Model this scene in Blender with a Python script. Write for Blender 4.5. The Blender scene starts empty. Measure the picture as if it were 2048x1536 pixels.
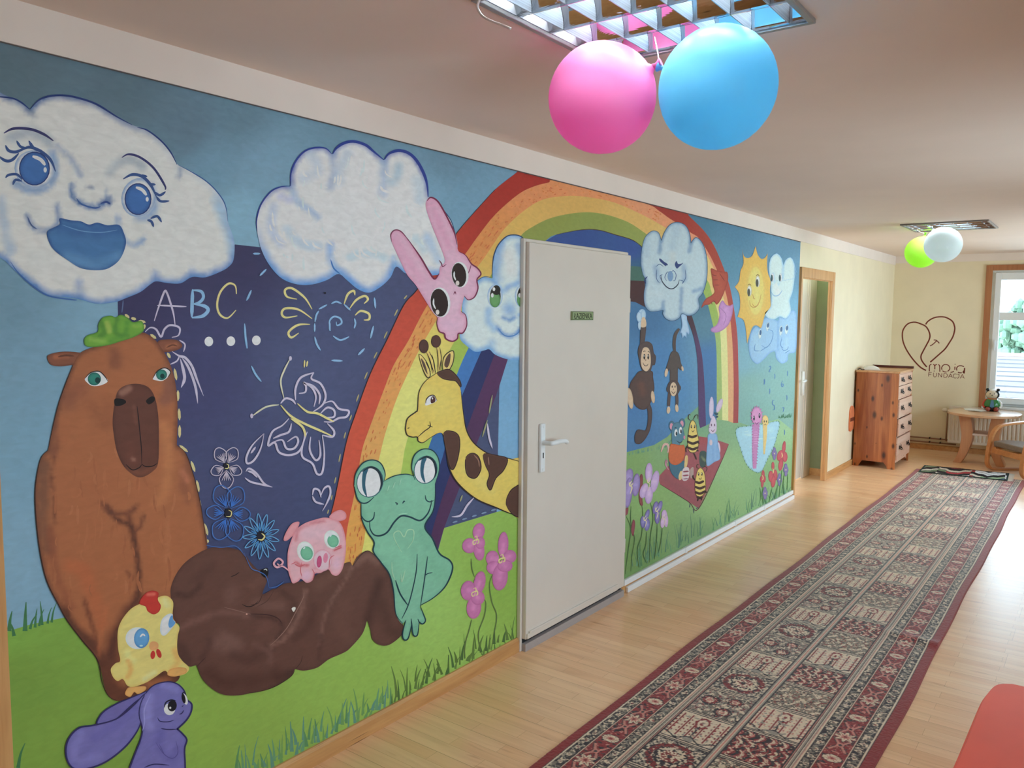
import bpy, bmesh, math, random
EXPO, TUBE, SKY = 1.02, 74.0, 5.0
import numpy as np
from mathutils import Vector, Matrix
from mathutils.geometry import delaunay_2d_cdt
random.seed(7)
rng = np.random.default_rng(7)
SC = bpy.context.scene
COL = SC.collection
PI = math.pi

# ------------------------------------------------------------------ camera
# X = out from the long painted wall (wall face at X 0), Y = along the hallway, Z = up, metres
FPX, YAW, PIT, ROL = 1613.278, -0.6372546, -0.0863868, -0.0087367
CAM = np.array([2.25, 0.0, 1.645])
HC = 2.414            # ceiling height
YE = 11.175           # end wall
def _rot():
    cy, sy = math.cos(YAW), math.sin(YAW)
    f = np.array([sy*math.cos(PIT), cy*math.cos(PIT), math.sin(PIT)])
    r = np.array([cy, -sy, 0.0])
    d = np.cross(f, r)
    r2 = r*math.cos(ROL) + d*math.sin(ROL)
    d2 = -r*math.sin(ROL) + d*math.cos(ROL)
    return np.array([r2, d2, f])
ROT = _rot()
def ray(x, y):
    return ROT.T @ np.array([(x-1024)/FPX, (y-768)/FPX, 1.0])
def hit(x, y, ax, val):
    r = ray(x, y)
    return CAM + r*((val-CAM[ax])/r[ax])
def proj(p):
    q = ROT @ (np.asarray(p, float)-CAM)
    return (1024+FPX*q[0]/q[2], 768+FPX*q[1]/q[2])
cam_d = bpy.data.cameras.new('camera')
cam_d.sensor_width = 36.0
cam_d.lens = FPX/2048*36
cam_d.clip_start = 0.02
cam_d.clip_end = 300
cam = bpy.data.objects.new('camera', cam_d)
COL.objects.link(cam)
m = Matrix(((ROT[0][0], -ROT[1][0], -ROT[2][0], CAM[0]),
            (ROT[0][1], -ROT[1][1], -ROT[2][1], CAM[1]),
            (ROT[0][2], -ROT[1][2], -ROT[2][2], CAM[2]), (0, 0, 0, 1)))
cam.matrix_world = m
SC.camera = cam
SC.view_settings.view_transform = 'Standard'
SC.view_settings.look = 'None'
SC.view_settings.gamma = 1.0
SC.view_settings.exposure = EXPO
SC.cycles.caustics_reflective = False
SC.cycles.caustics_refractive = False
SC.cycles.max_bounces = 9
SC.cycles.diffuse_bounces = 5
SC.cycles.use_denoising = True
SC.cycles.use_adaptive_sampling = True
SC.cycles.adaptive_threshold = 0.03
SC.cycles.sample_clamp_indirect = 6.0

# ------------------------------------------------------------------ colour and materials
def lin(c):
    out = []
    for v in c[:3]:
        v /= 255.0
        out.append(v/12.92 if v <= 0.04045 else ((v+0.055)/1.055)**2.4)
    return out
def new_mat(name):
    mt = bpy.data.materials.new(name)
    mt.use_nodes = True
    nt = mt.node_tree
    return mt, nt, nt.nodes['Principled BSDF']
def N(nt, kind, **kw):
    n = nt.nodes.new(kind)
    for k, v in kw.items():
        if k in n.inputs: n.inputs[k].default_value = v
        else: setattr(n, k, v)
    return n
def mat(name, c, rough=0.5, metal=0.0, var=0.06, scale=8.0, bump=0.0, stretch=(1, 1, 1), spec=0.5, **kw):
    """plain paint / plastic / fabric: one colour broken up by procedural noise"""
    mt, nt, b = new_mat(name)
    L = nt.links
    tc = N(nt, 'ShaderNodeTexCoord'); mp = N(nt, 'ShaderNodeMapping')
    mp.inputs['Scale'].default_value = stretch
    L.new(tc.outputs['Object'], mp.inputs['Vector'])
    nz = N(nt, 'ShaderNodeTexNoise', Scale=scale, Detail=4.0)
    L.new(mp.outputs[0], nz.inputs['Vector'])
    cr = N(nt, 'ShaderNodeValToRGB')
    l = lin(c)
    cr.color_ramp.elements[0].position = 0.3; cr.color_ramp.elements[1].position = 0.7
    cr.color_ramp.elements[0].color = [max(0, v*(1-var)) for v in l]+[1]
    cr.color_ramp.elements[1].color = [min(1, v*(1+var)) for v in l]+[1]
    L.new(nz.outputs['Fac'], cr.inputs[0]); L.new(cr.outputs[0], b.inputs['Base Color'])
    b.inputs['Roughness'].default_value = rough
    b.inputs['Metallic'].default_value = metal
    b.inputs['Specular IOR Level'].default_value = spec
    for k, v in kw.items(): b.inputs[k.replace('_', ' ')].default_value = v
    if bump:
        bp = N(nt, 'ShaderNodeBump', Strength=bump, Distance=0.01)
        L.new(nz.outputs['Fac'], bp.inputs['Height']); L.new(bp.outputs[0], b.inputs['Normal'])
    return mt
def wood(name, c1, c2, axis=2, ring=14.0, rough=0.4, knots=True, plank=None, flat=None, ks=8.0):
    """grain drawn out along one object axis, optional planks across another and dark knots"""
    mt, nt, b = new_mat(name); L = nt.links
    tc = N(nt, 'ShaderNodeTexCoord'); mp = N(nt, 'ShaderNodeMapping')
    s = [1.0, 1.0, 1.0]; s[axis] = 0.07
    mp.inputs['Scale'].default_value = s
    L.new(tc.outputs['Object'], mp.inputs['Vector'])
    nz = N(nt, 'ShaderNodeTexNoise', Scale=ring, Detail=6.0, Distortion=1.2)
    L.new(mp.outputs[0], nz.inputs['Vector'])
    fine = N(nt, 'ShaderNodeTexNoise', Scale=ring*7, Detail=3.0)
    L.new(mp.outputs[0], fine.inputs['Vector'])
    mx = N(nt, 'ShaderNodeMath', operation='ADD'); L.new(nz.outputs['Fac'], mx.inputs[0])
    sc = N(nt, 'ShaderNodeMath', operation='MULTIPLY'); sc.inputs[1].default_value = 0.35
    L.new(fine.outputs['Fac'], sc.inputs[0]); L.new(sc.outputs[0], mx.inputs[1])
    val = mx.outputs[0]
    if plank:
        ax, wdt = plank
        sp = N(nt, 'ShaderNodeSeparateXYZ'); L.new(tc.outputs['Object'], sp.inputs[0])
        dv = N(nt, 'ShaderNodeMath', operation='DIVIDE'); dv.inputs[1].default_value = wdt
        L.new(sp.outputs[ax], dv.inputs[0])
        fl = N(nt, 'ShaderNodeMath', operation='FLOOR'); L.new(dv.outputs[0], fl.inputs[0])
        wn = N(nt, 'ShaderNodeTexWhiteNoise', noise_dimensions='1D'); L.new(fl.outputs[0], wn.inputs['W'])
        k = N(nt, 'ShaderNodeMath', operation='MULTIPLY_ADD'); k.inputs[1].default_value = 0.35; k.inputs[2].default_value = -0.17
        L.new(wn.outputs['Value'], k.inputs[0])
        ad = N(nt, 'ShaderNodeMath', operation='ADD'); L.new(val, ad.inputs[0]); L.new(k.outputs[0], ad.inputs[1])
        val = ad.outputs[0]
    cr = N(nt, 'ShaderNodeValToRGB')
    cr.color_ramp.elements[0].position = 0.42; cr.color_ramp.elements[1].position = 0.92
    cr.color_ramp.elements[0].color = lin(c1)+[1]; cr.color_ramp.elements[1].color = lin(c2)+[1]
    L.new(val, cr.inputs[0])
    out = cr.outputs[0]
    if knots:
        mp2 = N(nt, 'ShaderNodeMapping'); s2 = [1.0, 1.0, 1.0]; s2[axis] = 0.5
        mp2.inputs['Scale'].default_value = s2
        L.new(tc.outputs['Object'], mp2.inputs['Vector'])
        if flat is not None: mp2.inputs['Rotation'].default_value = (-PI/2, 0, 0)
        vo = N(nt, 'ShaderNodeTexVoronoi', Scale=ks)
        if flat is not None: vo.voronoi_dimensions = '2D'; L.new(mp2.outputs[0], vo.inputs['Vector'])
        r2 = N(nt, 'ShaderNodeValToRGB')
        r2.color_ramp.elements[0].position = 0.07; r2.color_ramp.elements[1].position = 0.2
        r2.color_ramp.elements[0].color = (0.18, 0.14, 0.12, 1); r2.color_ramp.elements[1].color = (1, 1, 1, 1)
        sr = N(nt, 'ShaderNodeSeparateXYZ'); L.new(vo.outputs['Color'], sr.inputs[0])
        dv2 = N(nt, 'ShaderNodeMath', operation='DIVIDE'); mu = N(nt, 'ShaderNodeMath', operation='MULTIPLY_ADD'); mu.inputs[1].default_value = 1.3; mu.inputs[2].default_value = 0.02
        L.new(sr.outputs[0], mu.inputs[0]); L.new(vo.outputs['Distance'], dv2.inputs[0]); L.new(mu.outputs[0], dv2.inputs[1]); L.new(dv2.outputs[0], r2.inputs[0])
        mm = N(nt, 'ShaderNodeMix', data_type='RGBA', blend_type='MULTIPLY'); mm.inputs[0].default_value = 1.0
        L.new(out, mm.inputs[6]); L.new(r2.outputs[0], mm.inputs[7]); out = mm.outputs[2]
    L.new(out, b.inputs['Base Color'])
    b.inputs['Roughness'].default_value = rough
    return mt
def vcol_mat(name, rough=0.55, noise=0.10, nscale=28.0, stretch=(1, 1, 1), bump=0.0, sheen=0.0, spec=0.4):
    """paint or yarn whose pigment is stored per vertex, broken up by brushy noise"""
    mt, nt, b = new_mat(name); L = nt.links
    at = N(nt, 'ShaderNodeAttribute', attribute_name='pigment')
    tc = N(nt, 'ShaderNodeTexCoord'); mp = N(nt, 'ShaderNodeMapping'); mp.inputs['Scale'].default_value = stretch
    L.new(tc.outputs['Object'], mp.inputs['Vector'])
    nz = N(nt, 'ShaderNodeTexNoise', Scale=nscale, Detail=5.0, Distortion=0.6); L.new(mp.outputs[0], nz.inputs['Vector'])
    mr = N(nt, 'ShaderNodeMapRange'); mr.inputs[1].default_value = 0.3; mr.inputs[2].default_value = 0.7
    mr.inputs[3].default_value = 1-noise; mr.inputs[4].default_value = 1+noise*0.7
    L.new(nz.outputs['Fac'], mr.inputs[0])
    mm = N(nt, 'ShaderNodeVectorMath', operation='SCALE'); L.new(at.outputs['Color'], mm.inputs[0]); L.new(mr.outputs[0], mm.inputs['Scale'])
    L.new(mm.outputs[0], b.inputs['Base Color'])
    b.inputs['Roughness'].default_value = rough
    b.inputs['Specular IOR Level'].default_value = spec
    if sheen:
        b.inputs['Sheen Weight'].default_value = sheen; b.inputs['Sheen Roughness'].default_value = 0.4
    if bump:
        bp = N(nt, 'ShaderNodeBump', Strength=bump, Distance=0.004)
        L.new(nz.outputs['Fac'], bp.inputs['Height']); L.new(bp.outputs[0], b.inputs['Normal'])
    return mt

# ------------------------------------------------------------------ objects
def link(o, parent=None):
    COL.objects.link(o)
    if parent is not None: o.parent = parent
    return o
def obj(name, bm, mt, parent=None, smooth=False, bevel=0.0, seg=2):
    me = bpy.data.meshes.new(name)
    bmesh.ops.recalc_face_normals(bm, faces=bm.faces)
    bm.to_mesh(me); bm.free()
    for k in (mt if isinstance(mt, (list, tuple)) else [mt]): me.materials.append(k)
    o = link(bpy.data.objects.new(name, me), parent)
    if smooth:
        for p in me.polygons: p.use_smooth = True
    if bevel:
        md = o.modifiers.new('bevel', 'BEVEL'); md.width = bevel; md.segments = seg; md.limit_method = 'ANGLE'
        md.angle_limit = 0.6
    return o
def tag(o, label=None, cat=None, group=None, kind=None):
    if label: o['label'] = label
    if cat: o['category'] = cat
    if group: o['group'] = group
    if kind: o['kind'] = kind
    return o
def struct(name, bm, mt, parent=None, bevel=0.0):
    o = obj(name, bm, mt, parent, bevel=bevel)
    if parent is None: o['kind'] = 'structure'
    return o
def empty(name, loc, rz=0.0):
    o = bpy.data.objects.new(name, None); o.empty_display_size = 0.1
    COL.objects.link(o); o.location = loc; o.rotation_euler = (0, 0, rz)
    return o
def BM(): return bmesh.new()
def box(bm, x0, x1, y0, y1, z0, z1, M=None, mi=0):
    vs = [bm.verts.new(v) for v in ((x0, y0, z0), (x1, y0, z0), (x1, y1, z0), (x0, y1, z0), (x0, y0, z1), (x1, y0, z1), (x1, y1, z1), (x0, y1, z1))]
    if M is not None:
        for v in vs: v.co = M @ v.co
    for f in ((0, 3, 2, 1), (4, 5, 6, 7), (0, 1, 5, 4), (1, 2, 6, 5), (2, 3, 7, 6), (3, 0, 4, 7)):
        bm.faces.new([vs[i] for i in f]).material_index = mi
    return bm
def B(x0, x1, y0, y1, z0, z1): return box(BM(), x0, x1, y0, y1, z0, z1)
def prism(bm, pts, axis, a0, a1):
    """2-D outline pushed along an axis; pts run in the two remaining axes in order"""
    def mk(p, a):
        c = list(p); c.insert(axis, a); return bm.verts.new(c)
    lo = [mk(p, a0) for p in pts]; hi = [mk(p, a1) for p in pts]
    n = len(pts)
    bm.faces.new(lo); bm.faces.new(hi[::-1])
    for i in range(n): bm.faces.new((lo[i], hi[i], hi[(i+1) % n], lo[(i+1) % n]))
    return bm
def tube(bm, pts, r, n=10, cap=True):
    pts = [Vector(p) for p in pts]
    rr = r if isinstance(r, (list, tuple)) else [r]*len(pts)
    rings = []
    up = None
    for i, p in enumerate(pts):
        t = (pts[min(i+1, len(pts)-1)]-pts[max(i-1, 0)]).normalized()
        if up is None: up = Vector((0, 0, 1)) if abs(t.z) < 0.9 else Vector((1, 0, 0))
        s = t.cross(up).normalized(); up = s.cross(t).normalized()
        rings.append([bm.verts.new(p+(s*math.cos(2*PI*k/n)+up*math.sin(2*PI*k/n))*rr[i]) for k in range(n)])
    for a, b in zip(rings, rings[1:]):
        for k in range(n): bm.faces.new((a[k], a[(k+1) % n], b[(k+1) % n], b[k]))
    if cap: bm.faces.new(rings[0][::-1]); bm.faces.new(rings[-1])
    return bm
def band(bm, pts, nrm, w, th):
    """flat bent lath: rectangular section w (along nrm) x th swept along a path lying in the plane with normal nrm"""
    pts = [Vector(p) for p in pts]; nrm = Vector(nrm).normalized(); rings = []
    for i, p in enumerate(pts):
        t = (pts[min(i+1, len(pts)-1)]-pts[max(i-1, 0)]).normalized()
        s = t.cross(nrm).normalized()
        rings.append([bm.verts.new(p+nrm*a*w/2+s*c*th/2) for a, c in ((1, 1), (-1, 1), (-1, -1), (1, -1))])
    for a, b in zip(rings, rings[1:]):
        for k in range(4): bm.faces.new((a[k], a[(k+1) % 4], b[(k+1) % 4], b[k]))
    bm.faces.new(rings[0][::-1]); bm.faces.new(rings[-1])
    return bm
def lathe(bm, prof, n=32, M=None):
    rings = []
    for r, z in prof:
        if r < 1e-6:
            rings.append([bm.verts.new((0, 0, z))])
        else:
            rings.append([bm.verts.new((r*math.cos(2*PI*k/n), r*math.sin(2*PI*k/n), z)) for k in range(n)])
    for a, b in zip(rings, rings[1:]):
        for k in range(n):
            f = [a[k % len(a)], a[(k+1) % n % len(a)], b[(k+1) % n % len(b)], b[k % len(b)]]
            u = []
            for v in f:
                if v not in u: u.append(v)
            if len(u) > 2: bm.faces.new(u)
    if M is not None:
        for rg in rings:
            for v in rg: v.co = M @ v.co
    return bm
def ball(bm, c, r, n=20, M=None):
    sx, sy, sz = r if isinstance(r, (list, tuple)) else (r, r, r)
    MM = Matrix.Translation(Vector(c)) @ (M or Matrix.Identity(4)) @ Matrix.Diagonal((sx, sy, sz, 1))
    h = n//2
    return lathe(bm, [(math.sin(PI*i/h), -math.cos(PI*i/h)) for i in range(h+1)], n, MM)
def spline(P, n=8, closed=False):
    P = np.asarray(P, float)
    k = len(P); out = []
    for i in range(k if closed else k-1):
        if closed: p0, p1, p2, p3 = P[(i-1) % k], P[i], P[(i+1) % k], P[(i+2) % k]
        else: p0, p1, p2, p3 = P[max(i-1, 0)], P[i], P[i+1], P[min(i+2, k-1)]
        if np.hypot(*(p2-p1)[:2]) < 1e-6 and len(p1) == 2: continue
        for j in range(n):
            t = j/n
            out.append(0.5*((2*p1)+(-p0+p2)*t+(2*p0-5*p1+4*p2-p3)*t*t+(-p0+3*p1-3*p2+p3)*t**3))
    if not closed: out.append(P[-1])
    return np.array(out)
# ------------------------------------------------------------------ room shell
XR, YF = 3.5, -2.6      # right wall (out of frame), wall behind the camera
M_white = mat('ceiling_white_paint', (238, 218, 206), 0.7, var=0.02, scale=3)
M_cream = mat('cream_wall_paint', (240, 227, 196), 0.6, var=0.03, scale=4)
M_band = mat('white_cove_paint', (240, 226, 216), 0.6, var=0.02, scale=5)
M_green = mat('sage_green_paint', (140, 150, 112), 0.6, var=0.05)
M_door = mat('white_door_lacquer', (224, 214, 203), 0.35, var=0.02, scale=5)
M_pvc = mat('white_window_plastic', (236, 240, 242), 0.3, var=0.02)
M_pine = wood('pine_trim_wood', (196, 140, 84), (224, 176, 118), axis=1, rough=0.4)
M_pinev = wood('pine_casing_wood', (196, 138, 82), (226, 176, 116), axis=2, rough=0.4)
M_pinebase = wood('pine_skirting_wood', (190, 134, 80), (222, 172, 112), axis=1, rough=0.35)
M_casew = wood('window_casing_wood', (158, 98, 60), (188, 126, 82), axis=2, rough=0.4)
M_black = mat('black_shade_fill', (30, 28, 30), 0.8)

def floor_mat():
    mt, nt, b = new_mat('beech_laminate'); L = nt.links
    tc = N(nt, 'ShaderNodeTexCoord'); mp = N(nt, 'ShaderNodeMapping')
    L.new(tc.outputs['Object'], mp.inputs['Vector'])
    br = N(nt, 'ShaderNodeTexBrick', offset=0.37, squash=1.0)
    br.inputs['Scale'].default_value = 1.0; br.inputs['Brick Width'].default_value = 0.48
    br.inputs['Row Height'].default_value = 0.066; br.inputs['Mortar Size'].default_value = 0.0007
    br.inputs['Color1'].default_value = lin((238, 190, 144))+[1]; br.inputs['Color2'].default_value = lin((245, 205, 162))+[1]
    br.inputs['Mortar'].default_value = lin((200, 152, 102))+[1]; br.inputs['Bias'].default_value = 0.0
    L.new(mp.outputs[0], br.inputs['Vector'])
    b2 = N(nt, 'ShaderNodeTexBrick', offset=0.5, squash=1.0)
    b2.inputs['Scale'].default_value = 1.0; b2.inputs['Brick Width'].default_value = 1.29
    b2.inputs['Row Height'].default_value = 0.198; b2.inputs['Mortar Size'].default_value = 0.0011
    b2.inputs['Color1'].default_value = (1, 1, 1, 1); b2.inputs['Color2'].default_value = (0.93, 0.92, 0.9, 1)
    b2.inputs['Mortar'].default_value = (0.66, 0.56, 0.48, 1)
    L.new(mp.outputs[0], b2.inputs['Vector'])
    mg = N(nt, 'ShaderNodeMapping'); mg.inputs['Scale'].default_value = (0.12, 1.6, 1)
    L.new(tc.outputs['Object'], mg.inputs['Vector'])
    g = N(nt, 'ShaderNodeTexNoise', Scale=14.0, Detail=4.0, Distortion=1.2); L.new(mg.outputs[0], g.inputs['Vector'])
    cr = N(nt, 'ShaderNodeValToRGB')
    cr.color_ramp.elements[0].position = 0.28; cr.color_ramp.elements[1].position = 0.6
    cr.color_ramp.elements[0].color = (0.88, 0.80, 0.72, 1); cr.color_ramp.elements[1].color = (1.03, 1.01, 0.98, 1)
    L.new(g.outputs['Fac'], cr.inputs[0])
    mk = N(nt, 'ShaderNodeMapping'); mk.inputs['Scale'].default_value = (0.35, 2.2, 1)
    L.new(tc.outputs['Object'], mk.inputs['Vector'])
    kn = N(nt, 'ShaderNodeTexNoise', Scale=9.0, Detail=2.0); L.new(mk.outputs[0], kn.inputs['Vector'])
    kr = N(nt, 'ShaderNodeValToRGB')
    kr.color_ramp.elements[0].position = 0.24; kr.color_ramp.elements[1].position = 0.34
    kr.color_ramp.elements[0].color = (0.72, 0.58, 0.48, 1); kr.color_ramp.elements[1].color = (1, 1, 1, 1)
    L.new(kn.outputs['Fac'], kr.inputs[0])
    cur = br.outputs['Color']
    for o in (b2.outputs['Color'], cr.outputs[0], kr.outputs[0]):
        mm = N(nt, 'ShaderNodeMix', data_type='RGBA', blend_type='MULTIPLY'); mm.inputs[0].default_value = 0.85
        L.new(cur, mm.inputs[6]); L.new(o, mm.inputs[7]); cur = mm.outputs[2]
    L.new(cur, b.inputs['Base Color'])
    rr = N(nt, 'ShaderNodeMapRange'); rr.inputs[3].default_value = 0.27; rr.inputs[4].default_value = 0.31
    L.new(g.outputs['Fac'], rr.inputs[0]); L.new(rr.outputs[0], b.inputs['Roughness'])
    b.inputs['Specular IOR Level'].default_value = 0.8
    return mt
M_floor = floor_mat()

def sheet(x_edges, y_edges, z, holes, bm=None):
    """horizontal sheet split at the given edges with rectangular cells left open"""
    bm = bm or BM()
    vs = {}
    def v(x, y):
        if (x, y) not in vs: vs[(x, y)] = bm.verts.new((x, y, z))
        return vs[(x, y)]
    for x0, x1 in zip(x_edges, x_edges[1:]):
        for y0, y1 in zip(y_edges, y_edges[1:]):
            if any(x0 >= h[0]-1e-6 and x1 <= h[1]+1e-6 and y0 >= h[2]-1e-6 and y1 <= h[3]+1e-6 for h in holes): continue
            bm.faces.new((v(x0, y0), v(x1, y0), v(x1, y1), v(x0, y1)))
    return bm
LIGHTS = [(0.965, 1.575, 1.585, 2.19), (0.81, 1.42, 7.35, 7.98)]
struct('floor', B(-0.6, XR, YF, YE+0.3, -0.12, 0.0), M_floor)
xs = sorted({-0.1, XR+0.1, 0.965, 1.575, 0.81, 1.42}); ys = sorted({YF-0.1, YE+0.1, 1.585, 2.19, 7.35, 7.98})
bm = sheet(xs, ys, HC, LIGHTS)
r = bmesh.ops.extrude_face_region(bm, geom=bm.faces[:])
bmesh.ops.translate(bm, verts=[e for e in r['geom'] if isinstance(e, bmesh.types.BMVert)], vec=(0, 0, 0.16))
struct('ceiling', bm, M_white)
# long wall with the doorway niche; niche opening Y 7.36..8.31, Z 0..2.0
NY0, NY1, NZ = 7.345, 8.315, 2.0
bm = BM()
box(bm, -0.02, 0, YF, NY0, 0, HC); box(bm, -0.02, 0, NY1, YE+0.1, 0, HC); box(bm, -0.02, 0, NY0, NY1, NZ, HC)
wall_left = struct('wall_left', bm, M_cream)
# end wall with the window opening
WX0, WX1, WZ0, WZ1 = 1.075, 2.36, 0.60, 2.215
bm = BM()
box(bm, 0, WX0, YE, YE+0.3, 0, HC); box(bm, WX1, XR, YE, YE+0.3, 0, HC)
box(bm, WX0, WX1, YE, YE+0.3, 0, WZ0); box(bm, WX0, WX1, YE, YE+0.3, WZ1, HC)
struct('wall_back', bm, M_cream)
# right wall: big windows that are out of the frame but light the hallway
RWIN = [(0.2, 1.6), (3.4, 5.4), (7.0, 10.6)]
bm = BM(); y = YF
for a, b_ in RWIN:
    box(bm, XR, XR+0.25, y, a, 0, HC); box(bm, XR, XR+0.25, a, b_, 0, 0.75); box(bm, XR, XR+0.25, a, b_, 2.15, HC); y = b_
box(bm, XR, XR+0.25, y, YE+0.3, 0, HC)
struct('wall_right', bm, M_cream)
struct('wall_front', B(-0.11, XR+0.25, YF-0.15, YF, 0, HC), M_cream)
# white cove strip under the ceiling on the long wall and the end wall
bm = prism(BM(), [(0.0, 2.306), (0.007, 2.306), (0.012, HC), (0.0, HC)], 1, YF, YE)
struct('trim_1', bm, M_band)
bm = prism(BM(), [(YE, 2.326), (YE-0.012, 2.326), (YE-0.02, HC), (YE, HC)], 0, 0.0, XR)
struct('trim_2', bm, M_band)

# niche behind the second doorway: white inner door, green cheek
struct('wall_niche', box(box(BM(), -0.55, -0.02, 8.545, 8.65, 0, 2.2), -0.55, -0.02, 6.9, 8.65, 2.2, 2.3), M_green)
d2 = struct('door_2', B(-0.25, -0.212, 6.9, 8.35, 0.012, 2.02), M_door)
obj('door_edge_trim', box(box(BM(), -0.212, -0.196, 8.325, 8.545, 0.0, 2.06), -0.212, -0.203, 8.285, 8.325, 0.0, 2.03), M_door, d2, bevel=0.003)
obj('door_handle', tube(tube(BM(), [(-0.212, 8.20, 1.01), (-0.165, 8.20, 1.01), (-0.16, 8.18, 1.01), (-0.16, 8.08, 1.0)], 0.011), [(-0.2, 8.2, 0.86), (-0.2, 8.2, 1.1)], 0.018, n=4), M_pvc, d2, smooth=True)
bm = BM()
box(bm, 0.0, 0.022, NY1-0.012, NY1+0.075, 0, NZ+0.085); box(bm, 0.0, 0.022, NY0-0.033, NY0+0.008, 0, NZ+0.085)
box(bm, 0.0, 0.022, NY0+0.008, NY1-0.012, NZ-0.005, NZ+0.085)
box(bm, -0.022, 0.0, NY1-0.012, NY1, 0, NZ); box(bm, -0.022, 0.0, NY0, NY0+0.012, 0, NZ); box(bm, -0.022, 0.0, NY0+0.012, NY1-0.012, NZ-0.012, NZ)
obj('door_casing', bm, M_pinev, d2, bevel=0.003)
obj('niche_skirting', B(-0.195, -0.02, 8.53, 8.545, 0, 0.075), M_pinebase, d2)

# skirting boards
struct('baseboard_left_near', prism(BM(), [(0.0, 0.0), (0.017, 0.0), (0.017, 0.058), (0.008, 0.07), (0.0, 0.07)], 1, 0.86, 3.093), M_pinebase)
struct('baseboard_left_middle', prism(BM(), [(0.0, 0.0), (0.016, 0.0), (0.016, 0.045), (0.0, 0.05)], 1, 4.131, 7.305), M_pinebase)
struct('baseboard_left_far', prism(BM(), [(0.0, 0.0), (0.016, 0.0), (0.016, 0.055), (0.008, 0.065), (0.0, 0.065)], 1, NY1+0.076, YE), M_pinebase)
struct('baseboard_back', prism(BM(), [(YE, 0.0), (YE-0.016, 0.0), (YE-0.016, 0.055), (YE, 0.065)], 0, 0.017, XR), M_pinebase)
struct('trim_3', box(BM(), 0.0, 0.03, YF, 0.842, 0.0, HC), M_pinev)      # wooden door surround at the left edge
# white cable ducts running over the middle skirting
M_duct = mat('white_cable_duct', (240, 242, 245), 0.3, var=0.02)
dk = empty('cable_duct', (0.0, 5.7, 0.0))
tag(dk, 'white plastic cable duct running along the foot of the painted wall past the door', 'cable duct')
obj('upper_duct', B(0.006, 0.022, 4.15-5.7, 7.31-5.7, 0.044, 0.078), M_duct, dk, bevel=0.003)
obj('lower_duct', B(0.016, 0.034, 4.17-5.7, 7.31-5.7, 0.0, 0.034), M_duct, dk, bevel=0.003)
for yy in (5.0, 5.9, 6.55): obj('joint_cover', B(0.0055, 0.0245, yy-5.7, yy-5.7+0.03, 0.042, 0.08), M_duct, dk)

# ------------------------------------------------------------------ white door in the painted wall
d1 = struct('door_1', B(0.008, 0.042, 3.113, 4.106, 0.06, 1.982), M_door, bevel=0.004)
bm = BM()
box(bm, 0.0, 0.022, 3.094, 3.112, 0.0, 2.0); box(bm, 0.0, 0.012, 4.107, 4.13, 0.0, 2.0); box(bm, 0.0, 0.022, 3.112, 4.107, 1.983, 2.0)
obj('door_frame', bm, M_door, d1, bevel=0.004)
obj('threshold', B(0.0, 0.042, 3.112, 4.107, 0.0, 0.038), mat('grey_threshold', (172, 164, 162), 0.4), d1)
obj('door_gap_shade', B(0.0, 0.02, 3.112, 4.107, 0.038, 0.06), M_black, d1)  # black strip stands in for the shade under the door leaf
obj('kick_strip', box(box(BM(), 0.042, 0.052, 3.135, 4.02, 0.088, 0.098), 0.042, 0.048, 3.12, 4.02, 0.062, 0.088), M_door, d1, bevel=0.002)
hp = obj('handle_plate', B(0.042, 0.058, 3.203, 3.243, 0.875, 1.115), M_pvc, d1, bevel=0.006, seg=3)
lv = BM()
tube(lv, spline([(0.055, 3.223, 1.022), (0.095, 3.223, 1.022), (0.105, 3.235, 1.022), (0.106, 3.29, 1.024), (0.104, 3.345, 1.02), (0.098, 3.372, 1.01)], 5), [0.011]*6+[0.012]*10+[0.011]*10, n=12)
obj('door_lever', lv, M_pvc, hp, smooth=True)
obj('keyhole', box(BM(), 0.058, 0.0585, 3.219, 3.227, 0.945, 0.972), M_black, hp)
for zz_ in (1.1, 0.889): obj('screw', tube(BM(), [(0.058, 3.223, zz_), (0.06, 3.223, zz_)], 0.006), M_pvc, hp)
for hz in (1.70, 0.30):
    obj('hinge', tube(BM(), [(0.03, 4.114, hz-0.04), (0.03, 4.114, hz+0.04)], 0.009), M_door, d1, smooth=True)
# little green sign
M_sign = mat('pale_green_card', (150, 168, 122), 0.6, var=0.06)
M_ink = mat('black_green_ink', (28, 34, 14), 0.7)
sg = obj('door_sign', B(0.042, 0.0525, 3.478, 3.684, 1.617, 1.662), M_sign)
tag(sg, 'small green name strip with dark capitals stuck on the white door', 'sign')
def text_mesh(name, s, size, mt, parent, M, sx=1.0, ext=0.0004):
    cu = bpy.data.curves.new(name, 'FONT'); cu.body = s; cu.size = size; cu.extrude = ext
    to = bpy.data.objects.new(name, cu); COL.objects.link(to)
    dg = bpy.context.evaluated_depsgraph_get()
    me = bpy.data.meshes.new_from_object(to.evaluated_get(dg))
    COL.objects.unlink(to); bpy.data.objects.remove(to); bpy.data.curves.remove(cu)
    xs_ = [v.co.x for v in me.vertices]
    k = sx/(max(xs_)-min(xs_)); x0 = min(xs_)
    for v in me.vertices: v.co = M @ Vector(((v.co.x-x0)*k, v.co.y, v.co.z))
    me.materials.clear(); me.materials.append(mt)
    return link(bpy.data.objects.new(name, me), parent)
MT = Matrix(((0, 0, 1, 0.0529), (1, 0, 0, 3.495), (0, 1, 0, 1.625), (0, 0, 0, 1)))
text_mesh('lettering', '\u0141AZIENKA', 0.042, M_ink, sg, MT, sx=0.176)
bm = BM()
box(bm, 0.0525, 0.0529, 3.480, 3.682, 1.659, 1.661); box(bm, 0.0525, 0.0529, 3.480, 3.682, 1.618, 1.620)
box(bm, 0.0525, 0.0529, 3.480, 3.482, 1.62, 1.659); box(bm, 0.0525, 0.0529, 3.680, 3.682, 1.62, 1.659)
obj('border_line', bm, M_ink, sg)

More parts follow.
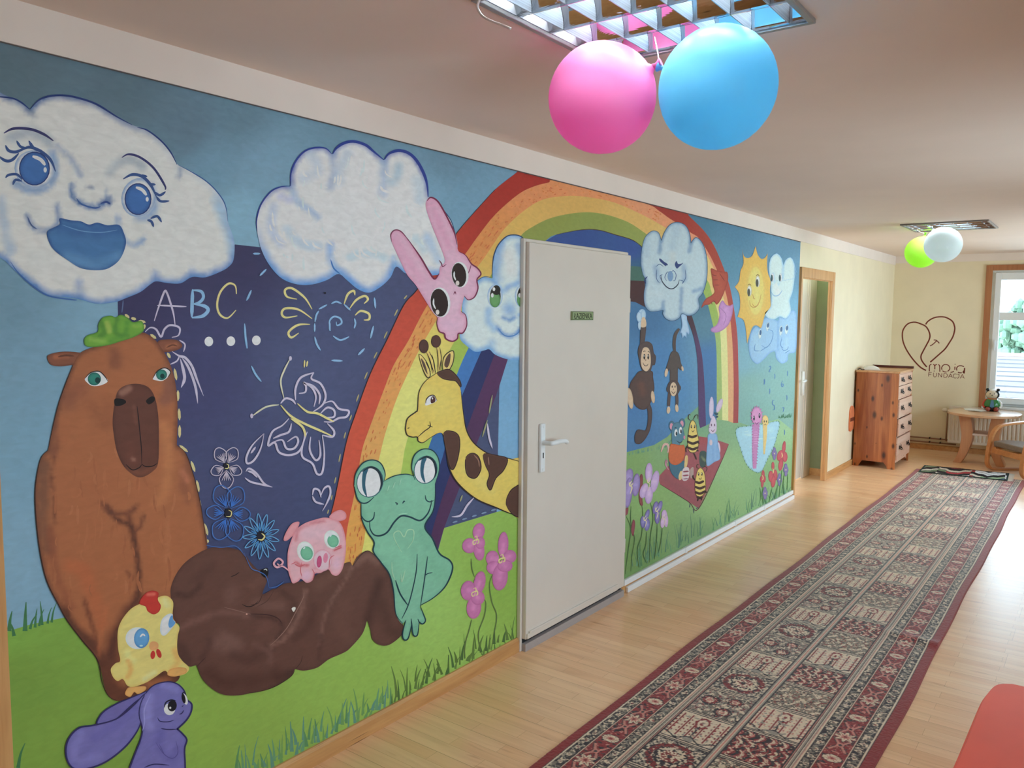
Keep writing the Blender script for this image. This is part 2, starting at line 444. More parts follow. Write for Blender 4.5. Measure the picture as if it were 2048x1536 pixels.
# ------------------------------------------------------------------ window in the end wall
w1 = empty('window_1', ((WX0+WX1)/2, YE, WZ0)); w1['kind'] = 'structure'
w1.location = (0, 0, 0)
bm = BM()
box(bm, 1.012, WX0+0.005, YE-0.022, YE, 0.545, 2.275); box(bm, WX1-0.005, WX1+0.06, YE-0.022, YE, 0.545, 2.275)
box(bm, WX0+0.005, WX1-0.005, YE-0.022, YE, WZ1-0.005, 2.275)
obj('window_casing', bm, M_casew, w1, bevel=0.003)
bm = BM(); fy0, fy1 = YE+0.03, YE+0.1
box(bm, WX0, WX0+0.045, fy0, fy1, WZ0, WZ1); box(bm, WX1-0.045, WX1, fy0, fy1, WZ0, WZ1)
box(bm, WX0+0.045, WX1-0.045, fy0, fy1, WZ1-0.045, WZ1); box(bm, WX0+0.045, WX1-0.045, fy0, fy1, WZ0, WZ0+0.045)
obj('window_frame', bm, M_pvc, w1, bevel=0.003)
def glass_mat():
    mt, nt, b = new_mat('window_glass'); L = nt.links
    nt.nodes.remove(b)
    tr = N(nt, 'ShaderNodeBsdfTransparent'); gl = N(nt, 'ShaderNodeBsdfGlossy', Roughness=0.02)
    mx = N(nt, 'ShaderNodeMixShader'); fr = N(nt, 'ShaderNodeFresnel', IOR=1.45)
    tr.inputs[0].default_value = (0.95, 0.98, 0.97, 1)
    L.new(fr.outputs[0], mx.inputs[0]); L.new(tr.outputs[0], mx.inputs[1]); L.new(gl.outputs[0], mx.inputs[2])
    L.new(mx.outputs[0], nt.nodes['Material Output'].inputs[0])
    return mt
M_glass = glass_mat()
mid = (WX0+WX1)/2
for x0, x1, hs in ((WX0+0.035, mid, 1), (mid, WX1-0.035, 0)):
    bm = BM(); f0, f1 = YE+0.005, YE+0.07; t = 0.062
    z0, z1 = WZ0+0.03, WZ1-0.03
    box(bm, x0, x0+t, f0, f1, z0, z1); box(bm, x1-t, x1, f0, f1, z0, z1)
    box(bm, x0+t, x1-t, f0, f1, z1-0.085, z1); box(bm, x0+t, x1-t, f0, f1, z0, z0+0.07)
    box(bm, x0+t, x1-t, f0+0.01, f1, 1.626, 1.716)
    so = obj('window_sash', bm, M_pvc, w1, bevel=0.004)
    obj('pane', box(box(BM(), x0+t, x1-t, f1-0.03, f1-0.024, z0+0.07, 1.626), x0+t, x1-t, f1-0.03, f1-0.024, 1.716, z1-0.085), M_glass, so)
    if hs:
        obj('window_handle', box(box(BM(), x0+0.022, x0+0.042, f0-0.012, f0, 1.30, 1.37), x0+0.024, x0+0.040, f0-0.035, f0-0.012, 1.26, 1.39), M_pvc, so, bevel=0.004)
obj('window_sill', B(WX0-0.02, WX1+0.02, YE-0.12, YE+0.03, WZ0-0.03, WZ0), M_pvc, w1, bevel=0.006)
# right-hand windows, out of frame
for i, (a, b_) in enumerate(RWIN):
    bm = BM()
    box(bm, XR+0.1, XR+0.16, a, a+0.06, 0.75, 2.15); box(bm, XR+0.1, XR+0.16, b_-0.06, b_, 0.75, 2.15)
    box(bm, XR+0.1, XR+0.16, a, b_, 0.75, 0.81); box(bm, XR+0.1, XR+0.16, a, b_, 2.09, 2.15); box(bm, XR+0.1, XR+0.16, (a+b_)/2-0.05, (a+b_)/2+0.05, 0.81, 2.09)
    o = struct('window_%d' % (i+2), bm, M_pvc)
    obj('pane', B(XR+0.125, XR+0.13, a+0.06, b_-0.06, 0.81, 2.09), M_glass, o)
# ------------------------------------------------------------------ louvred ceiling lights
def mirror_mat(name, c, rough):
    mt = mat(name, c, rough, 1.0, var=0.02)
    return mt
M_mirror = mirror_mat('polished_reflector', (225, 226, 230), 0.04)
M_blade = mat('ribbed_white_louvre', (150, 160, 170), 0.3, 0.6, var=0.3, scale=1.0, stretch=(1, 1, 260))
M_rim = mat('grey_light_rim', (150, 146, 144), 0.35, 0.5)
M_tray = mat('grey_light_tray', (150, 152, 156), 0.4)
def emit_mat(name, c, s):
    mt, nt, b = new_mat(name)
    b.inputs['Base Color'].default_value = [1, 1, 1, 1]
    b.inputs['Emission Color'].default_value = list(c)+[1]
    b.inputs['Emission Strength'].default_value = s
    return mt
M_tube = emit_mat('fluorescent_tube_glow', (0.86, 0.95, 1.0), TUBE)
def ceiling_light(bx, label):
    x0, x1, y0, y1 = bx
    cx, cy = (x0+x1)/2, (y0+y1)/2; hx, hy = (x1-x0)/2, (y1-y0)/2
    t = empty('ceiling_light', (cx, cy, HC))
    tag(t, label, 'ceiling light', 'square louvred ceiling lights')
    bm = BM(); zt = 0.11
    box(bm, -hx, hx, -hy, hy, zt, zt+0.004)
    box(bm, -hx, -hx+0.003, -hy, hy, 0, zt); box(bm, hx-0.003, hx, -hy, hy, 0, zt)
    box(bm, -hx+0.003, hx-0.003, -hy, -hy+0.003, 0, zt); box(bm, -hx+0.003, hx-0.003, hy-0.003, hy, 0, zt)
    obj('housing', bm, M_tray, t)
    bm = BM(); w = 0.014; d = -0.012
    box(bm, -hx-w, hx+w, -hy-w, -hy+0.002, d, 0); box(bm, -hx-w, hx+w, hy-0.002, hy+w, d, 0)
    box(bm, -hx-w, -hx+0.002, -hy, hy, d, 0); box(bm, hx-0.002, hx+w, -hy, hy, d, 0)
    obj('rim', bm, M_rim, t, bevel=0.002)
    n = 4; cw = (2*hy-0.008)/n
    for i in range(n+1):
        y = -hy+0.004+i*cw; prof = []
        for k in range(25):
            u = k/24; prof.append((0.0015+0.052*u**1.7, -0.006+0.072*u))
        sgn = [(a, b_) for a, b_ in prof]
        if i == 0: pts = [(y, b_) for a, b_ in prof[:1]]+[(y+a, b_) for a, b_ in sgn]+[(y, prof[-1][1])]
        elif i == n: pts = [(y, b_) for a, b_ in prof[:1]]+[(y-a, b_) for a, b_ in sgn]+[(y, prof[-1][1])]
        else: pts = [(y-a, b_) for a, b_ in sgn[::-1]]+[(y+a, b_) for a, b_ in sgn]
        obj('reflector', prism(BM(), pts, 0, -hx+0.004, hx-0.004), M_mirror, t)
    nb = 6
    for i in range(n):
        ya, yb = -hy+0.004+i*cw, -hy+0.004+(i+1)*cw
        for k in range(nb):
            x = -hx+(k+0.5)*2*hx/nb
            # blade: wedge section, trimmed to the reflector flanks
            lo, hi = -0.004, 0.046
            def yy(z, s):
                u = max(0.0, (z+0.006)/0.072); a = 0.0015+0.052*u**1.7
                return (ya+a+0.0012) if s < 0 else (yb-a-0.0012)
            rows = []; bm = BM()
            for z, th in [(lo+(hi-lo)*q_/7, 0.0012+0.0088*q_/7) for q_ in range(8)]:
                rows.append([bm.verts.new((x-th, yy(z, -1), z)), bm.verts.new((x-th, yy(z, 1), z)), bm.verts.new((x+th, yy(z, 1), z)), bm.verts.new((x+th, yy(z, -1), z))])
            for a, b_ in zip(rows, rows[1:]):
                for q in range(4): bm.faces.new((a[q], a[(q+1) % 4], b_[(q+1) % 4], b_[q]))
            bm.faces.new(rows[0][::-1]); bm.faces.new(rows[-1])
            obj('louvre_blade', bm, M_blade, t)
        yc = (ya+yb)/2
        obj('fluorescent_tube', tube(BM(), [(-hx+0.01, yc, 0.078), (hx-0.01, yc, 0.078)], 0.012, n=12), M_tube, t, smooth=True)
    return t
L1 = ceiling_light(LIGHTS[0], 'square louvred ceiling light at the top edge with the pink and blue balloons under it')
L2 = ceiling_light(LIGHTS[1], 'square louvred ceiling light far down the hallway with green and white balloons')
M_wire = mat('white_wire', (235, 225, 225), 0.5)
wp = [hit(x, y, 1, 1.56) for x, y in ((966, -14), (957, 4), (956, 18), (966, 33), (985, 43), (1004, 50), (1021, 57))]
wp = [(p[0]-L1.location.x, p[1]-L1.location.y, p[2]-HC) for p in spline(wp, 5)]
obj('loose_wire', tube(BM(), wp, 0.0032, n=6), M_wire, L1, smooth=True)

# ------------------------------------------------------------------ balloons
def balloon_mat(name, c, tr=0.5):
    mt, nt, b = new_mat(name); L = nt.links
    l = lin(c)+[1]
    b.inputs['Base Color'].default_value = l; b.inputs['Roughness'].default_value = 0.4; b.inputs['Specular IOR Level'].default_value = 0.3
    tl = N(nt, 'ShaderNodeBsdfTranslucent'); tl.inputs[0].default_value = l
    nz = N(nt, 'ShaderNodeTexNoise', Scale=3.0); mr = N(nt, 'ShaderNodeMapRange')
    mr.inputs[3].default_value = tr-0.04; mr.inputs[4].default_value = tr+0.04
    mx = N(nt, 'ShaderNodeMixShader'); L.new(nz.outputs['Fac'], mr.inputs[0]); L.new(mr.outputs[0], mx.inputs[0])
    L.new(b.outputs[0], mx.inputs[1]); L.new(tl.outputs[0], mx.inputs[2])
    L.new(mx.outputs[0], nt.nodes['Material Output'].inputs[0])
    return mt
def balloon(px, py, wpx, Yc, axis_to, c, label, name, string_to=None, tr=0.5, el=1.0, nib=None):
    """axis_to: the knot sits towards this point"""
    C = hit(px, py, 1, Yc)
    depth = (ROT @ (C-CAM))[2]
    R = wpx/2*depth/FPX
    M = balloon_mat(name+'_latex', c, tr)
    ax = Vector(axis_to)-Vector(C); ax.normalize()
    q = Vector((0, 0, -1)).rotation_difference(ax).to_matrix().to_4x4()
    prof = []
    for k in range(25):
        a = PI*k/24
        z = -math.cos(a)*R*el; rr = math.sin(a)*R
        if z < 0: rr *= 1-0.10*(abs(z)/R)**3
        prof.append((rr, z))
    prof[0] = (0.010, -R*el-0.006); prof.insert(0, (0.006, -R*el-0.014)); prof[-1] = (0, R*el)
    t = obj('balloon', lathe(BM(), prof, 40), M, smooth=True)
    t.matrix_world = Matrix.Translation(Vector(C)) @ q
    tag(t, label, 'balloon', 'balloons tied under the ceiling lights')
    kn = BM(); zk = -R*el-0.016
    lathe(kn, [(0, zk+0.008), (0.009, zk+0.006), (0.006, zk-0.002), (0.008, zk-0.008), (0.014, zk-0.016), (0.012, zk-0.017), (0, zk-0.012)], 14)
    obj('knot', kn, M, t, smooth=True)
    if nib is not None:
        n_ = hit(nib[0], nib[1], 1, Yc-R*0.72)
    if string_to is not None:
        k0 = Vector((0, 0, zk-0.01)); inv = t.matrix_world.inverted()
        pts = [inv @ Vector(string_to), ]
        kp = t.matrix_world @ k0
        mid_ = (Vector(string_to)+kp)/2+Vector((0.004, 0, -0.01))
        pts = [inv @ Vector(string_to), inv @ mid_, k0]
        obj('string', tube(BM(), pts, 0.0016, n=6), M_wire, t, smooth=True)
    return t, C, R
YB = 2.02
KN = hit(1311, 131, 1, YB)
balloon(1205, 196, 216, YB-0.02, KN, (244, 150, 202), 'pink balloon hanging under the near ceiling light, left of the blue one', 'pink', (1.20, 2.06, HC-0.01), 0.62)
balloon(1434, 176, 240, YB+0.01, KN, (138, 216, 245), 'blue balloon hanging under the near ceiling light, right of the pink one', 'blue', None, 0.68, 0.97)
KF = hit(1845, 478, 1, 7.66)
balloon(1843, 504, 62, 7.75, hit(1850, 470, 1, 7.75), (200, 246, 110), 'lime green balloon under the far ceiling light, partly behind the white balloon', 'lime', (0.845, 7.80, HC-0.01), 0.6)
balloon(1886, 489, 70, 7.45, hit(1868, 462, 1, 7.45), (236, 244, 246), 'white balloon under the far ceiling light, in front of the lime green one', 'white', (0.99, 7.5, HC-0.01), 0.6)

# ------------------------------------------------------------------ pine chest of drawers
M_chest = wood('knotty_pine', (146, 74, 34), (200, 122, 68), axis=2, ring=12, rough=0.32, plank=(0, 0.072), flat=1, ks=8.5)
M_chestf = wood('window_lit_pine_fronts', (214, 164, 138), (238, 204, 182), axis=1, ring=10, rough=0.3)  # paler than the sides: window light on the fronts put into the colour
M_chesttop = wood('pine_chest_top', (190, 130, 84), (222, 172, 124), axis=1, ring=10, rough=0.3, knots=False)
M_ledge = mat('backlit_red_ledge', (86, 38, 30), 0.4)  # backlit edge: its shade is put into the dark colour
M_iron = mat('black_iron', (22, 20, 22), 0.4, 0.4)
CX0, CX1, CY0, CY1, CH = 0.022, 0.452, 9.40, 10.14, 1.065
ch = empty('chest_of_drawers', ((CX0+CX1)/2, (CY0+CY1)/2, 0))
tag(ch, 'tall knotty pine chest of drawers with black handles against the cream wall', 'chest of drawers')
hx, hy = (CX1-CX0)/2, (CY1-CY0)/2
side = [(-hx, 0), (-hx+0.055, 0), (-hx+0.075, 0.035), (-hx+0.095, 0.068), (hx-0.115, 0.068), (hx-0.09, 0.04), (hx-0.075, 0), (hx, 0), (hx, CH-0.022), (-hx, CH-0.022)]
for s in (-1, 1):
    bm = prism(BM(), side, 1, min(s*hy, s*(hy-0.022)), max(s*hy, s*(hy-0.022)))
    obj('side_panel', bm, M_chest, ch, bevel=0.002)
obj('carcass', box(box(BM(), -hx, hx-0.03, -hy+0.022, hy-0.022, 0.085, 0.10), -hx, -hx+0.012, -hy+0.022, hy-0.022, 0.10, CH-0.022), M_chest, ch)
for z in (0.092, 0.352, 0.556, 0.766, 1.035): obj('front_rail', B(hx-0.05, hx-0.006, -hy+0.022, hy-0.022, z-0.006, z+0.006), M_chestf, ch)
obj('divider', B(hx-0.05, hx-0.006, -0.004, 0.004, 0.772, 1.029), M_chestf, ch)
obj('plinth', prism(BM(), [(-hy+0.022, 0.03), (-hy+0.1, 0.055), (hy-0.1, 0.055), (hy-0.022, 0.03), (hy-0.022, 0.086), (-hy+0.022, 0.086)], 0, hx-0.04, hx-0.02), M_chestf, ch)
obj('chest_top', B(-hx-0.004, hx+0.012, -hy-0.008, hy+0.008, CH-0.022, CH), M_chesttop, ch, bevel=0.004)
obj('top_ledge', B(-hx, hx+0.01, hy-0.014, hy+0.006, CH, CH+0.026), M_ledge, ch, bevel=0.003)
def pull(dr, x, y, z):
    bm = BM()
    prism(bm, [(y-0.055, z+0.022), (y-0.04, z+0.024), (y-0.015, z+0.010), (y+0.015, z+0.010), (y+0.04, z+0.024), (y+0.055, z+0.022), (y+0.055, z-0.018), (y+0.04, z-0.02), (y+0.015, z-0.008), (y-0.015, z-0.008), (y-0.04, z-0.02), (y-0.055, z-0.018)], 0, x, x+0.004)
    arc = [(x+0.006+0.014*math.sin(PI*k/10), y-0.045*math.cos(PI*k/10), z-0.004-0.022*math.sin(PI*k/10)) for k in range(11)]
    tube(bm, arc, 0.0045, n=8)
    obj('handle', bm, M_iron, dr, smooth=False)
def drawer(y0, y1, z0, z1, out, pulls):
    bm = box(BM(), hx-0.018+out, hx+out, y0, y1, z0, z1)
    box(bm, -hx+0.05, hx-0.018+out, y0+0.012, y0+0.024, z0+0.01, z1-0.02); box(bm, -hx+0.05, hx-0.018+out, y1-0.024, y1-0.012, z0+0.01, z1-0.02)
    box(bm, -hx+0.05, hx-0.018+out, y0+0.024, y1-0.024, z0+0.01, z0+0.018)
    d = obj('drawer', bm, M_chestf, ch, bevel=0.003)
    for py in pulls: pull(d, hx+out, py, (z0+z1)/2+0.008)
for z0, z1 in ((0.908, 1.028), (0.776, 0.902)):
    drawer(-hy+0.026, -0.004, z0, z1, 0.002, [-hy/2]); drawer(0.004, hy-0.026, z0, z1, 0.002, [hy/2])
for z0, z1, out in ((0.564, 0.756, 0.014), (0.362, 0.546, 0.020), (0.102, 0.342, 0.012)):
    drawer(-hy+0.030, hy-0.028, z0, z1, out, [-hy*0.52, hy*0.56])
# what lies on the chest
M_paper = mat('white_paper', (238, 238, 232), 0.6, var=0.02)
pp = hit(1739, 737, 2, CH+0.012)
pa = prism(BM(), [(-0.085, 0), (0.085, 0), (0.07, 0.02), (0.02, 0.042), (-0.06, 0.036), (-0.085, 0.012)], 1, -0.1, 0.1)
po = obj('paper_bag', pa, M_paper, bevel=0.004); po.location = (pp[0]+0.02, pp[1]+0.02, CH); po.rotation_euler = (0, 0, 0.25)
tag(po, 'crumpled white paper bag lying on top of the pine chest of drawers', 'bag')
q0 = [(0.028, 9.412, CH+0.006), (0.05, 9.42, CH+0.014), (0.075, 9.41, CH+0.006), (0.09, 9.43, CH+0.006), (0.08, 9.46, CH+0.006)]
cb = obj('cable', tube(BM(), spline(np.array(q0), 5), 0.005, n=8), mat('black_rubber', (32, 30, 32), 0.6), smooth=True)
tag(cb, 'short black cable lying beside the white paper on the pine chest', 'cable')
# terracotta wall fixture behind the chest
M_terra = mat('terracotta_plastic', (222, 128, 84), 0.5); M_terrad = mat('dark_brown_band', (120, 58, 38), 0.5)
pts = []
for k in range(9):
    a = PI*k/8; pts.append((9.32-0.085*math.cos(a), 0.60+0.075*math.sin(a)))
pts += [(9.40, 0.46), (9.385, 0.41), (9.36, 0.40), (9.33, 0.43), (9.30, 0.39), (9.25, 0.40), (9.235, 0.46)]
wo = obj('wall_ornament', prism(BM(), pts, 0, 0.0, 0.018), M_terra, bevel=0.004)
tag(wo, 'terracotta coloured flat wall ornament with a dark band beside the pine chest', 'wall ornament')
obj('dark_band', B(0.018, 0.0195, 9.236, 9.40, 0.505, 0.545), M_terrad, wo)

# ------------------------------------------------------------------ heart emblem painted on the end wall
M_brand = mat('dark_red_wall_paint', (118, 38, 16), 0.6, var=0.08)
def wall_ribbon(bm, pts, w, z=0.0008, n=6, close=False):
    p = [hit(1800+a/10.2375, 620+b_/10.24, 1, YE) for a, b_ in pts]
    p = spline(np.array([(v[0], v[2]) for v in p]), n)
    vs = []
    for i in range(len(p)):
        t = p[min(i+1, len(p)-1)]-p[max(i-1, 0)]; t = t/(np.hypot(*t)+1e-9); s = np.array((-t[1], t[0]))*w/2
        vs.append([bm.verts.new((p[i][0]+s[0], YE-z, p[i][1]+s[1])), bm.verts.new((p[i][0]-s[0], YE-z, p[i][1]-s[1])),
                   bm.verts.new((p[i][0]-s[0], YE+0.0002, p[i][1]-s[1])), bm.verts.new((p[i][0]+s[0], YE+0.0002, p[i][1]+s[1]))])
    for a, b_ in zip(vs, vs[1:]):
        for k in range(4): bm.faces.new((a[k], a[(k+1) % 4], b_[(k+1) % 4], b_[k]))
    bm.faces.new(vs[0]); bm.faces.new(vs[-1][::-1])
em = empty('wall_emblem', (0.5, YE, 1.25)); em.location = (0, 0, 0)
tag(em, 'dark red line heart with a two word name painted on the cream end wall', 'wall emblem')
bm = BM()
wall_ribbon(bm, [(535, 1238), (430, 1180), (330, 1085), (220, 950), (120, 790), (65, 650), (48, 530), (60, 420), (120, 320), (200, 265), (310, 250), (420, 282), (520, 330), (580, 410), (612, 510), (600, 600), (540, 720), (470, 850), (430, 940), (440, 1020), (490, 1100), (548, 1165)], 0.016)
wall_ribbon(bm, [(525, 295), (570, 235), (660, 175), (770, 143), (900, 143), (1000, 180), (1075, 235), (1110, 310), (1120, 400), (1085, 540), (1010, 670), (920, 800), (800, 910), (620, 1068)], 0.016)
wall_ribbon(bm, [(615, 735), (670, 705), (750, 632)], 0.0115); wall_ribbon(bm, [(690, 612), (750, 625), (805, 682)], 0.0115)
obj('heart_outline', bm, M_brand, em)
bm = BM(); W = 0.011
wall_ribbon(bm, [(600, 1255), (603, 1180), (612, 1130), (645, 1108)], W); wall_ribbon(bm, [(680, 1110), (710, 1140), (712, 1215)], W)
wall_ribbon(bm, [(715, 1135), (755, 1110)], W); wall_ribbon(bm, [(785, 1115), (812, 1150), (815, 1265)], W); wall_ribbon(bm, [(690, 1250), (715, 1250)], W*0.7)
wall_ribbon(bm, [(858, 1225), (855, 1175), (890, 1128), (935, 1118), (985, 1130), (1015, 1170), (1015, 1215), (975, 1258)], W); wall_ribbon(bm, [(870, 1245), (915, 1268), (955, 1268)], W)
wall_ribbon(bm, [(1125, 1160), (1122, 1225)], W); wall_ribbon(bm, [(1100, 1250), (1075, 1270), (1035, 1277)], W); wall_ribbon(bm, [(1122, 1112), (1134, 1114)], W*1.3)
wall_ribbon(bm, [(1165, 1240), (1160, 1190), (1195, 1150), (1250, 1140), (1310, 1162)], W); wall_ribbon(bm, [(1185, 1275), (1225, 1286), (1265, 1284)], W)
wall_ribbon(bm, [(1322, 1185), (1318, 1250), (1312, 1300)], W*1.3); wall_ribbon(bm, [(1310, 1240), (1290, 1275), (1312, 1292)], W)
obj('upper_word', bm, M_brand, em)
bm = BM(); W = 0.0062
F_ = lambda *p: wall_ribbon(bm, [(a, b_) for a, b_ in p], W, n=4)
F_((590, 1275), (583, 1360)); F_((590, 1277), (650, 1280)); F_((588, 1318), (640, 1318))
F_((690, 1285), (685, 1335), (700, 1368), (725, 1370), (748, 1340), (752, 1288))
F_((785, 1375), (790, 1290)); F_((790, 1290), (850, 1375)); F_((850, 1375), (858, 1295))
F_((895, 1378), (900, 1298)); F_((900, 1298), (950, 1305), (970, 1340), (945, 1378), (895, 1378))
F_((990, 1385), (1035, 1305)); F_((1035, 1305), (1072, 1388)); F_((1010, 1355), (1055, 1358))
F_((1160, 1318), (1125, 1308), (1095, 1330), (1092, 1370), (1125, 1395), (1155, 1385))
F_((1210, 1318), (1206, 1370), (1185, 1395), (1165, 1390)); F_((1175, 1318), (1215, 1318))
F_((1232, 1400), (1275, 1318)); F_((1275, 1318), (1315, 1402)); F_((1250, 1372), (1300, 1374))
obj('lower_word', bm, M_brand, em)

# ------------------------------------------------------------------ radiator and pipes
M_rad = mat('cream_radiator_enamel', (232, 222, 204), 0.35, var=0.02)
M_pipe = mat('painted_pipe', (150, 108, 80), 0.4, 0.2)
ra = empty('radiator', (1.45, YE-0.07, 0)); rx = 1.45
tag(ra, 'cream panel radiator under the window behind the round table', 'radiator')
bm = BM(); fx0, fx1 = 0.715-rx, 2.2-rx; z0, z1 = 0.125, 0.565
prof = []; x = fx0; n = int((fx1-fx0)/0.042)
for k in range(n):
    a = fx0+k*(fx1-fx0)/n; w = (fx1-fx0)/n
    prof += [(a, -0.042), (a+w*0.28, -0.042), (a+w*0.42, -0.034), (a+w*0.72, -0.034), (a+w*0.86, -0.042)]
prof += [(fx1, -0.042), (fx1, -0.03), (fx0, -0.03)]
lo = [bm.verts.new((p[0], p[1], z0+0.03)) for p in prof]; hi = [bm.verts.new((p[0], p[1], z1-0.03)) for p in prof]
bm.faces.new(lo); bm.faces.new(hi[::-1])
for i in range(len(prof)): bm.faces.new((lo[i], hi[i], hi[(i+1) % len(prof)], lo[(i+1) % len(prof)]))
box(bm, fx0, fx1, -0.044, -0.03, z0, z0+0.03); box(bm, fx0, fx1, -0.044, -0.03, z1-0.03, z1)
obj('front_panel', bm, M_rad, ra)
obj('radiator_case', box(box(box(BM(), fx0, fx0+0.004, -0.03, 0.04, z0, z1), fx1-0.004, fx1, -0.03, 0.04, z0, z1), fx0, fx1, -0.044, 0.045, z1, z1+0.006), M_rad, ra)
obj('rear_panel', B(fx0, fx1, 0.03, 0.042, z0, z1), M_rad, ra)
for bxx in (fx0+0.2, fx1-0.2): obj('bracket', B(bxx, bxx+0.03, 0.042, 0.07, z0+0.05, z1-0.05), M_rad, ra)
vb = BM(); tube(vb, [(fx0-0.055, -0.0, z1-0.05), (fx0+0.002, 0.0, z1-0.05)], 0.012); ball(vb, (fx0-0.05, 0, z1-0.05), (0.034, 0.026, 0.026), 14)
obj('valve', vb, M_rad, ra, smooth=True)
obj('riser_pipe', tube(tube(BM(), [(fx0-0.02, 0, z1-0.06), (fx0-0.022, 0, 0.15)], 0.009), [(fx0-0.022, 0, 0.15), (fx0-0.02, 0.02, 0.135)], 0.011), M_pipe, ra, smooth=True)
for z, xe, lab in ((0.145, 0.72, 'upper thin brown heating pipe along the foot of the end wall'), (0.095, 0.80, 'lower thin brown heating pipe just above the end wall skirting')):
    pb = tube(BM(), [(0.03, YE-0.035, z), (xe, YE-0.035, z)], 0.009)
    o = obj('heating_pipe', pb, M_pipe, smooth=True); tag(o, lab, 'pipe', 'heating pipes')
    for cx in (0.5, 0.62): obj('clip', B(cx, cx+0.012, YE-0.046, YE-0.001, z-0.006, z+0.014), M_iron, o)

# ------------------------------------------------------------------ oval table
M_beech = wood('pale_beech', (206, 160, 122), (232, 194, 158), axis=0, ring=8, rough=0.25, knots=False)
M_beechv = wood('beech_leg', (190, 132, 92), (216, 162, 120), axis=2, ring=8, rough=0.35, knots=False)
TZ = 0.572; TC = (1.135, 10.62)
tb = empty('side_table', (TC[0], TC[1], 0))
tag(tb, 'low oval beech table with bowed legs and a lower shelf in front of the radiator', 'table')
bm = BM(); n = 56
def oval(z, k): return [bm.verts.new((0.372*k*math.cos(2*PI*i/n), 0.42*k*math.sin(2*PI*i/n), z)) for i in range(n)]
rg = [oval(TZ-0.03, 0.985), oval(TZ-0.024, 1.0), oval(TZ-0.005, 1.0), oval(TZ, 0.99)]
bm.faces.new(rg[0][::-1]); bm.faces.new(rg[-1])
for a, b_ in zip(rg, rg[1:]):
    for k in range(n): bm.faces.new((a[k], a[(k+1) % n], b_[(k+1) % n], b_[k]))
obj('tabletop', bm, M_beech, tb)
def bowleg(s):
    out = spline(np.array([(0.255, 0), (0.205, 0.13), (0.185, 0.3), (0.205, 0.45), (0.225, TZ-0.03)]), 6)
    inn = spline(np.array([(0.175, 0), (0.115, 0.13), (0.075, 0.3), (0.085, 0.45), (0.105, TZ-0.03)]), 6)
    pts = [(s*a, b_) for a, b_ in out]+[(s*a, b_) for a, b_ in inn[::-1]]
    return prism(BM(), pts, 1, -0.27, -0.08)
for s in (-1, 1): obj('leg', bowleg(s), M_beechv, tb, bevel=0.004)
obj('shelf', B(-0.14, 0.14, -0.26, 0.1, 0.325, 0.347), mat('pale_shelf_laminate', (228, 210, 200), 0.35), tb, bevel=0.003)
def flat_paper(px, py, w, h, rz, lab, dz=0.0):
    p = hit(px, py, 2, TZ)
    o = obj('leaflet', prism(BM(), [(-w/2, 0.0), (0, 0.004), (w/2, 0.0), (w/2, 0.0025), (0, 0.0065), (-w/2, 0.0025)], 1, -h/2, h/2), M_paper)
    o.location = (p[0], p[1], TZ+dz); o.rotation_euler = (0, 0, rz); tag(o, lab, 'leaflet', 'white leaflets on the oval table')
flat_paper(1943, 819, 0.15, 0.21, 0.2, 'white leaflet on the oval table nearer its left end')
flat_paper(1957, 822, 0.15, 0.21, -0.3, 'white leaflet on the oval table partly behind the bear figurine', 0.0062)
# ceramic bear figurine
tp = hit(1982, 823, 2, TZ)
fg = empty('bear_figurine', (tp[0], tp[1]+0.07, TZ), math.atan2(-(CAM[0]-tp[0]), CAM[1]-tp[1]))
tag(fg, 'painted ceramic bear figurine in a green jacket sitting on the oval table', 'figurine')
def glz(n_, c): return mat(n_, c, 0.2, var=0.05)
G_face, G_black, G_green, G_red, G_blue, G_white, G_or = glz('beige_glaze', (214, 200, 176)), glz('black_glaze', (30, 32, 34)), glz('green_glaze', (52, 122, 62)), glz('red_glaze', (196, 72, 52)), glz('blue_glaze', (84, 128, 160)), glz('white_glaze', (236, 236, 232)), glz('orange_glaze', (178, 98, 56))
G_shoe = glz('brown_red_glaze', (150, 64, 50))
F = Matrix.Identity(4)
obj('body', lathe(BM(), [(0, 0), (0.075, 0.0), (0.088, 0.03), (0.092, 0.06), (0.082, 0.10), (0.058, 0.138), (0.03, 0.15), (0, 0.15)], 28), G_black, fg, smooth=True)
obj('jacket', lathe(BM(), [(0.089, 0.055), (0.098, 0.06), (0.098, 0.075), (0.086, 0.112), (0.062, 0.142), (0.035, 0.15)], 28), G_green, fg, smooth=True)
fg.scale = (0.92, 0.92, 0.96)
hd = obj('head', ball(BM(), (0, -0.004, 0.203), (0.078, 0.064, 0.066), 26), G_black, fg, smooth=True)
obj('face', ball(BM(), (0.006, 0.016, 0.2), (0.068, 0.056, 0.055), 24), G_face, hd, smooth=True)
obj('forehead', ball(BM(), (0.0, 0.004, 0.24), (0.05, 0.045, 0.03), 20), G_white, hd, smooth=True)
for s in (-1, 1):
    obj('ear', ball(BM(), (s*0.058, -0.004, 0.258), (0.021, 0.015, 0.018), 14), G_black, hd, smooth=True)
    obj('eye', ball(BM(), (s*0.022+0.006, 0.066, 0.212), (0.006, 0.004, 0.008), 10), G_black, hd, smooth=True)
    arm = BM(); tube(arm, spline(np.array([(s*0.06, 0.0, 0.135), (s*0.088, 0.01, 0.105), (s*0.094, 0.03, 0.065), (s*0.08, 0.055, 0.045)]), 5), [0.015]*6+[0.017]*5+[0.014]*5, n=12)
    obj('arm', arm, G_red if s > 0 else G_white, fg, smooth=True)
    obj('shoe', ball(BM(), (s*0.045, 0.082, 0.028), (0.03, 0.032, 0.028), 16), G_shoe, fg, smooth=True)
obj('nose', ball(BM(), (0.006, 0.07, 0.196), (0.008, 0.006, 0.006), 10), G_black, hd, smooth=True)
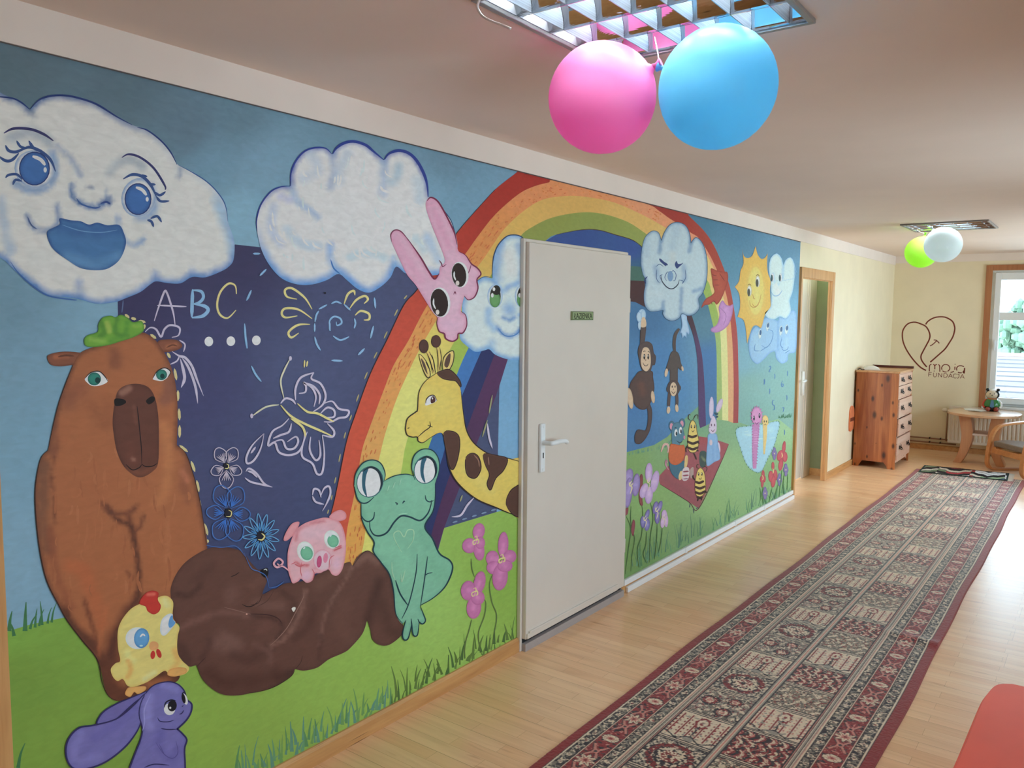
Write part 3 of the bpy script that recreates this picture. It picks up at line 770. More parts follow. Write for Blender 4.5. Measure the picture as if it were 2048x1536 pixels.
obj('scarf', lathe(BM(), [(0.03, 0.138), (0.052, 0.136), (0.058, 0.145), (0.05, 0.155), (0.03, 0.156)], 24), G_or, fg, smooth=True)
obj('tie', prism(BM(), [(-0.012, 0.14), (0.012, 0.14), (0.024, 0.06), (0, 0.048), (-0.024, 0.06)], 1, 0.086, 0.1), G_blue, fg)

# ------------------------------------------------------------------ bentwood armchair
M_bent = wood('bent_birch', (186, 118, 66), (216, 152, 96), axis=0, ring=9, rough=0.3, knots=False)
M_seat = mat('grey_brown_upholstery', (128, 112, 98), 0.8, var=0.12, scale=60, bump=0.2)
P0 = hit(1969, 939, 2, 0.0); P1 = hit(2046, 963, 2, 0.0)
sd = Vector((P1[0]-P0[0], P1[1]-P0[1], 0)); wid = sd.length; sd.normalize()
ang = math.atan2(sd.x, -sd.y)          # turn so that local -Y runs towards the nearer side frame
ac = empty('armchair', (P0[0], P0[1], 0.0), ang)
tag(ac, 'bentwood armchair with a grey seat cushion at the right edge beside the oval table', 'armchair')
loop = spline(np.array([(0.70, 0, 0.013), (0.40, 0, 0.013), (0.12, 0, 0.013), (0.05, 0, 0.022), (0.01, 0, 0.065), (0.003, 0, 0.13), (0.018, 0, 0.27), (0.045, 0, 0.39), (0.085, 0, 0.455), (0.15, 0, 0.492), (0.30, 0, 0.515), (0.50, 0, 0.53), (0.66, 0, 0.54)]), 6)
for yy in (-0.03, -wid+0.03):
    obj('side_frame', band(BM(), [(p[0], yy, p[2]) for p in loop], (0, 1, 0), 0.058, 0.024), M_bent, ac, bevel=0.003)
seat = [(0.03, 0, 0.255), (0.20, 0, 0.262), (0.45, 0, 0.24), (0.60, 0, 0.26), (0.68, 0, 0.36), (0.80, 0, 0.62), (0.90, 0, 0.88)]
sp = spline(np.array(seat), 6)
for yy in (-0.10, -wid+0.10): obj('seat_frame', band(BM(), [(p[0], yy, p[2]) for p in sp], (0, 1, 0), 0.05, 0.022), M_bent, ac)
obj('front_rail', box(BM(), 0.028, 0.05, -wid+0.06, -0.06, 0.195, 0.255), M_bent, ac, bevel=0.003)
obj('back_rail', box(BM(), 0.60, 0.62, -wid+0.06, -0.06, 0.2, 0.25), M_bent, ac, bevel=0.003)
cu = BM(); band(cu, [(p[0], -wid/2, p[2]+0.045) for p in sp], (0, 1, 0), wid-0.15, 0.062)
obj('cushion', cu, M_seat, ac, bevel=0.018, seg=3)

# ------------------------------------------------------------------ red padded bench, bottom right
M_red = mat('red_vinyl', (252, 98, 76), 0.42, var=0.04, scale=5, bump=0.03)
RZ = 0.45
cor = [hit(x, y, 2, RZ) for x, y in ((1905, 1536), (1940, 1455), (1962, 1403), (1974, 1383), (1990, 1368), (2014, 1365), (2048, 1371))]
edge = [(1.955, 1.9)]+[(p[0], p[1]) for p in cor]+[(2.3, cor[-1][1]-0.005), (2.55, cor[-1][1]-0.03), (2.64, cor[-1][1]-0.12), (2.66, cor[-1][1]-0.3), (2.66, 1.95), (2.63, 1.86), (2.5, 1.82), (2.1, 1.82), (1.98, 1.84)]
ed = spline(np.array(edge), 6, closed=True)
cx, cy = 2.3, 2.45
rb = empty('padded_bench', (cx, cy, 0))
tag(rb, 'red vinyl padded bench with a rounded corner at the bottom right of the picture', 'bench')
bm = BM(); rows = []
for z, k in ((0.07, 0.94), (0.10, 0.965), (RZ-0.035, 1.0), (RZ-0.012, 0.998), (RZ, 0.985)):
    rows.append([bm.verts.new(((x-cx)*k, (y-cy)*k, z)) for x, y in ed])
for a, b_ in zip(rows, rows[1:]):
    for k in range(len(ed)): bm.faces.new((a[k], a[(k+1) % len(ed)], b_[(k+1) % len(ed)], b_[k]))
bm.faces.new(rows[0][::-1]); top = bm.faces.new(rows[-1])
obj('pad', bm, M_red, rb, smooth=False)
obj('piping', tube(BM(), [((x-cx)*1.0, (y-cy)*1.0, RZ-0.02) for x, y in ed]+[((ed[0][0]-cx), (ed[0][1]-cy), RZ-0.02)], 0.005, n=6), M_red, rb, smooth=True)
for fx, fy in ((-0.22, 0.4), (0.24, 0.4), (-0.22, -0.45), (0.24, -0.45)):
    obj('foot', tube(BM(), [(fx, fy, 0), (fx, fy, 0.072)], 0.025, n=12), M_iron, rb)

# ------------------------------------------------------------------ outdoors, seen through the window
M_tile = None
def tile_mat():
    mt, nt, b = new_mat('weathered_roof_tiles'); L = nt.links
    tc = N(nt, 'ShaderNodeTexCoord')
    br = N(nt, 'ShaderNodeTexBrick', offset=0.5); br.inputs['Scale'].default_value = 1.0
    br.inputs['Brick Width'].default_value = 9.0; br.inputs['Row Height'].default_value = 0.8; br.inputs['Mortar Size'].default_value = 0.11
    br.inputs['Color1'].default_value = lin((92, 80, 78))+[1]; br.inputs['Color2'].default_value = lin((108, 95, 92))+[1]; br.inputs['Mortar'].default_value = lin((44, 38, 40))+[1]  # dark rows paint in the shadow lines of the tile laps
    L.new(tc.outputs['Object'], br.inputs['Vector']); L.new(br.outputs['Color'], b.inputs['Base Color'])
    b.inputs['Roughness'].default_value = 0.8
    return mt
rlo = hit(2012, 812, 1, 19.0)[2]; rhi = hit(2012, 714, 1, 27.0)[2]
nb_ = empty('neighbour_house', (4.0, 23.0, 0.0))
tag(nb_, 'house outside the window showing its grey red tiled roof', 'house')
sl = math.hypot(8.0, rhi-rlo); an = math.atan2(rhi-rlo, 8.0)
bm = BM(); rows = 14
for k in range(rows):
    y0 = k*sl/rows; box(bm, -12, 12, y0, y0+sl/rows+0.02, 0.0, 0.03, Matrix.Translation((0, 0, 0.0)) @ Matrix.Rotation(0.04, 4, 'X') if False else None)
rf = obj('roof', bm, tile_mat(), nb_); rf.location = (0, -4.0, rlo); rf.rotation_euler = (an, 0, 0)
obj('house_wall', B(-12, 12, -3.6, 3.9, rlo-4, rlo+0.0), mat('rendered_house_wall', (220, 214, 204), 0.8), nb_)
obj('ridge', tube(BM(), [(-12, 4.0, rhi+0.03), (12, 4.0, rhi+0.03)], 0.09, n=8), mat('ridge_tiles', (190, 150, 140), 0.8), nb_)
M_leaf = mat('hazy_green_leaves', (98, 124, 102), 0.8, var=0.25, scale=5.0, bump=0.6)
def hill(name, y0, z_top, z_bot, x0, x1, seed, lab, cat):
    r = np.random.default_rng(seed); bm = BM(); nx, nz = 60, 16; g = []
    for i in range(nx+1):
        col = []
        for j in range(nz+1):
            u, v = i/nx, j/nz
            bump = 0.8*math.sin(PI*v)+r.uniform(-0.25, 0.25)
            zt = z_top+0.5*math.sin(i*0.7+seed)+0.3*math.sin(i*1.9)+r.uniform(-0.15, 0.15)
            col.append(bm.verts.new((x0+(x1-x0)*u+r.uniform(-0.1, 0.1), y0-bump*1.6+v*2.5, z_bot+(zt-z_bot)*v)))
        g.append(col)
    for i in range(nx):
        for j in range(nz): bm.faces.new((g[i][j], g[i+1][j], g[i+1][j+1], g[i][j+1]))
    o = obj(name, bm, M_leaf, smooth=False); tag(o, lab, cat)
hill('hedge_bank', 42.0, hit(2020, 632, 1, 44.0)[2], -6.0, -8, 26, 3, 'pale green overgrown bank outside the window above the tiled roof', 'hedge')
bx0 = hit(2000, 600, 1, 50.0); bx1 = hit(2036, 600, 1, 50.0); bz = hit(2020, 577, 1, 50.0)[2]
fb = empty('far_building', ((bx0[0]+bx1[0])/2-2.5, 53.0, 0)); tag(fb, 'pale plastered building outside the top pane of the window', 'building')
hw = (bx1[0]-bx0[0])/2+2.5
obj('facade', B(-hw, hw, -3, 3, -8, bz), mat('pale_plaster', (196, 190, 180), 0.8), fb)
obj('cornice', box(box(BM(), -hw-0.3, hw+0.3, -3.3, 3.3, bz, bz+0.35), -hw+0.5, hw-0.6, -2.4, 2.4, bz+0.35, bz+1.5), mat('grey_roof_trim', (170, 178, 184), 0.7), fb)
tr_ = empty('tree', (hit(2062, 600, 1, 36.0)[0]+0.6, 36.0, -4.6)); tag(tr_, 'hazy tree beside the pale building outside the window', 'tree')
obj('trunk', tube(BM(), [(0, 0, 0), (0.1, 0, 3), (0, 0.1, 6)], [0.3, 0.25, 0.15]), mat('bark', (110, 100, 90), 0.9), tr_)
bm = BM(); r = np.random.default_rng(4)
for k in range(420):
    a, e = r.uniform(0, 2*PI), r.uniform(-1, 1); rad = 1.7*math.sqrt(1-e*e*0.8)*r.uniform(0.5, 1)
    ball(bm, (rad*math.cos(a), rad*math.sin(a), 5.4+e*1.5), tuple(r.uniform(0.1, 0.3, 3)), 6)
obj('crown', bm, M_leaf, tr_)
# ------------------------------------------------------------------ rugs (pattern worked out knot by knot)
def knot_noise(nx, ny, cell, seed):
    r = np.random.default_rng(seed)
    gx, gy = int(nx/cell)+3, int(ny/cell)+3
    g = r.random((gx, gy)); x = np.arange(nx)/cell; y = np.arange(ny)/cell
    xi, yi = x.astype(int), y.astype(int); fx, fy = (x-xi)[:, None], (y-yi)[None, :]
    fx = fx*fx*(3-2*fx); fy = fy*fy*(3-2*fy)
    a = g[np.ix_(xi, yi)]; b = g[np.ix_(xi+1, yi)]; c = g[np.ix_(xi, yi+1)]; d = g[np.ix_(xi+1, yi+1)]
    return (a*(1-fx)+b*fx)*(1-fy)+(c*(1-fx)+d*fx)*fy
def grid_mesh(name, P, C, mt, parent=None):
    """P (nx,ny,3) points, C (nx,ny,3) linear pigment"""
    nx, ny = P.shape[:2]
    me = bpy.data.meshes.new(name)
    i = np.arange(nx*ny).reshape(nx, ny)
    q = np.stack([i[:-1, :-1], i[1:, :-1], i[1:, 1:], i[:-1, 1:]], -1).reshape(-1, 4)
    me.vertices.add(nx*ny); me.vertices.foreach_set('co', P.reshape(-1).astype(np.float32))
    me.loops.add(q.size); me.loops.foreach_set('vertex_index', q.reshape(-1).astype(np.int32))
    me.polygons.add(len(q)); me.polygons.foreach_set('loop_start', np.arange(0, q.size, 4, dtype=np.int32))
    me.polygons.foreach_set('loop_total', np.full(len(q), 4, dtype=np.int32))
    at = me.attributes.new('pigment', 'FLOAT_COLOR', 'POINT')
    at.data.foreach_set('color', np.concatenate([C, np.ones((nx, ny, 1))], -1).reshape(-1).astype(np.float32))
    me.update(); me.validate(); me.materials.append(mt)
    return link(bpy.data.objects.new(name, me), parent)
def L_(c): return np.array(lin(c))
def runner():
    xc, hw, y0, y1 = 1.148, 0.503, 0.9, 9.58
    st = 0.0033
    nx, ny = int(2*hw/st), int((y1-y0)/st)
    X = np.linspace(-hw, hw, nx)[:, None]*np.ones((1, ny)); Y = np.ones((nx, 1))*np.linspace(y0, y1, ny)[None, :]
    a = np.abs(X)
    n1, n2, n3 = knot_noise(nx, ny, 1.7, 1), knot_noise(nx, ny, 3.2, 2), knot_noise(nx, ny, 2.4, 3)
    red, cream, dark, gry, pink, navy, green = L_((140, 34, 38)), L_((226, 206, 178)), L_((40, 30, 38)), L_((158, 148, 134)), L_((204, 134, 120)), L_((52, 50, 70)), L_((126, 116, 102))
    C = np.zeros((nx, ny, 3)); C[:] = red
    def put(mk, c): C[mk] = c
    def guard(lo, hi, ph):
        z = (a >= lo) & (a < hi); put(z, dark)
        t = ((Y+ph) % 0.062)/0.062; s = (a-lo)/(hi-lo)
        put(z & (np.hypot((t-0.5)*1.5, s-0.5) < 0.30) & (n1 > 0.3), cream)
        put(z & (np.hypot((t-0.5)*1.5, s-0.5) < 0.14), red)
        put(z & (np.abs(np.sin(t*2*PI)*0.3+0.5-s) < 0.1) & (n1 > 0.35), gry)
        put(z & (n2 > 0.66), green); put(z & (n3 > 0.74), cream)
    guard(0.412, 0.450, 0.0); guard(0.274, 0.312, 0.02)
    # main red band with star flowers and ovals
    z = (a >= 0.322) & (a < 0.402); s = (a-0.362); ph = (Y-2.451) % 0.378
    put(z & (n2 > 0.70), dark); put(z & (n3 > 0.80), pink)
    for off in (0.075, 0.303):      # leaf scrolls beside the flowers
        t = ph-off
        put(z & (np.abs(np.abs(s)-0.006-0.55*np.abs(t)) < 0.007) & (np.abs(t) < 0.058), dark)
        put(z & (np.abs(np.abs(s)-0.003-0.55*np.abs(t)) < 0.0055) & (np.abs(t) < 0.05), pink)
        put(z & (np.hypot(t, s) < 0.014), pink); put(z & (np.hypot(t, s) < 0.007), dark)
    t = np.where(ph > 0.189, ph-0.378, ph); th = np.arctan2(t, s); rr = np.hypot(t, s)
    put(z & (rr < 0.036+0.010*np.cos(8*th)), dark); put(z & (rr < 0.031+0.010*np.cos(8*th)), cream)
    put(z & (rr < 0.018+0.005*np.cos(8*th)), pink); put(z & (rr < 0.008), red); put(z & (rr < 0.031) & (np.abs(np.sin(4*th)) < 0.18) & (rr > 0.012), red)
    t = ph-0.189; e = np.hypot(t/0.026, s/0.034); th = np.arctan2(t/0.026, s/0.034)
    put(z & (e < 1.12), dark); put(z & (e < 1.0), cream); put(z & (e < 1.0) & (np.abs(np.sin(6*th)) < 0.22) & (e > 0.35), red); put(z & (e < 0.45), pink); put(z & (e < 0.2), red)
    for lo, hi, c in ((0.402, 0.4045, red), (0.4045, 0.410, cream), (0.410, 0.412, dark), (0.450, 0.452, dark), (0.452, 0.457, cream), (0.457, 0.461, dark),
                      (0.319, 0.322, red), (0.314, 0.319, cream), (0.312, 0.314, dark), (0.272, 0.274, dark), (0.267, 0.272, cream), (0.263, 0.267, pink),
                      (0.259, 0.263, gry), (0.255, 0.259, cream), (0.252, 0.255, dark), (0.246, 0.252, gry), (0.242, 0.246, cream), (0.239, 0.242, dark), (0.236, 0.239, pink)):
        put((a >= lo) & (a < hi), c)
    # panels: two columns, three kinds repeating
    pan = a < 0.236
    pit = 0.2517
    k = np.floor((Y-2.785)/pit).astype(int); v = ((Y-2.785)/pit-k); left = X < 0
    kind = np.where(left, k % 3, (k+2) % 3)      # 0 cream trees, 1 pale arabesque, 2 dark
    u = np.where(left, (X+0.236)/0.224, (X-0.012)/0.224)
    uc, vc = u-0.5+(n2-0.5)*0.045, v-0.5+(n3-0.5)*0.045
    m0 = pan & (kind == 0)
    put(m0, cream)
    ss = np.abs(((u*6.0) % 1)-0.5); bead = np.abs(((v*9) % 1)-0.5)
    put(m0 & (ss < 0.09) & (v > 0.14) & (v < 0.88), red); put(m0 & (ss < 0.34) & (ss > 0.16) & (bead < 0.2) & (v > 0.2) & (v < 0.82), np.where(left[..., None], red, pink)[m0 & (ss < 0.34) & (ss > 0.16) & (bead < 0.2) & (v > 0.2) & (v < 0.82)])
    lp = np.hypot(uc/0.10, (v-0.7)/0.17)
    put(m0 & (lp < 1.0), cream); put(m0 & (np.abs(lp-1) < 0.16), red); put(m0 & (np.abs(uc) < 0.02) & (v > 0.12) & (v < 0.6), np.array(dark)); put(m0 & (lp < 0.35), red)
    put(m0 & (np.abs(v-0.14-0.06*np.cos(uc*14)) < 0.02), dark); put(m0 & (np.hypot(uc/0.1, (v-0.12)/0.06) < 1), gry)
    put(m0 & (n2 > 0.8), gry)
    m1 = pan & (kind == 1)
    put(m1, np.where(left[..., None], gry, L_((150, 134, 112)))[m1])
    sw = np.sin(u*21+3*np.sin(v*15))+np.sin(v*23+3*np.cos(u*17))
    put(m1 & (sw > 0.7), cream); put(m1 & (sw < -0.75), green); put(m1 & (np.abs(sw) < 0.14), red); put(m1 & (n1 > 0.75), dark)
    for qx, qy, qr in ((-0.25, 0.05, 0.16), (0.18, 0.2, 0.13), (0.12, -0.25, 0.15)):
        d = np.hypot(uc-qx, vc-qy)
        put(m1 & left & (d < qr), cream); put(m1 & left & (np.abs(d-qr*0.75) < 0.03), red); put(m1 & left & (d < qr*0.35), pink); put(m1 & left & (np.abs(d-qr) < 0.02), dark)
    put(m1 & (n3 > 0.78), dark); put(m1 & (n1 > 0.80), cream)
    m2 = pan & (kind == 2)
    put(m2, np.where(left[..., None], dark, red)[m2])
    e = np.hypot(uc/0.40, vc/0.40)
    ml = m2 & left
    put(ml & (n3 > 0.56), cream); put(ml & (n1 > 0.62), gry); put(ml & (np.abs(e-0.86) < 0.14), red); put(ml & (np.abs(e-0.86) < 0.14) & (n1 > 0.6), dark); put(ml & (e < 0.7), dark)
    put(ml & (e < 0.7) & (n3 > 0.5), cream); put(ml & (e < 0.42), red); put(ml & (e < 0.42) & (n1 > 0.52), cream); put(ml & (e < 0.13), dark)
    put(ml & (n2 > 0.82), cream)
    mr_ = m2 & ~left
    z1 = np.abs(((u*5+v*2.5+0.25*np.sin(v*20)) % 1)-0.5); z2 = np.abs(((u*5-v*2.5+0.25*np.sin(v*20+1)) % 1)-0.5)
    put(mr_ & (z1 < 0.12), dark); put(mr_ & (z2 < 0.12), dark); put(mr_ & (z1 > 0.36) & (n3 > 0.42), cream); put(mr_ & (z2 > 0.40) & (n1 > 0.5), pink); put(mr_ & (n2 > 0.80), cream)
    # frames between panels
    fr = pan & ((v < 0.035) | (v > 0.965)); put(fr, cream); put(pan & ((v < 0.014) | (v > 0.986)), dark)
    put(pan & ((np.abs(v-0.05) < 0.013) | (np.abs(v-0.95) < 0.013)), dark)
    put(pan & ((u < 0.03) | (u > 0.97)), dark); put(a < 0.012, gry); put((a < 0.008), cream); put((a < 0.0045), dark); put((a < 0.0025), pink)
    C *= (0.86+0.28*n1)[..., None]
    Z = 0.011+0.0018*n1
    ridge = np.exp(-((Y-4.42-0.12*(0.5-X))/0.05)**2)*np.clip((X-0.1)/0.3, 0, 1)*0.012
    Z = Z+ridge
    edge_w = 0.004*np.sin(Y*2.1)+0.003*np.sin(Y*5.3+1)
    P = np.stack([xc+X+edge_w*np.sign(X)*(a/hw)**4, Y, Z], -1)
    P[0, :, 2] = 0.001; P[-1, :, 2] = 0.001; P[:, 0, 2] = 0.001; P[:, -1, 2] = 0.001
    o = grid_mesh('runner_rug', P, C, vcol_mat('woven_wool', 0.58, 0.08, 300, bump=0.12, sheen=0.28, spec=0.5))
    tag(o, 'long red oriental runner rug with two columns of patterned panels on the hallway floor', 'rug')
runner()
def kilim():
    nx, ny = 330, 180
    U, V = np.meshgrid(np.linspace(0, 1, nx), np.linspace(0, 1, ny), indexing='ij')
    bl, br, tl, tr = np.array((0.695, 9.36)), np.array((1.50, 9.415)), np.array((0.675, 9.84)), np.array((1.475, 9.88))
    XY = bl*((1-U)*(1-V))[..., None]+br*(U*(1-V))[..., None]+tl*((1-U)*V)[..., None]+tr*(U*V)[..., None]
    n = knot_noise(nx, ny, 3, 8); w_ = V*4.2+1.5*np.abs(((U*2.6) % 1)-0.5)*2+0.35*np.abs(((U*9) % 1)-0.5)*2+0.3*(n-0.5)
    i = (np.floor(w_).astype(int)+np.floor(U*2.6+0.5).astype(int)*2) % 6
    f = w_ % 1
    pal = [(30, 30, 34), (112, 128, 100), (208, 200, 184), (40, 36, 40), (170, 62, 66), (206, 196, 180)]
    C = np.zeros((nx, ny, 3))
    for k, c in enumerate(pal): C[i == k] = L_(c)
    C[(U > 0.62) & (i == 4)] = L_((66, 92, 118)); C[(U > 0.55) & ((i == 2) | (i == 1))] = L_((226, 232, 238)); C[(U > 0.25) & (U < 0.62) & (i == 1)] = L_((168, 64, 66)); C[(U < 0.3) & (i == 4)] = L_((120, 134, 104)); C[(U > 0.7) & (i == 5)] = L_((150, 176, 140))
    C[f < 0.16] = L_((30, 28, 32)); C[(V < 0.07)] = L_((28, 40, 34)); C[V > 0.93] = L_((30, 28, 30)); C[(U < 0.02) | (U > 0.98)] = L_((40, 60, 60))
    Z = 0.0175+0.002*n+0.002*np.sin(U*11)*np.sin(V*4)
    Z[:, 0] = 0.0155; Z[:, -1] = 0.013
    P = np.concatenate([XY, Z[..., None]], -1)
    o = grid_mesh('small_rug', P, C, vcol_mat('kilim_wool', 0.8, 0.1, 200, bump=0.1, spec=0.2))
    tag(o, 'small zigzag rug in black, green, red and white across the far end of the runner', 'rug')
    bm = BM()
    for k in range(34):
        t = k/33; p = br*(1-t)+tr*t; box(bm, p[0]-0.002, p[0]+0.03+0.01*(k % 3), p[1]-0.003, p[1]+0.003, 0.012, 0.016)
    obj('fringe', bm, mat('pale_fringe', (214, 208, 196), 0.8), o)
kilim()
# small fold line mark on the floor at the right
# ------------------------------------------------------------------ painted mural on the long wall
# outlines were surveyed from the photograph and carried onto the wall plane (X 0), so they sit on the real wall
K = 0.76                      # how bright a lit wall reads, to turn a seen colour into pigment
M_paint = vcol_mat('mural_paint', 0.6, 0.07, 26, stretch=(1, 1, 2.2), spec=0.3)
MUR = empty('mural', (0, 0, 0))
tag(MUR, 'hand painted wall mural of animals, clouds and a rainbow covering the long hallway wall', 'mural')
TX, TY, TS = 0.0, 0.0, 1.0
def T(x, y, s):
    global TX, TY, TS
    TX, TY, TS = x, y, s
def px(f):
    a = np.array(f, float).reshape(-1, 2)
    return np.stack([TX+a[:, 0]/TS, TY+a[:, 1]/TS], -1)
def pig(c):
    l = np.array(lin(c)); g = l@np.array([0.3, 0.59, 0.11])
    return np.minimum(0.92, (l*0.95+g*0.05)/K)
def wallpt(p):
    """photo pixel on the wall -> (Y, Z) of the wall"""
    x = (p[:, 0]-1024)/FPX; y = (p[:, 1]-768)/FPX
    r = np.stack([x, y, np.ones(len(x))], -1) @ ROT
    t = -CAM[0]/r[:, 0]
    return np.stack([CAM[1]+r[:, 1]*t, CAM[2]+r[:, 2]*t], -1)
def wpx(y, z): return np.array(proj((0.0, y, z)))
def inside(p, poly):
    c = np.zeros(len(p), bool); n = len(poly); j = n-1
    for i in range(n):
        xi, yi = poly[i]; xj, yj = poly[j]
        cond = ((yi > p[:, 1]) != (yj > p[:, 1])) & (p[:, 0] < (xj-xi)*(p[:, 1]-yi)/((yj-yi) if yj != yi else 1e-9)+xi)
        c ^= cond; j = i
    return c
def dist(p, line):
    d = np.full(len(p), 1e9)
    if len(line) == 1: return np.hypot(*(p-line[0]).T)
    for a, b in zip(line[:-1], line[1:]):
        ab = b-a; q = ab@ab+1e-12
        t = np.clip(((p-a)@ab)/q, 0, 1)
        d = np.minimum(d, np.hypot(*(p-(a+t[:, None]*ab)).T))
    return d
NZG = np.random.default_rng(21).random((257, 257))
def vnoise(P, cell):
    q = np.abs(P)/cell; i = q.astype(int); f = q-i; f = f*f*(3-2*f); i = i % 256
    a, b, c, d = NZG[i[:, 0], i[:, 1]], NZG[i[:, 0]+1, i[:, 1]], NZG[i[:, 0], i[:, 1]+1], NZG[i[:, 0]+1, i[:, 1]+1]
    return (a*(1-f[:, 0])+b*f[:, 0])*(1-f[:, 1])+(c*(1-f[:, 0])+d*f[:, 0])*f[:, 1]
def sm(t): t = np.clip(t, 0, 1); return t*t*(3-2*t)
class Fig:
    def __init__(s, name, base, label=None):
        s.n, s.z, s.lab = name, base*1e-3, label
        s.v, s.f, s.c, s.k = [], [], [], 0
    def up(s): s.z += 4e-5
    def add(s, pts, faces, cols):
        yz = wallpt(pts)
        yz[:, 0] = np.maximum(yz[:, 0], 0.8435); yz[:, 1] = np.minimum(yz[:, 1], 2.3055)
        o = s.k
        s.v.append(np.concatenate([np.full((len(yz), 1), s.z), yz], 1)); s.c.append(cols)
        s.f += [[o+i for i in f] for f in faces]; s.k += len(yz)
    def poly(s, f, c, tints=(), edge=None, step=None, n=5, sharp=False, raw=None, colf=None):
        p = px(f) if raw is None else np.asarray(raw, float)
        o = p if sharp else spline(p, n, True)
        keep = [0]
        for i in range(1, len(o)):
            if np.hypot(*(o[i]-o[keep[-1]])) > 0.05: keep.append(i)
        o = o[keep]
        soft = bool(tints) or edge or colf is not None
        q = np.zeros((0, 2))
        if soft:
            lo, hi = o.min(0), o.max(0)
            st = step or max(2.0, min(9.0, math.sqrt((hi-lo)[0]*(hi-lo)[1])/40))
            gx, gy = np.meshgrid(np.arange(lo[0]+st/2, hi[0], st), np.arange(lo[1]+st/2, hi[1], st), indexing='ij')
            q = np.stack([gx.ravel(), gy.ravel()], -1); q = q+rng.uniform(-st*0.2, st*0.2, q.shape)
            q = q[inside(q, o)]
            if len(q): q = q[dist(q, np.vstack([o, o[:1]])) > st*0.35]
        allp = [Vector(a) for a in o]+[Vector(a) for a in q]
        r = delaunay_2d_cdt(allp, [], [list(range(len(o)))], 1, 1e-5)
        P = np.array([tuple(a) for a in r[0]]).reshape(-1, 2)
        col = np.tile(pig(c), (len(P), 1)) if colf is None else colf(P)
        oc = np.vstack([o, o[:1]])
        if edge:
            for e in (edge if isinstance(edge, list) else [edge]):
                w, ec, stg = e[:3]
                k = stg*sm((1-dist(P, oc)/w)*(0.75+0.5*vnoise(P, max(6.0, w*0.7))))
                if len(e) > 3: k = k*e[3](P)
                col = col*(1-k[:, None])+pig(ec)*k[:, None]
        for tp, rad, tcol, stg in tints:
            ln = px(tp)
            if len(ln) > 2: ln = spline(ln, 5)
            k = stg*sm((1-dist(P, ln)*TS/rad)*(0.65+0.7*vnoise(P, max(5.0, rad/TS*0.8))))
            col = col*(1-k[:, None])+pig(tcol)*k[:, None]
        s.add(P, r[2], col); s.up()
        return o
    def line(s, f, w, c, tip=0.35, n=6, up=True, raw=None, end=None):
        p = px(f) if raw is None else np.asarray(raw, float)
        if len(p) > 2: p = spline(p, n)
        else: p = p[0]+(p[1]-p[0])*np.linspace(0, 1, 5)[:, None]
        m_ = len(p); t = np.gradient(p, axis=0) if m_ > 2 else np.tile(p[1]-p[0], (2, 1))
        t = t/(np.hypot(*t.T)[:, None]+1e-9); nn = np.stack([-t[:, 1], t[:, 0]], -1)
        u = np.linspace(0, 1, m_); k = tip+(1-tip)*np.minimum(1, 4*np.minimum(u, 1-u))
        if end == 'fat': k = tip+(1-tip)*u
        if end == 'thin': k = 1-(1-tip)*u
        h = nn*(w/2*k)[:, None]
        P = np.vstack([p+h, p-h])
        s.add(P, [[i, i+1, m_+i+1, m_+i] for i in range(m_-1)], np.tile(pig(c), (len(P), 1)))
        if up: s.up()
        else: s.z += 1.5e-6
    def dot(s, x, y, rx, ry, c, rot=0, up=True, n=22, edge=None, tints=()):
        a = np.linspace(0, 2*PI, n, endpoint=False); ca, sa = math.cos(rot), math.sin(rot)
        X = np.cos(a)*rx; Y = np.sin(a)*ry
        f = np.stack([x+X*ca-Y*sa, y+X*sa+Y*ca], -1)
        if edge or tints: s.poly(f.ravel(), c, edge=edge, tints=tints, sharp=True); return
        P = px(f.ravel()); s.add(P, [list(range(n))], np.tile(pig(c), (n, 1)))
        s.up()
    def outline(s, o, w, c, i0=0.0, i1=1.0, tip=0.5):
        n = len(o); a, b = int(i0*n), int(i1*n)
        q = np.vstack([o, o])[a:b+1] if b > a else o
        s.line(None, w, c, tip=tip, raw=q[::2] if len(q) > 12 else q, n=2)
    def done(s):
        me = bpy.data.meshes.new(s.n)
        V = np.concatenate(s.v); me.from_pydata(V.tolist(), [], s.f)
        at = me.attributes.new('pigment', 'FLOAT_COLOR', 'POINT')
        C = np.concatenate(s.c); C = np.concatenate([C, np.ones((len(C), 1))], 1)
        at.data.foreach_set('color', C.reshape(-1).astype(np.float32))
        me.materials.append(M_paint)
        # every face looks out from the wall
        bm = bmesh.new(); bm.from_mesh(me)
        bm.normal_update()
        for fc in bm.faces:
            if fc.normal.x < 0: fc.normal_flip()
        bm.to_mesh(me); bm.free(); me.update()
        o = link(bpy.data.objects.new(s.n, me), MUR)
        if s.lab: o['label'] = s.lab
        return o
def grey(ctrl, k=0.12):
    return [c[:2]+tuple(v*(1-k)+k*(0.3*c[2]+0.59*c[3]+0.11*c[4]) for v in c[2:]) for c in ctrl]
def idw(ctrl, pw=3.0):
    q = np.array([c[:2] for c in ctrl], float); cc = np.array([pig(c[2:]) for c in ctrl])
    def f(P):
        d = np.hypot(P[:, None, 0]-q[None, :, 0], P[:, None, 1]-q[None, :, 1])+4
        w_ = d**-pw
        return (w_@cc)/w_.sum(1)[:, None]
    return f
def blade(F, x, y, h, lean, w, c):
    F.line(None, w, c, tip=0.15, raw=[(x, y), (x+lean*0.35, y-h*0.55), (x+lean, y-h)], n=4, up=False, end='thin')

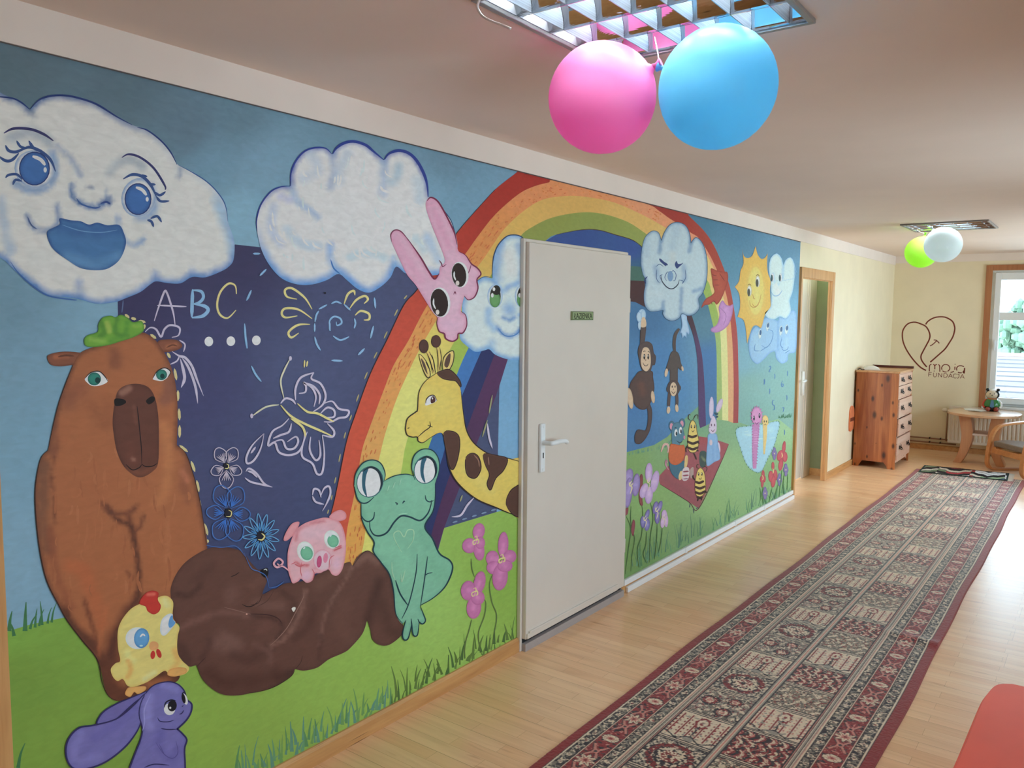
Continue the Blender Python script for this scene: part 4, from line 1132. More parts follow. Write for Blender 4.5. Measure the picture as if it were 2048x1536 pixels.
# ---- sky
NAV, DK = (46, 48, 92), (30, 30, 44)
sky = Fig('painted_sky', 0.2)
yy = np.linspace(0.8435, 7.305, 150); zz = np.linspace(0.08, 2.3055, 52)
Yg, Zg = np.meshgrid(yy, zz, indexing='ij'); pp_ = np.array([wpx(a, b) for a, b in zip(Yg.ravel(), Zg.ravel())])
ctrl = [(20, 120, 92, 118, 132), (250, 180, 94, 122, 138), (480, 230, 100, 136, 156), (700, 270, 106, 146, 168), (900, 330, 106, 146, 170), (380, 260, 98, 128, 148), (430, 330, 112, 156, 182), (480, 430, 130, 180, 206), (540, 330, 120, 164, 190), (20, 620, 112, 154, 178), (60, 720, 118, 162, 188), (60, 900, 118, 164, 190), (40, 1100, 124, 168, 194), (200, 650, 124, 170, 196),
        (860, 390, 118, 164, 192), (930, 400, 110, 156, 184), (1010, 760, 108, 164, 206), (1020, 850, 114, 168, 208), (1030, 950, 116, 168, 208),
        (1290, 640, 62, 112, 160), (1270, 800, 66, 120, 178), (1340, 780, 74, 136, 190), (1310, 720, 68, 126, 182), (1290, 880, 70, 122, 174),
        (1400, 450, 66, 122, 152), (1480, 460, 72, 126, 160), (1560, 500, 88, 140, 174), (1440, 520, 80, 138, 166), (1590, 540, 98, 150, 186), (1600, 620, 110, 170, 206), (1480, 640, 100, 160, 200), (1485, 725, 122, 174, 190), (1500, 770, 128, 176, 168), (1570, 770, 128, 176, 168), (1520, 840, 122, 172, 158), (1580, 840, 128, 176, 160)]
i_ = np.arange(150*52).reshape(150, 52)
sky.add(pp_, np.stack([i_[:-1, :-1], i_[1:, :-1], i_[1:, 1:], i_[:-1, 1:]], -1).reshape(-1, 4).tolist(), idw(grey(ctrl))(pp_))
sky.z = 0.0058; sky.line(None, 2.2, (84, 74, 74), tip=1, raw=[wpx(a, 2.3035) for a in np.linspace(0.845, 7.3, 60)], n=1); sky.done()  # thin dark line paints in the shadow below the cove strip

# ---- meadow, near and far
md_ = Fig('painted_meadow', 0.35)
bl_, br_ = wpx(0.8435, 0.068), wpx(3.14, 0.068)
near = [(4, 1266), (60, 1249), (124, 1236), (300, 1200), (560, 1225), (760, 1190), (862, 1140), (873, 1102), (888, 1056), (993, 1024), (1043, 1012), tuple(wpx(3.14, 0.9)), tuple(br_), tuple(bl_)]
md_.poly(None, (130, 168, 66), raw=near, sharp=True, colf=idw([(40, 1350, 118, 154, 60), (200, 1500, 126, 162, 62), (420, 1450, 140, 176, 70), (700, 1330, 144, 182, 78), (860, 1200, 152, 192, 92), (960, 1060, 142, 180, 78), (1000, 1150, 134, 172, 68), (500, 1500, 138, 172, 72), (20, 1270, 124, 168, 66)]))
ba, bb = wpx(4.1, 0.076), wpx(7.305, 0.076)
far = [tuple(wpx(4.1, 0.98)), (1247, 906), (1308, 890), (1334, 874), (1371, 836), (1397, 812), (1412, 843), (1445, 834), (1476, 844), (1500, 852), (1557, 838), tuple(wpx(7.305, 0.62)), tuple(bb), tuple(ba)]
md_.poly(None, (134, 168, 116), raw=far, sharp=True, colf=idw([(1260, 920, 128, 162, 98), (1330, 890, 130, 164, 112), (1390, 830, 112, 158, 126), (1460, 860, 132, 170, 128), (1450, 930, 146, 182, 128), (1420, 1000, 142, 178, 116), (1300, 1000, 136, 172, 104), (1270, 1120, 112, 146, 84), (1400, 1080, 118, 152, 104), (1540, 960, 130, 170, 116), (1575, 850, 150, 188, 140), (1575, 960, 138, 176, 120)]), step=3)
r_ = random.Random(5)
GR = [(88, 138, 88), (98, 150, 108), (104, 150, 84), (92, 142, 120)]
for x, y, h, l, w_ in ((18, 1262, 40, 6, 9), (28, 1272, 30, -10, 8), (50, 1262, 58, 2, 10), (60, 1258, 30, 14, 6), (70, 1255, 38, 4, 6), (78, 1252, 34, 10, 5), (84, 1250, 48, -4, 6), (95, 1247, 32, 8, 5), (103, 1245, 40, 10, 5), (36, 1536, 50, 14, 8)):
    blade(md_, x, y, h, l, w_, (62, 116, 72))
for i in range(120):
    u = i/119; x = 470+u*568+r_.uniform(-3, 3); yb = 1536-(x-543)*0.5211-r_.uniform(2, 26)
    sz = 1-0.25*u
    blade(md_, x, yb+r_.uniform(0, 8), r_.uniform(14, 52)*sz*(1.0 if i % 4 else 1.4), r_.uniform(-14, 16)*sz, r_.uniform(4, 9)*sz, r_.choice(GR if u < 0.55 else [(84, 112, 48), (70, 104, 52), (92, 120, 56)]))
md_.up()
for i in range(110):
    u = r_.random(); x = 1262+u*318; yb = 1150-(x-1250)*0.503-r_.uniform(0, 14)*(1-0.5*u)
    blade(md_, x, yb, r_.uniform(14, 60)*(1-0.45*u), r_.uniform(-8, 10), r_.uniform(1.2, 2.6), r_.choice([(86, 130, 88), (94, 142, 98), (100, 148, 112), (82, 122, 102)]))
md_.up()
for i in range(60):     # soft tufts where sky meets the far meadow
    x = 1250+r_.random()*120; yb = 912-(x-1250)*0.2-max(0, x-1330)*0.85
    blade(md_, x, yb, r_.uniform(4, 10), r_.uniform(-2, 3), 1.2, r_.choice([(104, 150, 120), (96, 140, 130)]))
md_.done()

# ---- blackboard
bd = Fig('painted_blackboard', 0.6)
bp_ = [(235, 585), (470, 489), (1000, 546), (1000, 715), (993, 1024), (888, 1056), (868, 1130), (760, 1180), (560, 1205), (430, 1205), (400, 1100), (240, 900)]
bd.poly(None, (66, 70, 112), raw=bp_, sharp=True, colf=idw(grey([(260, 620, 58, 54, 96), (480, 520, 60, 58, 98), (400, 740, 64, 66, 112), (600, 740, 74, 82, 124), (500, 950, 68, 74, 116), (700, 650, 72, 80, 122), (640, 1000, 66, 74, 116), (950, 1000, 70, 80, 118), (520, 1150, 58, 68, 110)])))
T(0, 512, 3)
VI, BL, YE_ = (196, 186, 206), (136, 178, 214), (224, 206, 134)
bd.line([925, 390, 950, 310, 985, 215, 1000, 220, 1020, 275, 1040, 345, 1050, 415], 4, VI); bd.line([942, 296, 1040, 300, 1118, 304], 3.4, VI)
bd.line([1155, 200, 1152, 290, 1150, 368], 7, BL); bd.line([1152, 205, 1205, 212, 1220, 245, 1200, 275, 1160, 288], 6, BL); bd.line([1162, 288, 1225, 300, 1248, 325, 1215, 360, 1150, 370], 7, BL)
bd.line([1418, 228, 1410, 178, 1370, 166, 1322, 215, 1302, 290, 1318, 350, 1365, 372, 1415, 325], 4.2, YE_, tip=0.4)
bd.line([1477, 268, 1507, 205], 4, BL); bd.line([1466, 405, 1470, 480, 1480, 555], 4.5, BL)
for x, y in ((1252, 513), (1384, 511), (1537, 506)): bd.dot(x, y, 26, 29, (236, 240, 226))
bd.line([738, 265, 735, 300, 730, 340], 2.5, (90, 110, 150))
bd.line([870, 455, 900, 430, 935, 440, 965, 485, 985, 440, 1020, 415, 1075, 430, 1070, 475, 1030, 488], 4, VI); bd.line([1075, 505, 1108, 530, 1100, 575], 3, VI)
bd.line([1020, 650, 1060, 630, 1075, 600], 3, VI)
bd.line([1030, 572, 1075, 600, 1110, 610, 1150, 660, 1180, 740, 1220, 840], 5, VI, tip=0.1); bd.line([1090, 610, 1130, 670, 1170, 780, 1185, 885], 5, VI, tip=0.1); bd.line([1080, 615, 1100, 690, 1105, 740, 1085, 790], 6, VI, tip=0.1)
for f in ((748, 350, 775, 372), (785, 372, 815, 380), (830, 388, 872, 398), (868, 410, 858, 440), (1002, 580, 1020, 612), (1045, 675, 1058, 745), (1066, 805, 1066, 870), (1072, 915, 1076, 985), (1076, 1015, 1076, 1090), (1075, 1135, 1125, 1175), (1145, 1230, 1168, 1295), (1178, 1345, 1192, 1415), (1190, 1455, 1200, 1510), (1225, 1605, 1245, 1675), (1240, 1700, 1246, 1720), (900, 470, 935, 495)):
    bd.line(list(f), 5.5, (206, 192, 136), tip=0.2); 
T(480, 200, 3)
for f in ([430, 1255, 385, 1185, 310, 1130, 268, 1140, 280, 1180, 340, 1195], [430, 1312, 350, 1258, 272, 1250, 248, 1278, 270, 1305, 342, 1295], [418, 1346, 345, 1350, 290, 1392, 305, 1425, 350, 1398], [622, 1225, 645, 1165, 680, 1145, 687, 1172], [655, 1252, 695, 1200, 745, 1176, 765, 1196, 742, 1222], [688, 1292, 722, 1266, 770, 1282, 772, 1315, 740, 1320]):
    bd.line(f, 4.6, YE_, tip=0.3)
for f in ([540, 1385, 534, 1330, 560, 1300, 598, 1310, 607, 1338, 580, 1352, 575, 1330], [545, 1222, 575, 1210, 607, 1222], [447, 1332, 455, 1292, 470, 1265], [684, 1310, 690, 1340, 682, 1370], [555, 1415, 600, 1440, 652, 1420], [470, 1255, 520, 1228], [620, 1225, 660, 1262], [535, 1330, 536, 1385], [445, 1340, 445, 1390]):
    bd.line(f, 3.6, BL)
for f in ([803, 1185, 810, 1250], [798, 1355, 780, 1430], [745, 1490, 705, 1530], [445, 1420, 458, 1465, 480, 1502], [40, 1200, 65, 1140], [115, 1055, 155, 1015], [25, 1345, 30, 1420, 40, 1490], [75, 922, 118, 922]): bd.line(f, 4, BL)
T(480, 680, 3)
bd.line([65, 155, 90, 205, 125, 250], 4, BL); bd.line([545, 122, 612, 125], 4, BL); bd.line([742, 55, 705, 90], 4, BL); bd.line([385, 120, 382, 165], 3, YE_); bd.line([402, 125, 396, 160], 3, YE_)
for f in ([330, 360, 330, 290, 362, 225, 440, 195], [440, 195, 425, 232, 480, 262, 510, 330, 492, 388, 435, 430], [350, 320, 388, 312, 392, 275, 380, 255, 430, 288, 452, 340, 440, 400], [385, 255, 440, 280, 475, 330, 470, 385], [500, 380, 550, 368, 590, 412, 648, 425, 635, 460, 590, 468, 545, 490, 500, 490], [480, 440, 520, 405, 560, 420, 560, 460, 510, 465], [290, 470, 250, 512, 190, 550, 165, 632, 205, 615, 230, 672, 290, 690, 350, 668, 380, 600, 382, 530], [195, 590, 240, 570, 290, 550, 305, 500], [200, 610, 250, 600, 275, 650, 320, 650, 345, 610, 330, 580, 280, 610], [400, 550, 370, 640, 372, 702, 430, 740, 458, 802, 490, 792, 502, 680, 490, 570], [420, 580, 415, 660, 450, 720, 478, 690, 470, 600], [520, 500, 560, 545, 550, 580, 490, 570], [240, 380, 270, 350, 310, 360, 330, 385]):
    bd.line(f, 4.2, VI, tip=0.4)
for f in ([240, 390, 300, 455, 380, 500, 470, 540, 550, 576], [300, 470, 370, 520, 390, 580], [340, 380, 400, 430, 460, 440, 520, 470, 560, 490]): bd.line(f, 4.6, YE_)
bd.line([260, 350, 240, 250, 262, 180, 298, 110], 3.4, (208, 204, 176)); bd.line([230, 388, 150, 402, 70, 455], 3.4, (208, 204, 176)); bd.dot(298, 110, 9, 14, VI); bd.dot(66, 455, 9, 14, VI)
for f in ([140, 560, 70, 630, 35, 700, 40, 740, 80, 720, 120, 650, 140, 560], [25, 825, 60, 850, 120, 865, 190, 882], [30, 790, 50, 770, 95, 800, 140, 860, 190, 882], [60, 680, 90, 640], [40, 785, 70, 795, 100, 825], [430, 930, 440, 893, 470, 902, 482, 945], [478, 940, 500, 890, 530, 878, 538, 920, 520, 970, 490, 1025], [430, 935, 450, 970, 500, 985], [1480, 500, 1490, 580, 1510, 650], [1265, 1060, 1320, 1050, 1360, 990, 1400, 945]): bd.line(f, 4, VI, tip=0.2)
for f in ([1510, 330, 1490, 440], [1480, 480, 1450, 580], [1330, 930, 1315, 970]): bd.line(f, 3, (150, 150, 110))
for k in range(5): bd.line([1270+k*58, 1095-k*18, 1300+k*58, 1086-k*18], 3.2, (120, 140, 170))
def flower(F, cx, cy, r, n, c, w_, cc=YE_, fill=None, ph=0.3, asp=1.15):
    T(0, 0, 1)
    for k in range(n):
        a = ph+2*PI*k/n; ca, sa = math.cos(a)*0.82, math.sin(a)*asp
        tx, ty = -sa, ca; q = r*0.34
        P = [cx+ca*r*0.2, cy+sa*r*0.2, cx+ca*r*0.6+tx*q, cy+sa*r*0.6+ty*q, cx+ca*r*1.02+tx*q*0.45, cy+sa*r*1.02+ty*q*0.45, cx+ca*r*1.02-tx*q*0.45, cy+sa*r*1.02-ty*q*0.45, cx+ca*r*0.6-tx*q, cy+sa*r*0.6-ty*q, cx+ca*r*0.2, cy+sa*r*0.2]
        F.line(P, w_, c, tip=0.5, n=4)
        for s in (-1.3, -0.65, 0, 0.65, 1.3): F.line([cx+ca*r*0.25, cy+sa*r*0.25, cx+ca*r*0.7+tx*q*0.5*s, cy+sa*r*0.7+ty*q*0.5*s], w_*0.9, fill or c, up=False)
    F.dot(cx, cy, r*0.16, r*0.2, DK); F.line([cx-r*0.1, cy+r*0.12, cx+r*0.08, cy+r*0.12, cx+r*0.12, cy-r*0.05, cx, cy-r*0.13], w_, cc)
flower(bd, 451, 932, 36, 5, (188, 176, 192), 1.8, ph=0.31); flower(bd, 455, 1026, 50, 6, (66, 112, 184), 2.0, fill=(58, 110, 190), ph=0.05)
for k in range(13):
    a = 2*PI*k/13+0.2; x0, y0 = 520+8*math.cos(a), 1072+9*math.sin(a); x1, y1 = 520+37*math.cos(a), 1072+46*math.sin(a)
    nx_, ny_ = -math.sin(a)*4.5, math.cos(a)*4.5; xm, ym = (x0+x1)/2, (y0+y1)/2
    bd.line([x0, y0, xm+nx_, ym+ny_, x1, y1, xm-nx_, ym-ny_, x0, y0], 1.8, (96, 160, 206), n=4); bd.line([x0, y0, xm, ym], 3, (64, 126, 184), up=False)
bd.dot(520, 1072, 9, 11, DK); bd.line([514, 1078, 522, 1079, 527, 1072, 521, 1066], 3, YE_)
for f in ([486, 1105, 500, 1135, 515, 1142, 530, 1152, 536, 1175], [536, 1175, 552, 1172, 566, 1162], [410, 1090, 440, 1094, 470, 1092, 488, 1112]): bd.line(f, 1.8, (66, 104, 170))
bd.dot(648, 586, 2, 2, (24, 22, 34))
bd.done()

# ---- rainbow
rb_ = Fig('painted_rainbow', 1.3)
top = lambda x: 85+0.2481*x-3
RED_O = [(642, 1110), (653, 1055), (665, 1013), (677, 957), (693, 880), (713, 820), (740, 747), (773, 680), (807, 610), (833, 580), (880, 514), (913, 466), (946, 427), (990, 379), (1034, 344), (1034, top(1034)), (1200, top(1200)), (1376, top(1376)), (1376, 430), (1407, 461), (1428, 492), (1446, 534), (1459, 573), (1467, 614), (1474, 666), (1476, 718), (1477, 780), (1476, 846)]
RED_I = [(680, 1160), (690, 1100), (694, 1057), (710, 980), (723, 903), (737, 860), (767, 780), (787, 730), (817, 680), (850, 617), (890, 560), (930, 508), (955, 473), (990, 429), (1037, 388), (1070, 372), (1097, 365), (1109, top(1109)+4), (1200, top(1200)+5), (1293, top(1293)+5), (1318, 422), (1339, 437), (1365, 453), (1382, 466), (1397, 476), (1418, 508), (1433, 539), (1449, 578), (1457, 614), (1463, 666), (1466, 718), (1467, 780), (1466, 846)]
ORG_I = [(705, 1190), (717, 1130), (728, 1080), (737, 1000), (757, 920), (770, 867), (793, 797), (817, 743), (838, 700), (873, 640), (920, 575), (959, 528), (982, 495), (1009, 457), (1048, 421), (1086, 399), (1132, 392), (1173, 394), (1228, 405), (1283, 429), (1320, 449), (1360, 472), (1390, 488), (1412, 508), (1428, 540), (1442, 580), (1450, 614), (1453, 666), (1455, 718), (1456, 780), (1456, 842)]
YEL_I = [(758, 1190), (770, 1130), (785, 1020), (802, 943), (813, 883), (845, 800), (898, 703), (940, 620), (985, 545), (1037, 476), (1064, 454), (1105, 435), (1160, 425), (1206, 428), (1255, 444), (1292, 468), (1330, 495), (1380, 520), (1414, 560), (1423, 586), (1436, 630), (1441, 680), (1442, 718), (1443.5, 780), (1444, 840)]
GRN_I = [(800, 1120), (830, 980), (862, 880), (905, 770), (933, 703), (980, 620), (1030, 545), (1089, 483), (1113, 469), (1160, 460), (1195, 460), (1228, 469), (1266, 481), (1290, 500), (1330, 530), (1380, 560), (1407, 586), (1423, 640), (1432, 692), (1433, 780), (1433, 840)]
BLU_I = [(830, 1110), (862, 980), (885, 913), (900, 850), (927, 783), (960, 707), (985, 650)]
NAV_I = [(860, 1080), (870, 1040), (900, 947), (937, 847), (987, 713), (1010, 660)]
PUR_I = [(868, 1115), (874, 1100), (890, 1050), (913, 990), (957, 877), (992, 790), (1015, 719), (1035, 670)]
def strip(F, A, B_, ctrl_, step=6):
    a = spline(np.array(A, float), 4); b = spline(np.array(B_, float), 4)
    F.poly(None, (0, 0, 0), raw=np.vstack([a, b[::-1]]), sharp=True, colf=idw(ctrl_), step=step)
strip(rb_, RED_O, RED_I, [(680, 1000, 204, 82, 56), (720, 850, 204, 80, 54), (800, 650, 196, 72, 50), (900, 500, 178, 54, 38), (1000, 390, 166, 46, 34), (1100, 355, 164, 44, 34), (1340, 425, 160, 52, 42), (1420, 490, 164, 62, 48), (1460, 600, 172, 70, 54), (1470, 720, 170, 72, 70), (1470, 840, 160, 70, 70)])
strip(rb_, RED_I, ORG_I, [(700, 1090, 228, 158, 72), (740, 920, 226, 160, 84), (800, 750, 224, 152, 78), (900, 570, 222, 146, 72), (980, 470, 214, 138, 74), (1080, 385, 218, 138, 86), (1200, 385, 222, 142, 92), (1300, 420, 220, 146, 104), (1400, 500, 220, 144, 108), (1450, 600, 226, 158, 104), (1462, 780, 226, 164, 116)])
strip(rb_, ORG_I, YEL_I, [(760, 1050, 236, 212, 106), (800, 850, 236, 214, 116), (900, 620, 232, 200, 96), (1000, 490, 214, 170, 84), (1150, 410, 208, 164, 86), (1260, 430, 214, 172, 96), (1400, 530, 222, 188, 112), (1448, 700, 234, 214, 142), (1450, 840, 232, 214, 144)])
strip(rb_, YEL_I, GRN_I, [(830, 900, 164, 190, 80), (900, 720, 160, 184, 74), (1100, 455, 138, 146, 70), (1200, 445, 138, 148, 74), (1270, 465, 144, 154, 78), (1415, 600, 150, 176, 82), (1438, 720, 158, 184, 108), (1440, 840, 160, 180, 112)])
strip(rb_, GRN_I[:8], BLU_I+[(1030, 560), (1089, 483)], [(860, 900, 56, 104, 160), (950, 720, 62, 116, 180)])
strip(rb_, BLU_I, NAV_I, [(870, 950, 40, 50, 98), (950, 750, 40, 48, 96), (970, 700, 38, 46, 96)])
strip(rb_, NAV_I, PUR_I, [(880, 1080, 78, 46, 82), (930, 900, 80, 48, 84), (1000, 730, 84, 48, 88)])
# inside of the arch beside the door, and the right leg
rb_.poly(None, (54, 84, 146), raw=GRN_I[7:14]+[(1290, 520), (1286, 548), (1240, 540), (1089, 520)], sharp=True, colf=idw([(1130, 480, 52, 78, 140), (1260, 500, 54, 82, 146), (1270, 540, 56, 96, 130)]))
rb_.poly(None, (70, 106, 96), raw=[(1240, 530), (1286, 534), (1292, 562), (1240, 562)], sharp=True)
rb_.poly(None, (72, 44, 46), raw=[(1240, 560), (1289, 562), (1290, 614), (1270, 604), (1240, 601)], sharp=True)
P_L = [(1366, 620), (1372, 634), (1386, 672), (1394, 718), (1396, 780), (1397, 838), (1400, 856)]; P_R = [(1374, 612), (1384, 634), (1397, 680), (1404.5, 718), (1409, 780), (1411.5, 851)]
strip(rb_, P_R, [(1400, 575), (1407, 586), (1423, 640), (1432, 692), (1433, 780), (1433, 840)], [(1405, 610, 74, 118, 140), (1412, 650, 84, 128, 150), (1420, 720, 70, 118, 168), (1420, 830, 72, 118, 160)], 3)
strip(rb_, P_L, P_R, [(1380, 640, 70, 44, 56), (1398, 700, 84, 58, 96), (1402, 840, 84, 62, 108)], 3)
# brush marks on the orange band, dashes outside the red
for i in range(300):
    u = r_.random(); k = int(u*22); A_, B2 = np.array(RED_I[k], float), np.array(ORG_I[min(k, len(ORG_I)-1)], float)
    A1, B1 = np.array(RED_I[k+1], float), np.array(ORG_I[min(k+1, len(ORG_I)-1)], float)
    t, s = r_.random(), r_.uniform(0.12, 0.88)
    a0 = A_*(1-t)+A1*t; b0 = B2*(1-t)+B1*t; c0 = a0*(1-s)+b0*s; d = (A1-A_); d = d/(np.hypot(*d)+1e-9)
    ln = r_.uniform(3, 12) if c0[0] < 990 else r_.uniform(1.5, 5)
    if c0[0] > 1320: continue
    rb_.line(None, 2.0, r_.choice([(206, 116, 56), (204, 104, 60), (214, 128, 62)]), raw=[c0, c0+d*ln], up=False)
rb_.up()
ro = spline(np.array(RED_O[:10], float), 5)
for i in range(2, len(ro)-3, 3): rb_.line(None, 2.6, (176, 164, 112), raw=[ro[i]+(-6, -3), ro[i+1]+(-6, -3)], up=False)
rb_.line(None, 1.6, (52, 36, 40), raw=RED_O[:14]); rb_.line(None, 1.4, (70, 40, 30), raw=GRN_I[8:14])
rb_.done()
# ---- big smiling cloud, top left
c1 = Fig('painted_smiling_cloud', 2.3)
T(0, 0, 3)
WH, BE, BD = (226, 222, 214), (76, 128, 192), (40, 58, 116)
o = c1.poly([-150, 580, 60, 585, 120, 610, 175, 655, 178, 658, 195, 640, 230, 600, 300, 575, 390, 572, 480, 590, 580, 625, 700, 700, 790, 750, 880, 780, 960, 840, 1020, 910, 1060, 985, 1150, 1030, 1240, 1090, 1310, 1160, 1350, 1230, 1365, 1330, 1390, 1400, 1405, 1470, 1398, 1560, 1370, 1600, 1325, 1628, 1230, 1664, 1150, 1662, 1080, 1700, 1000, 1698, 935, 1688, 900, 1706, 840, 1752, 760, 1786, 690, 1812, 580, 1822, 500, 1802, 430, 1787, 360, 1781, 280, 1766, 190, 1706, 100, 1636, 30, 1566, -150, 1380],
    WH, edge=[(17, BE, 0.95, lambda P: sm((P[:, 1]-330)/220)*0.9+0.1), (15, (66, 104, 160), 0.9, lambda P: sm((330-P[:, 1])/120))],
    tints=[([1080, 1010, 1070, 1060], 30, (120, 140, 170), 0.7), ([930, 1640, 930, 1690], 40, BE, 0.6), ([470, 1700, 480, 1790], 50, BE, 0.5), ([175, 655, 200, 700], 30, (100, 120, 150), 0.6), ([1150, 1620, 1130, 1660], 30, BE, 0.4), ([1300, 1200, 1370, 1400, 1390, 1500], 60, (150, 190, 226), 0.7),
            ([60, 830, 180, 790, 290, 850], 60, (158, 172, 186), 0.75), ([90, 1100, 180, 1140, 280, 1120, 330, 1020, 310, 920], 42, (110, 150, 196), 0.8), ([340, 880, 420, 950, 480, 1050], 34, (140, 160, 188), 0.7), ([650, 1040, 700, 980, 780, 960, 850, 1000], 50, (160, 174, 186), 0.7), ([820, 1310, 900, 1290, 930, 1200, 900, 1120], 40, (110, 152, 200), 0.75),
            ([430, 1110, 430, 1170, 490, 1225, 570, 1245, 620, 1220], 30, (80, 118, 172), 0.95), ([600, 1220, 640, 1190, 662, 1195, 655, 1220], 24, (74, 108, 164), 0.9), ([520, 1125, 560, 1128], 14, (90, 110, 150), 0.7), ([160, 1295, 195, 1365, 270, 1388, 330, 1360, 348, 1310, 340, 1240], 30, (110, 136, 180), 0.8), ([705, 1310, 705, 1370, 740, 1440, 800, 1470, 855, 1440], 30, (120, 156, 200), 0.75), ([0, 1200, 20, 1350, 60, 1500], 60, (150, 180, 210), 0.6), ([640, 1130, 640, 1190], 16, (110, 140, 180), 0.6)], step=7)
c1.line([-60, 578, 60, 588, 120, 612, 175, 656], 3.2, BD); c1.line([178, 656, 230, 602, 300, 577, 390, 574, 480, 592, 580, 628, 700, 702, 790, 750], 4, BD, tip=0.2); c1.line([820, 765, 880, 782, 960, 842, 1020, 912, 1060, 990], 3, BD, tip=0.2); c1.line([1065, 990, 1150, 1034, 1240, 1092, 1310, 1164, 1350, 1234, 1365, 1330], 2.2, (60, 92, 150), tip=0.2)
c1.line([60, 1570, 110, 1640, 200, 1720, 290, 1775, 430, 1798, 460, 1800], 3, (66, 104, 168), tip=0.2)
c1.line([20, 800, 80, 772, 180, 776, 260, 806, 318, 846], 5.5, (56, 56, 104), tip=0.3); c1.line([728, 946, 770, 926, 840, 946, 920, 1010, 985, 1112, 988, 1140], 4.6, (56, 58, 108), tip=0.3)
for (cx, cy, wx, wy, ix, iy, irx, iry) in ((205, 1015, 122, 112, 204, 1012, 89, 98), (828, 1185, 102, 118, 825, 1195, 77, 92)):
    c1.dot(cx, cy, wx, wy, (224, 224, 220), 0.3, edge=(9, (120, 154, 196), 0.8)); c1.dot(ix, iy, irx+4, iry+4, (44, 62, 116)); c1.dot(ix, iy, irx-3, iry-3, (66, 112, 176), edge=(8, (50, 86, 148), 0.6))
c1.line([192, 938, 240, 958, 268, 992], 7, (232, 234, 232), tip=0.5); c1.dot(268, 1020, 10, 16, (226, 230, 230)); c1.line([812, 1124, 850, 1140, 876, 1172], 6.5, (232, 234, 232), tip=0.5); c1.dot(880, 1196, 9, 14, (226, 230, 230))
LS = (58, 84, 138)
for f, w_ in (([-14, 935, 30, 965, 70, 960, 110, 920], 6), ([30, 872, 50, 905, 95, 912, 140, 890], 6), ([97, 845, 120, 880, 160, 892], 5), ([170, 845, 200, 890, 250, 905], 6), ([110, 912, 170, 884, 240, 908, 300, 960, 330, 1030], 6), ([30, 1068, 50, 1050, 100, 1048, 130, 1080], 5), ([74, 1110, 90, 1080, 130, 1088], 5),
              ([735, 1075, 790, 1048, 850, 1060, 900, 1110, 935, 1180], 6), ([840, 1052, 880, 1060], 5), ([890, 1105, 930, 1108], 5), ([920, 1150, 955, 1172, 990, 1150], 5), ([935, 1180, 960, 1208, 1012, 1206], 5), ([880, 1320, 905, 1330, 918, 1362], 5), ([900, 1312, 940, 1298, 966, 1334], 5), ([1005, 1206, 1000, 1210], 3)): c1.line(f, w_, LS, tip=0.25)
c1.line([455, 1190, 485, 1225, 560, 1248, 600, 1240], 3.2, (64, 96, 156), tip=0.2); c1.line([600, 1222, 635, 1212, 658, 1226], 4, (52, 78, 140), tip=0.3); c1.line([160, 1298, 185, 1350, 220, 1376], 2.6, (84, 104, 150), tip=0.1)
c1.poly([355, 1310, 420, 1322, 480, 1328, 530, 1348, 580, 1336, 640, 1352, 710, 1350, 740, 1400, 752, 1460, 725, 1540, 680, 1590, 610, 1620, 490, 1612, 400, 1560, 320, 1500, 285, 1440, 280, 1390, 320, 1365, 355, 1345], (72, 120, 172), edge=(7, (44, 74, 136), 0.8), tints=[([360, 1370, 500, 1390, 700, 1380], 60, (54, 92, 152), 0.6), ([400, 1540, 560, 1590, 700, 1540], 60, (106, 156, 200), 0.5)])
c1.line([370, 1350, 480, 1385, 600, 1395, 700, 1380], 1.8, (110, 156, 196)); c1.done()

# ---- plain cloud
c2 = Fig('painted_plain_cloud', 2.3)
T(480, 200, 3)
o = c2.poly([300, 516, 303, 440, 330, 370, 380, 312, 440, 288, 510, 290, 550, 322, 553, 325, 575, 290, 620, 258, 680, 247, 750, 268, 800, 308, 860, 358, 863, 358, 892, 320, 950, 302, 1010, 318, 1060, 366, 1100, 440, 1122, 510, 1128, 580, 1190, 630, 1260, 720, 1295, 820, 1300, 920, 1260, 1010, 1180, 1050, 1060, 1048, 990, 1040, 935, 1000, 900, 1065, 840, 1122, 770, 1156, 700, 1132, 640, 1082, 588, 1044, 520, 1080, 430, 1107, 340, 1106, 250, 1072, 180, 1000, 130, 910, 106, 820, 96, 720, 122, 630, 180, 552, 240, 522],
    (232, 236, 230), edge=[(20, (84, 146, 212), 0.95, lambda P: sm((P[:, 1]-430)/110)), (12, (70, 94, 172), 0.85, lambda P: sm((450-P[:, 1])/90))],
    tints=[([310, 520, 335, 600, 400, 650, 460, 700], 40, (150, 178, 210), 0.75), ([555, 330, 560, 430, 540, 520], 45, (150, 170, 198), 0.7), ([862, 370, 860, 470, 850, 560], 50, (150, 176, 206), 0.7), ([540, 870, 545, 970, 600, 1040], 40, (120, 168, 218), 0.8), ([920, 950, 930, 1000], 36, (130, 176, 220), 0.7), ([420, 330, 460, 420, 380, 470], 60, (186, 200, 216), 0.7), ([640, 330, 600, 420, 590, 480], 60, (180, 196, 212), 0.65), ([950, 400, 930, 470, 900, 490], 50, (150, 186, 206), 0.7), ([1060, 480, 1080, 600], 60, (180, 202, 222), 0.6), ([200, 640, 180, 760, 240, 860], 50, (170, 188, 224), 0.6), ([280, 780, 360, 860, 470, 880], 50, (170, 198, 224), 0.6), ([660, 940, 760, 920, 860, 950], 45, (176, 206, 230), 0.6), ([1050, 830, 1100, 900], 40, (180, 206, 224), 0.6), ([240, 580, 300, 600], 40, (176, 180, 220), 0.6), ([1120, 820, 1190, 960], 50, (130, 178, 224), 0.5)], step=6)
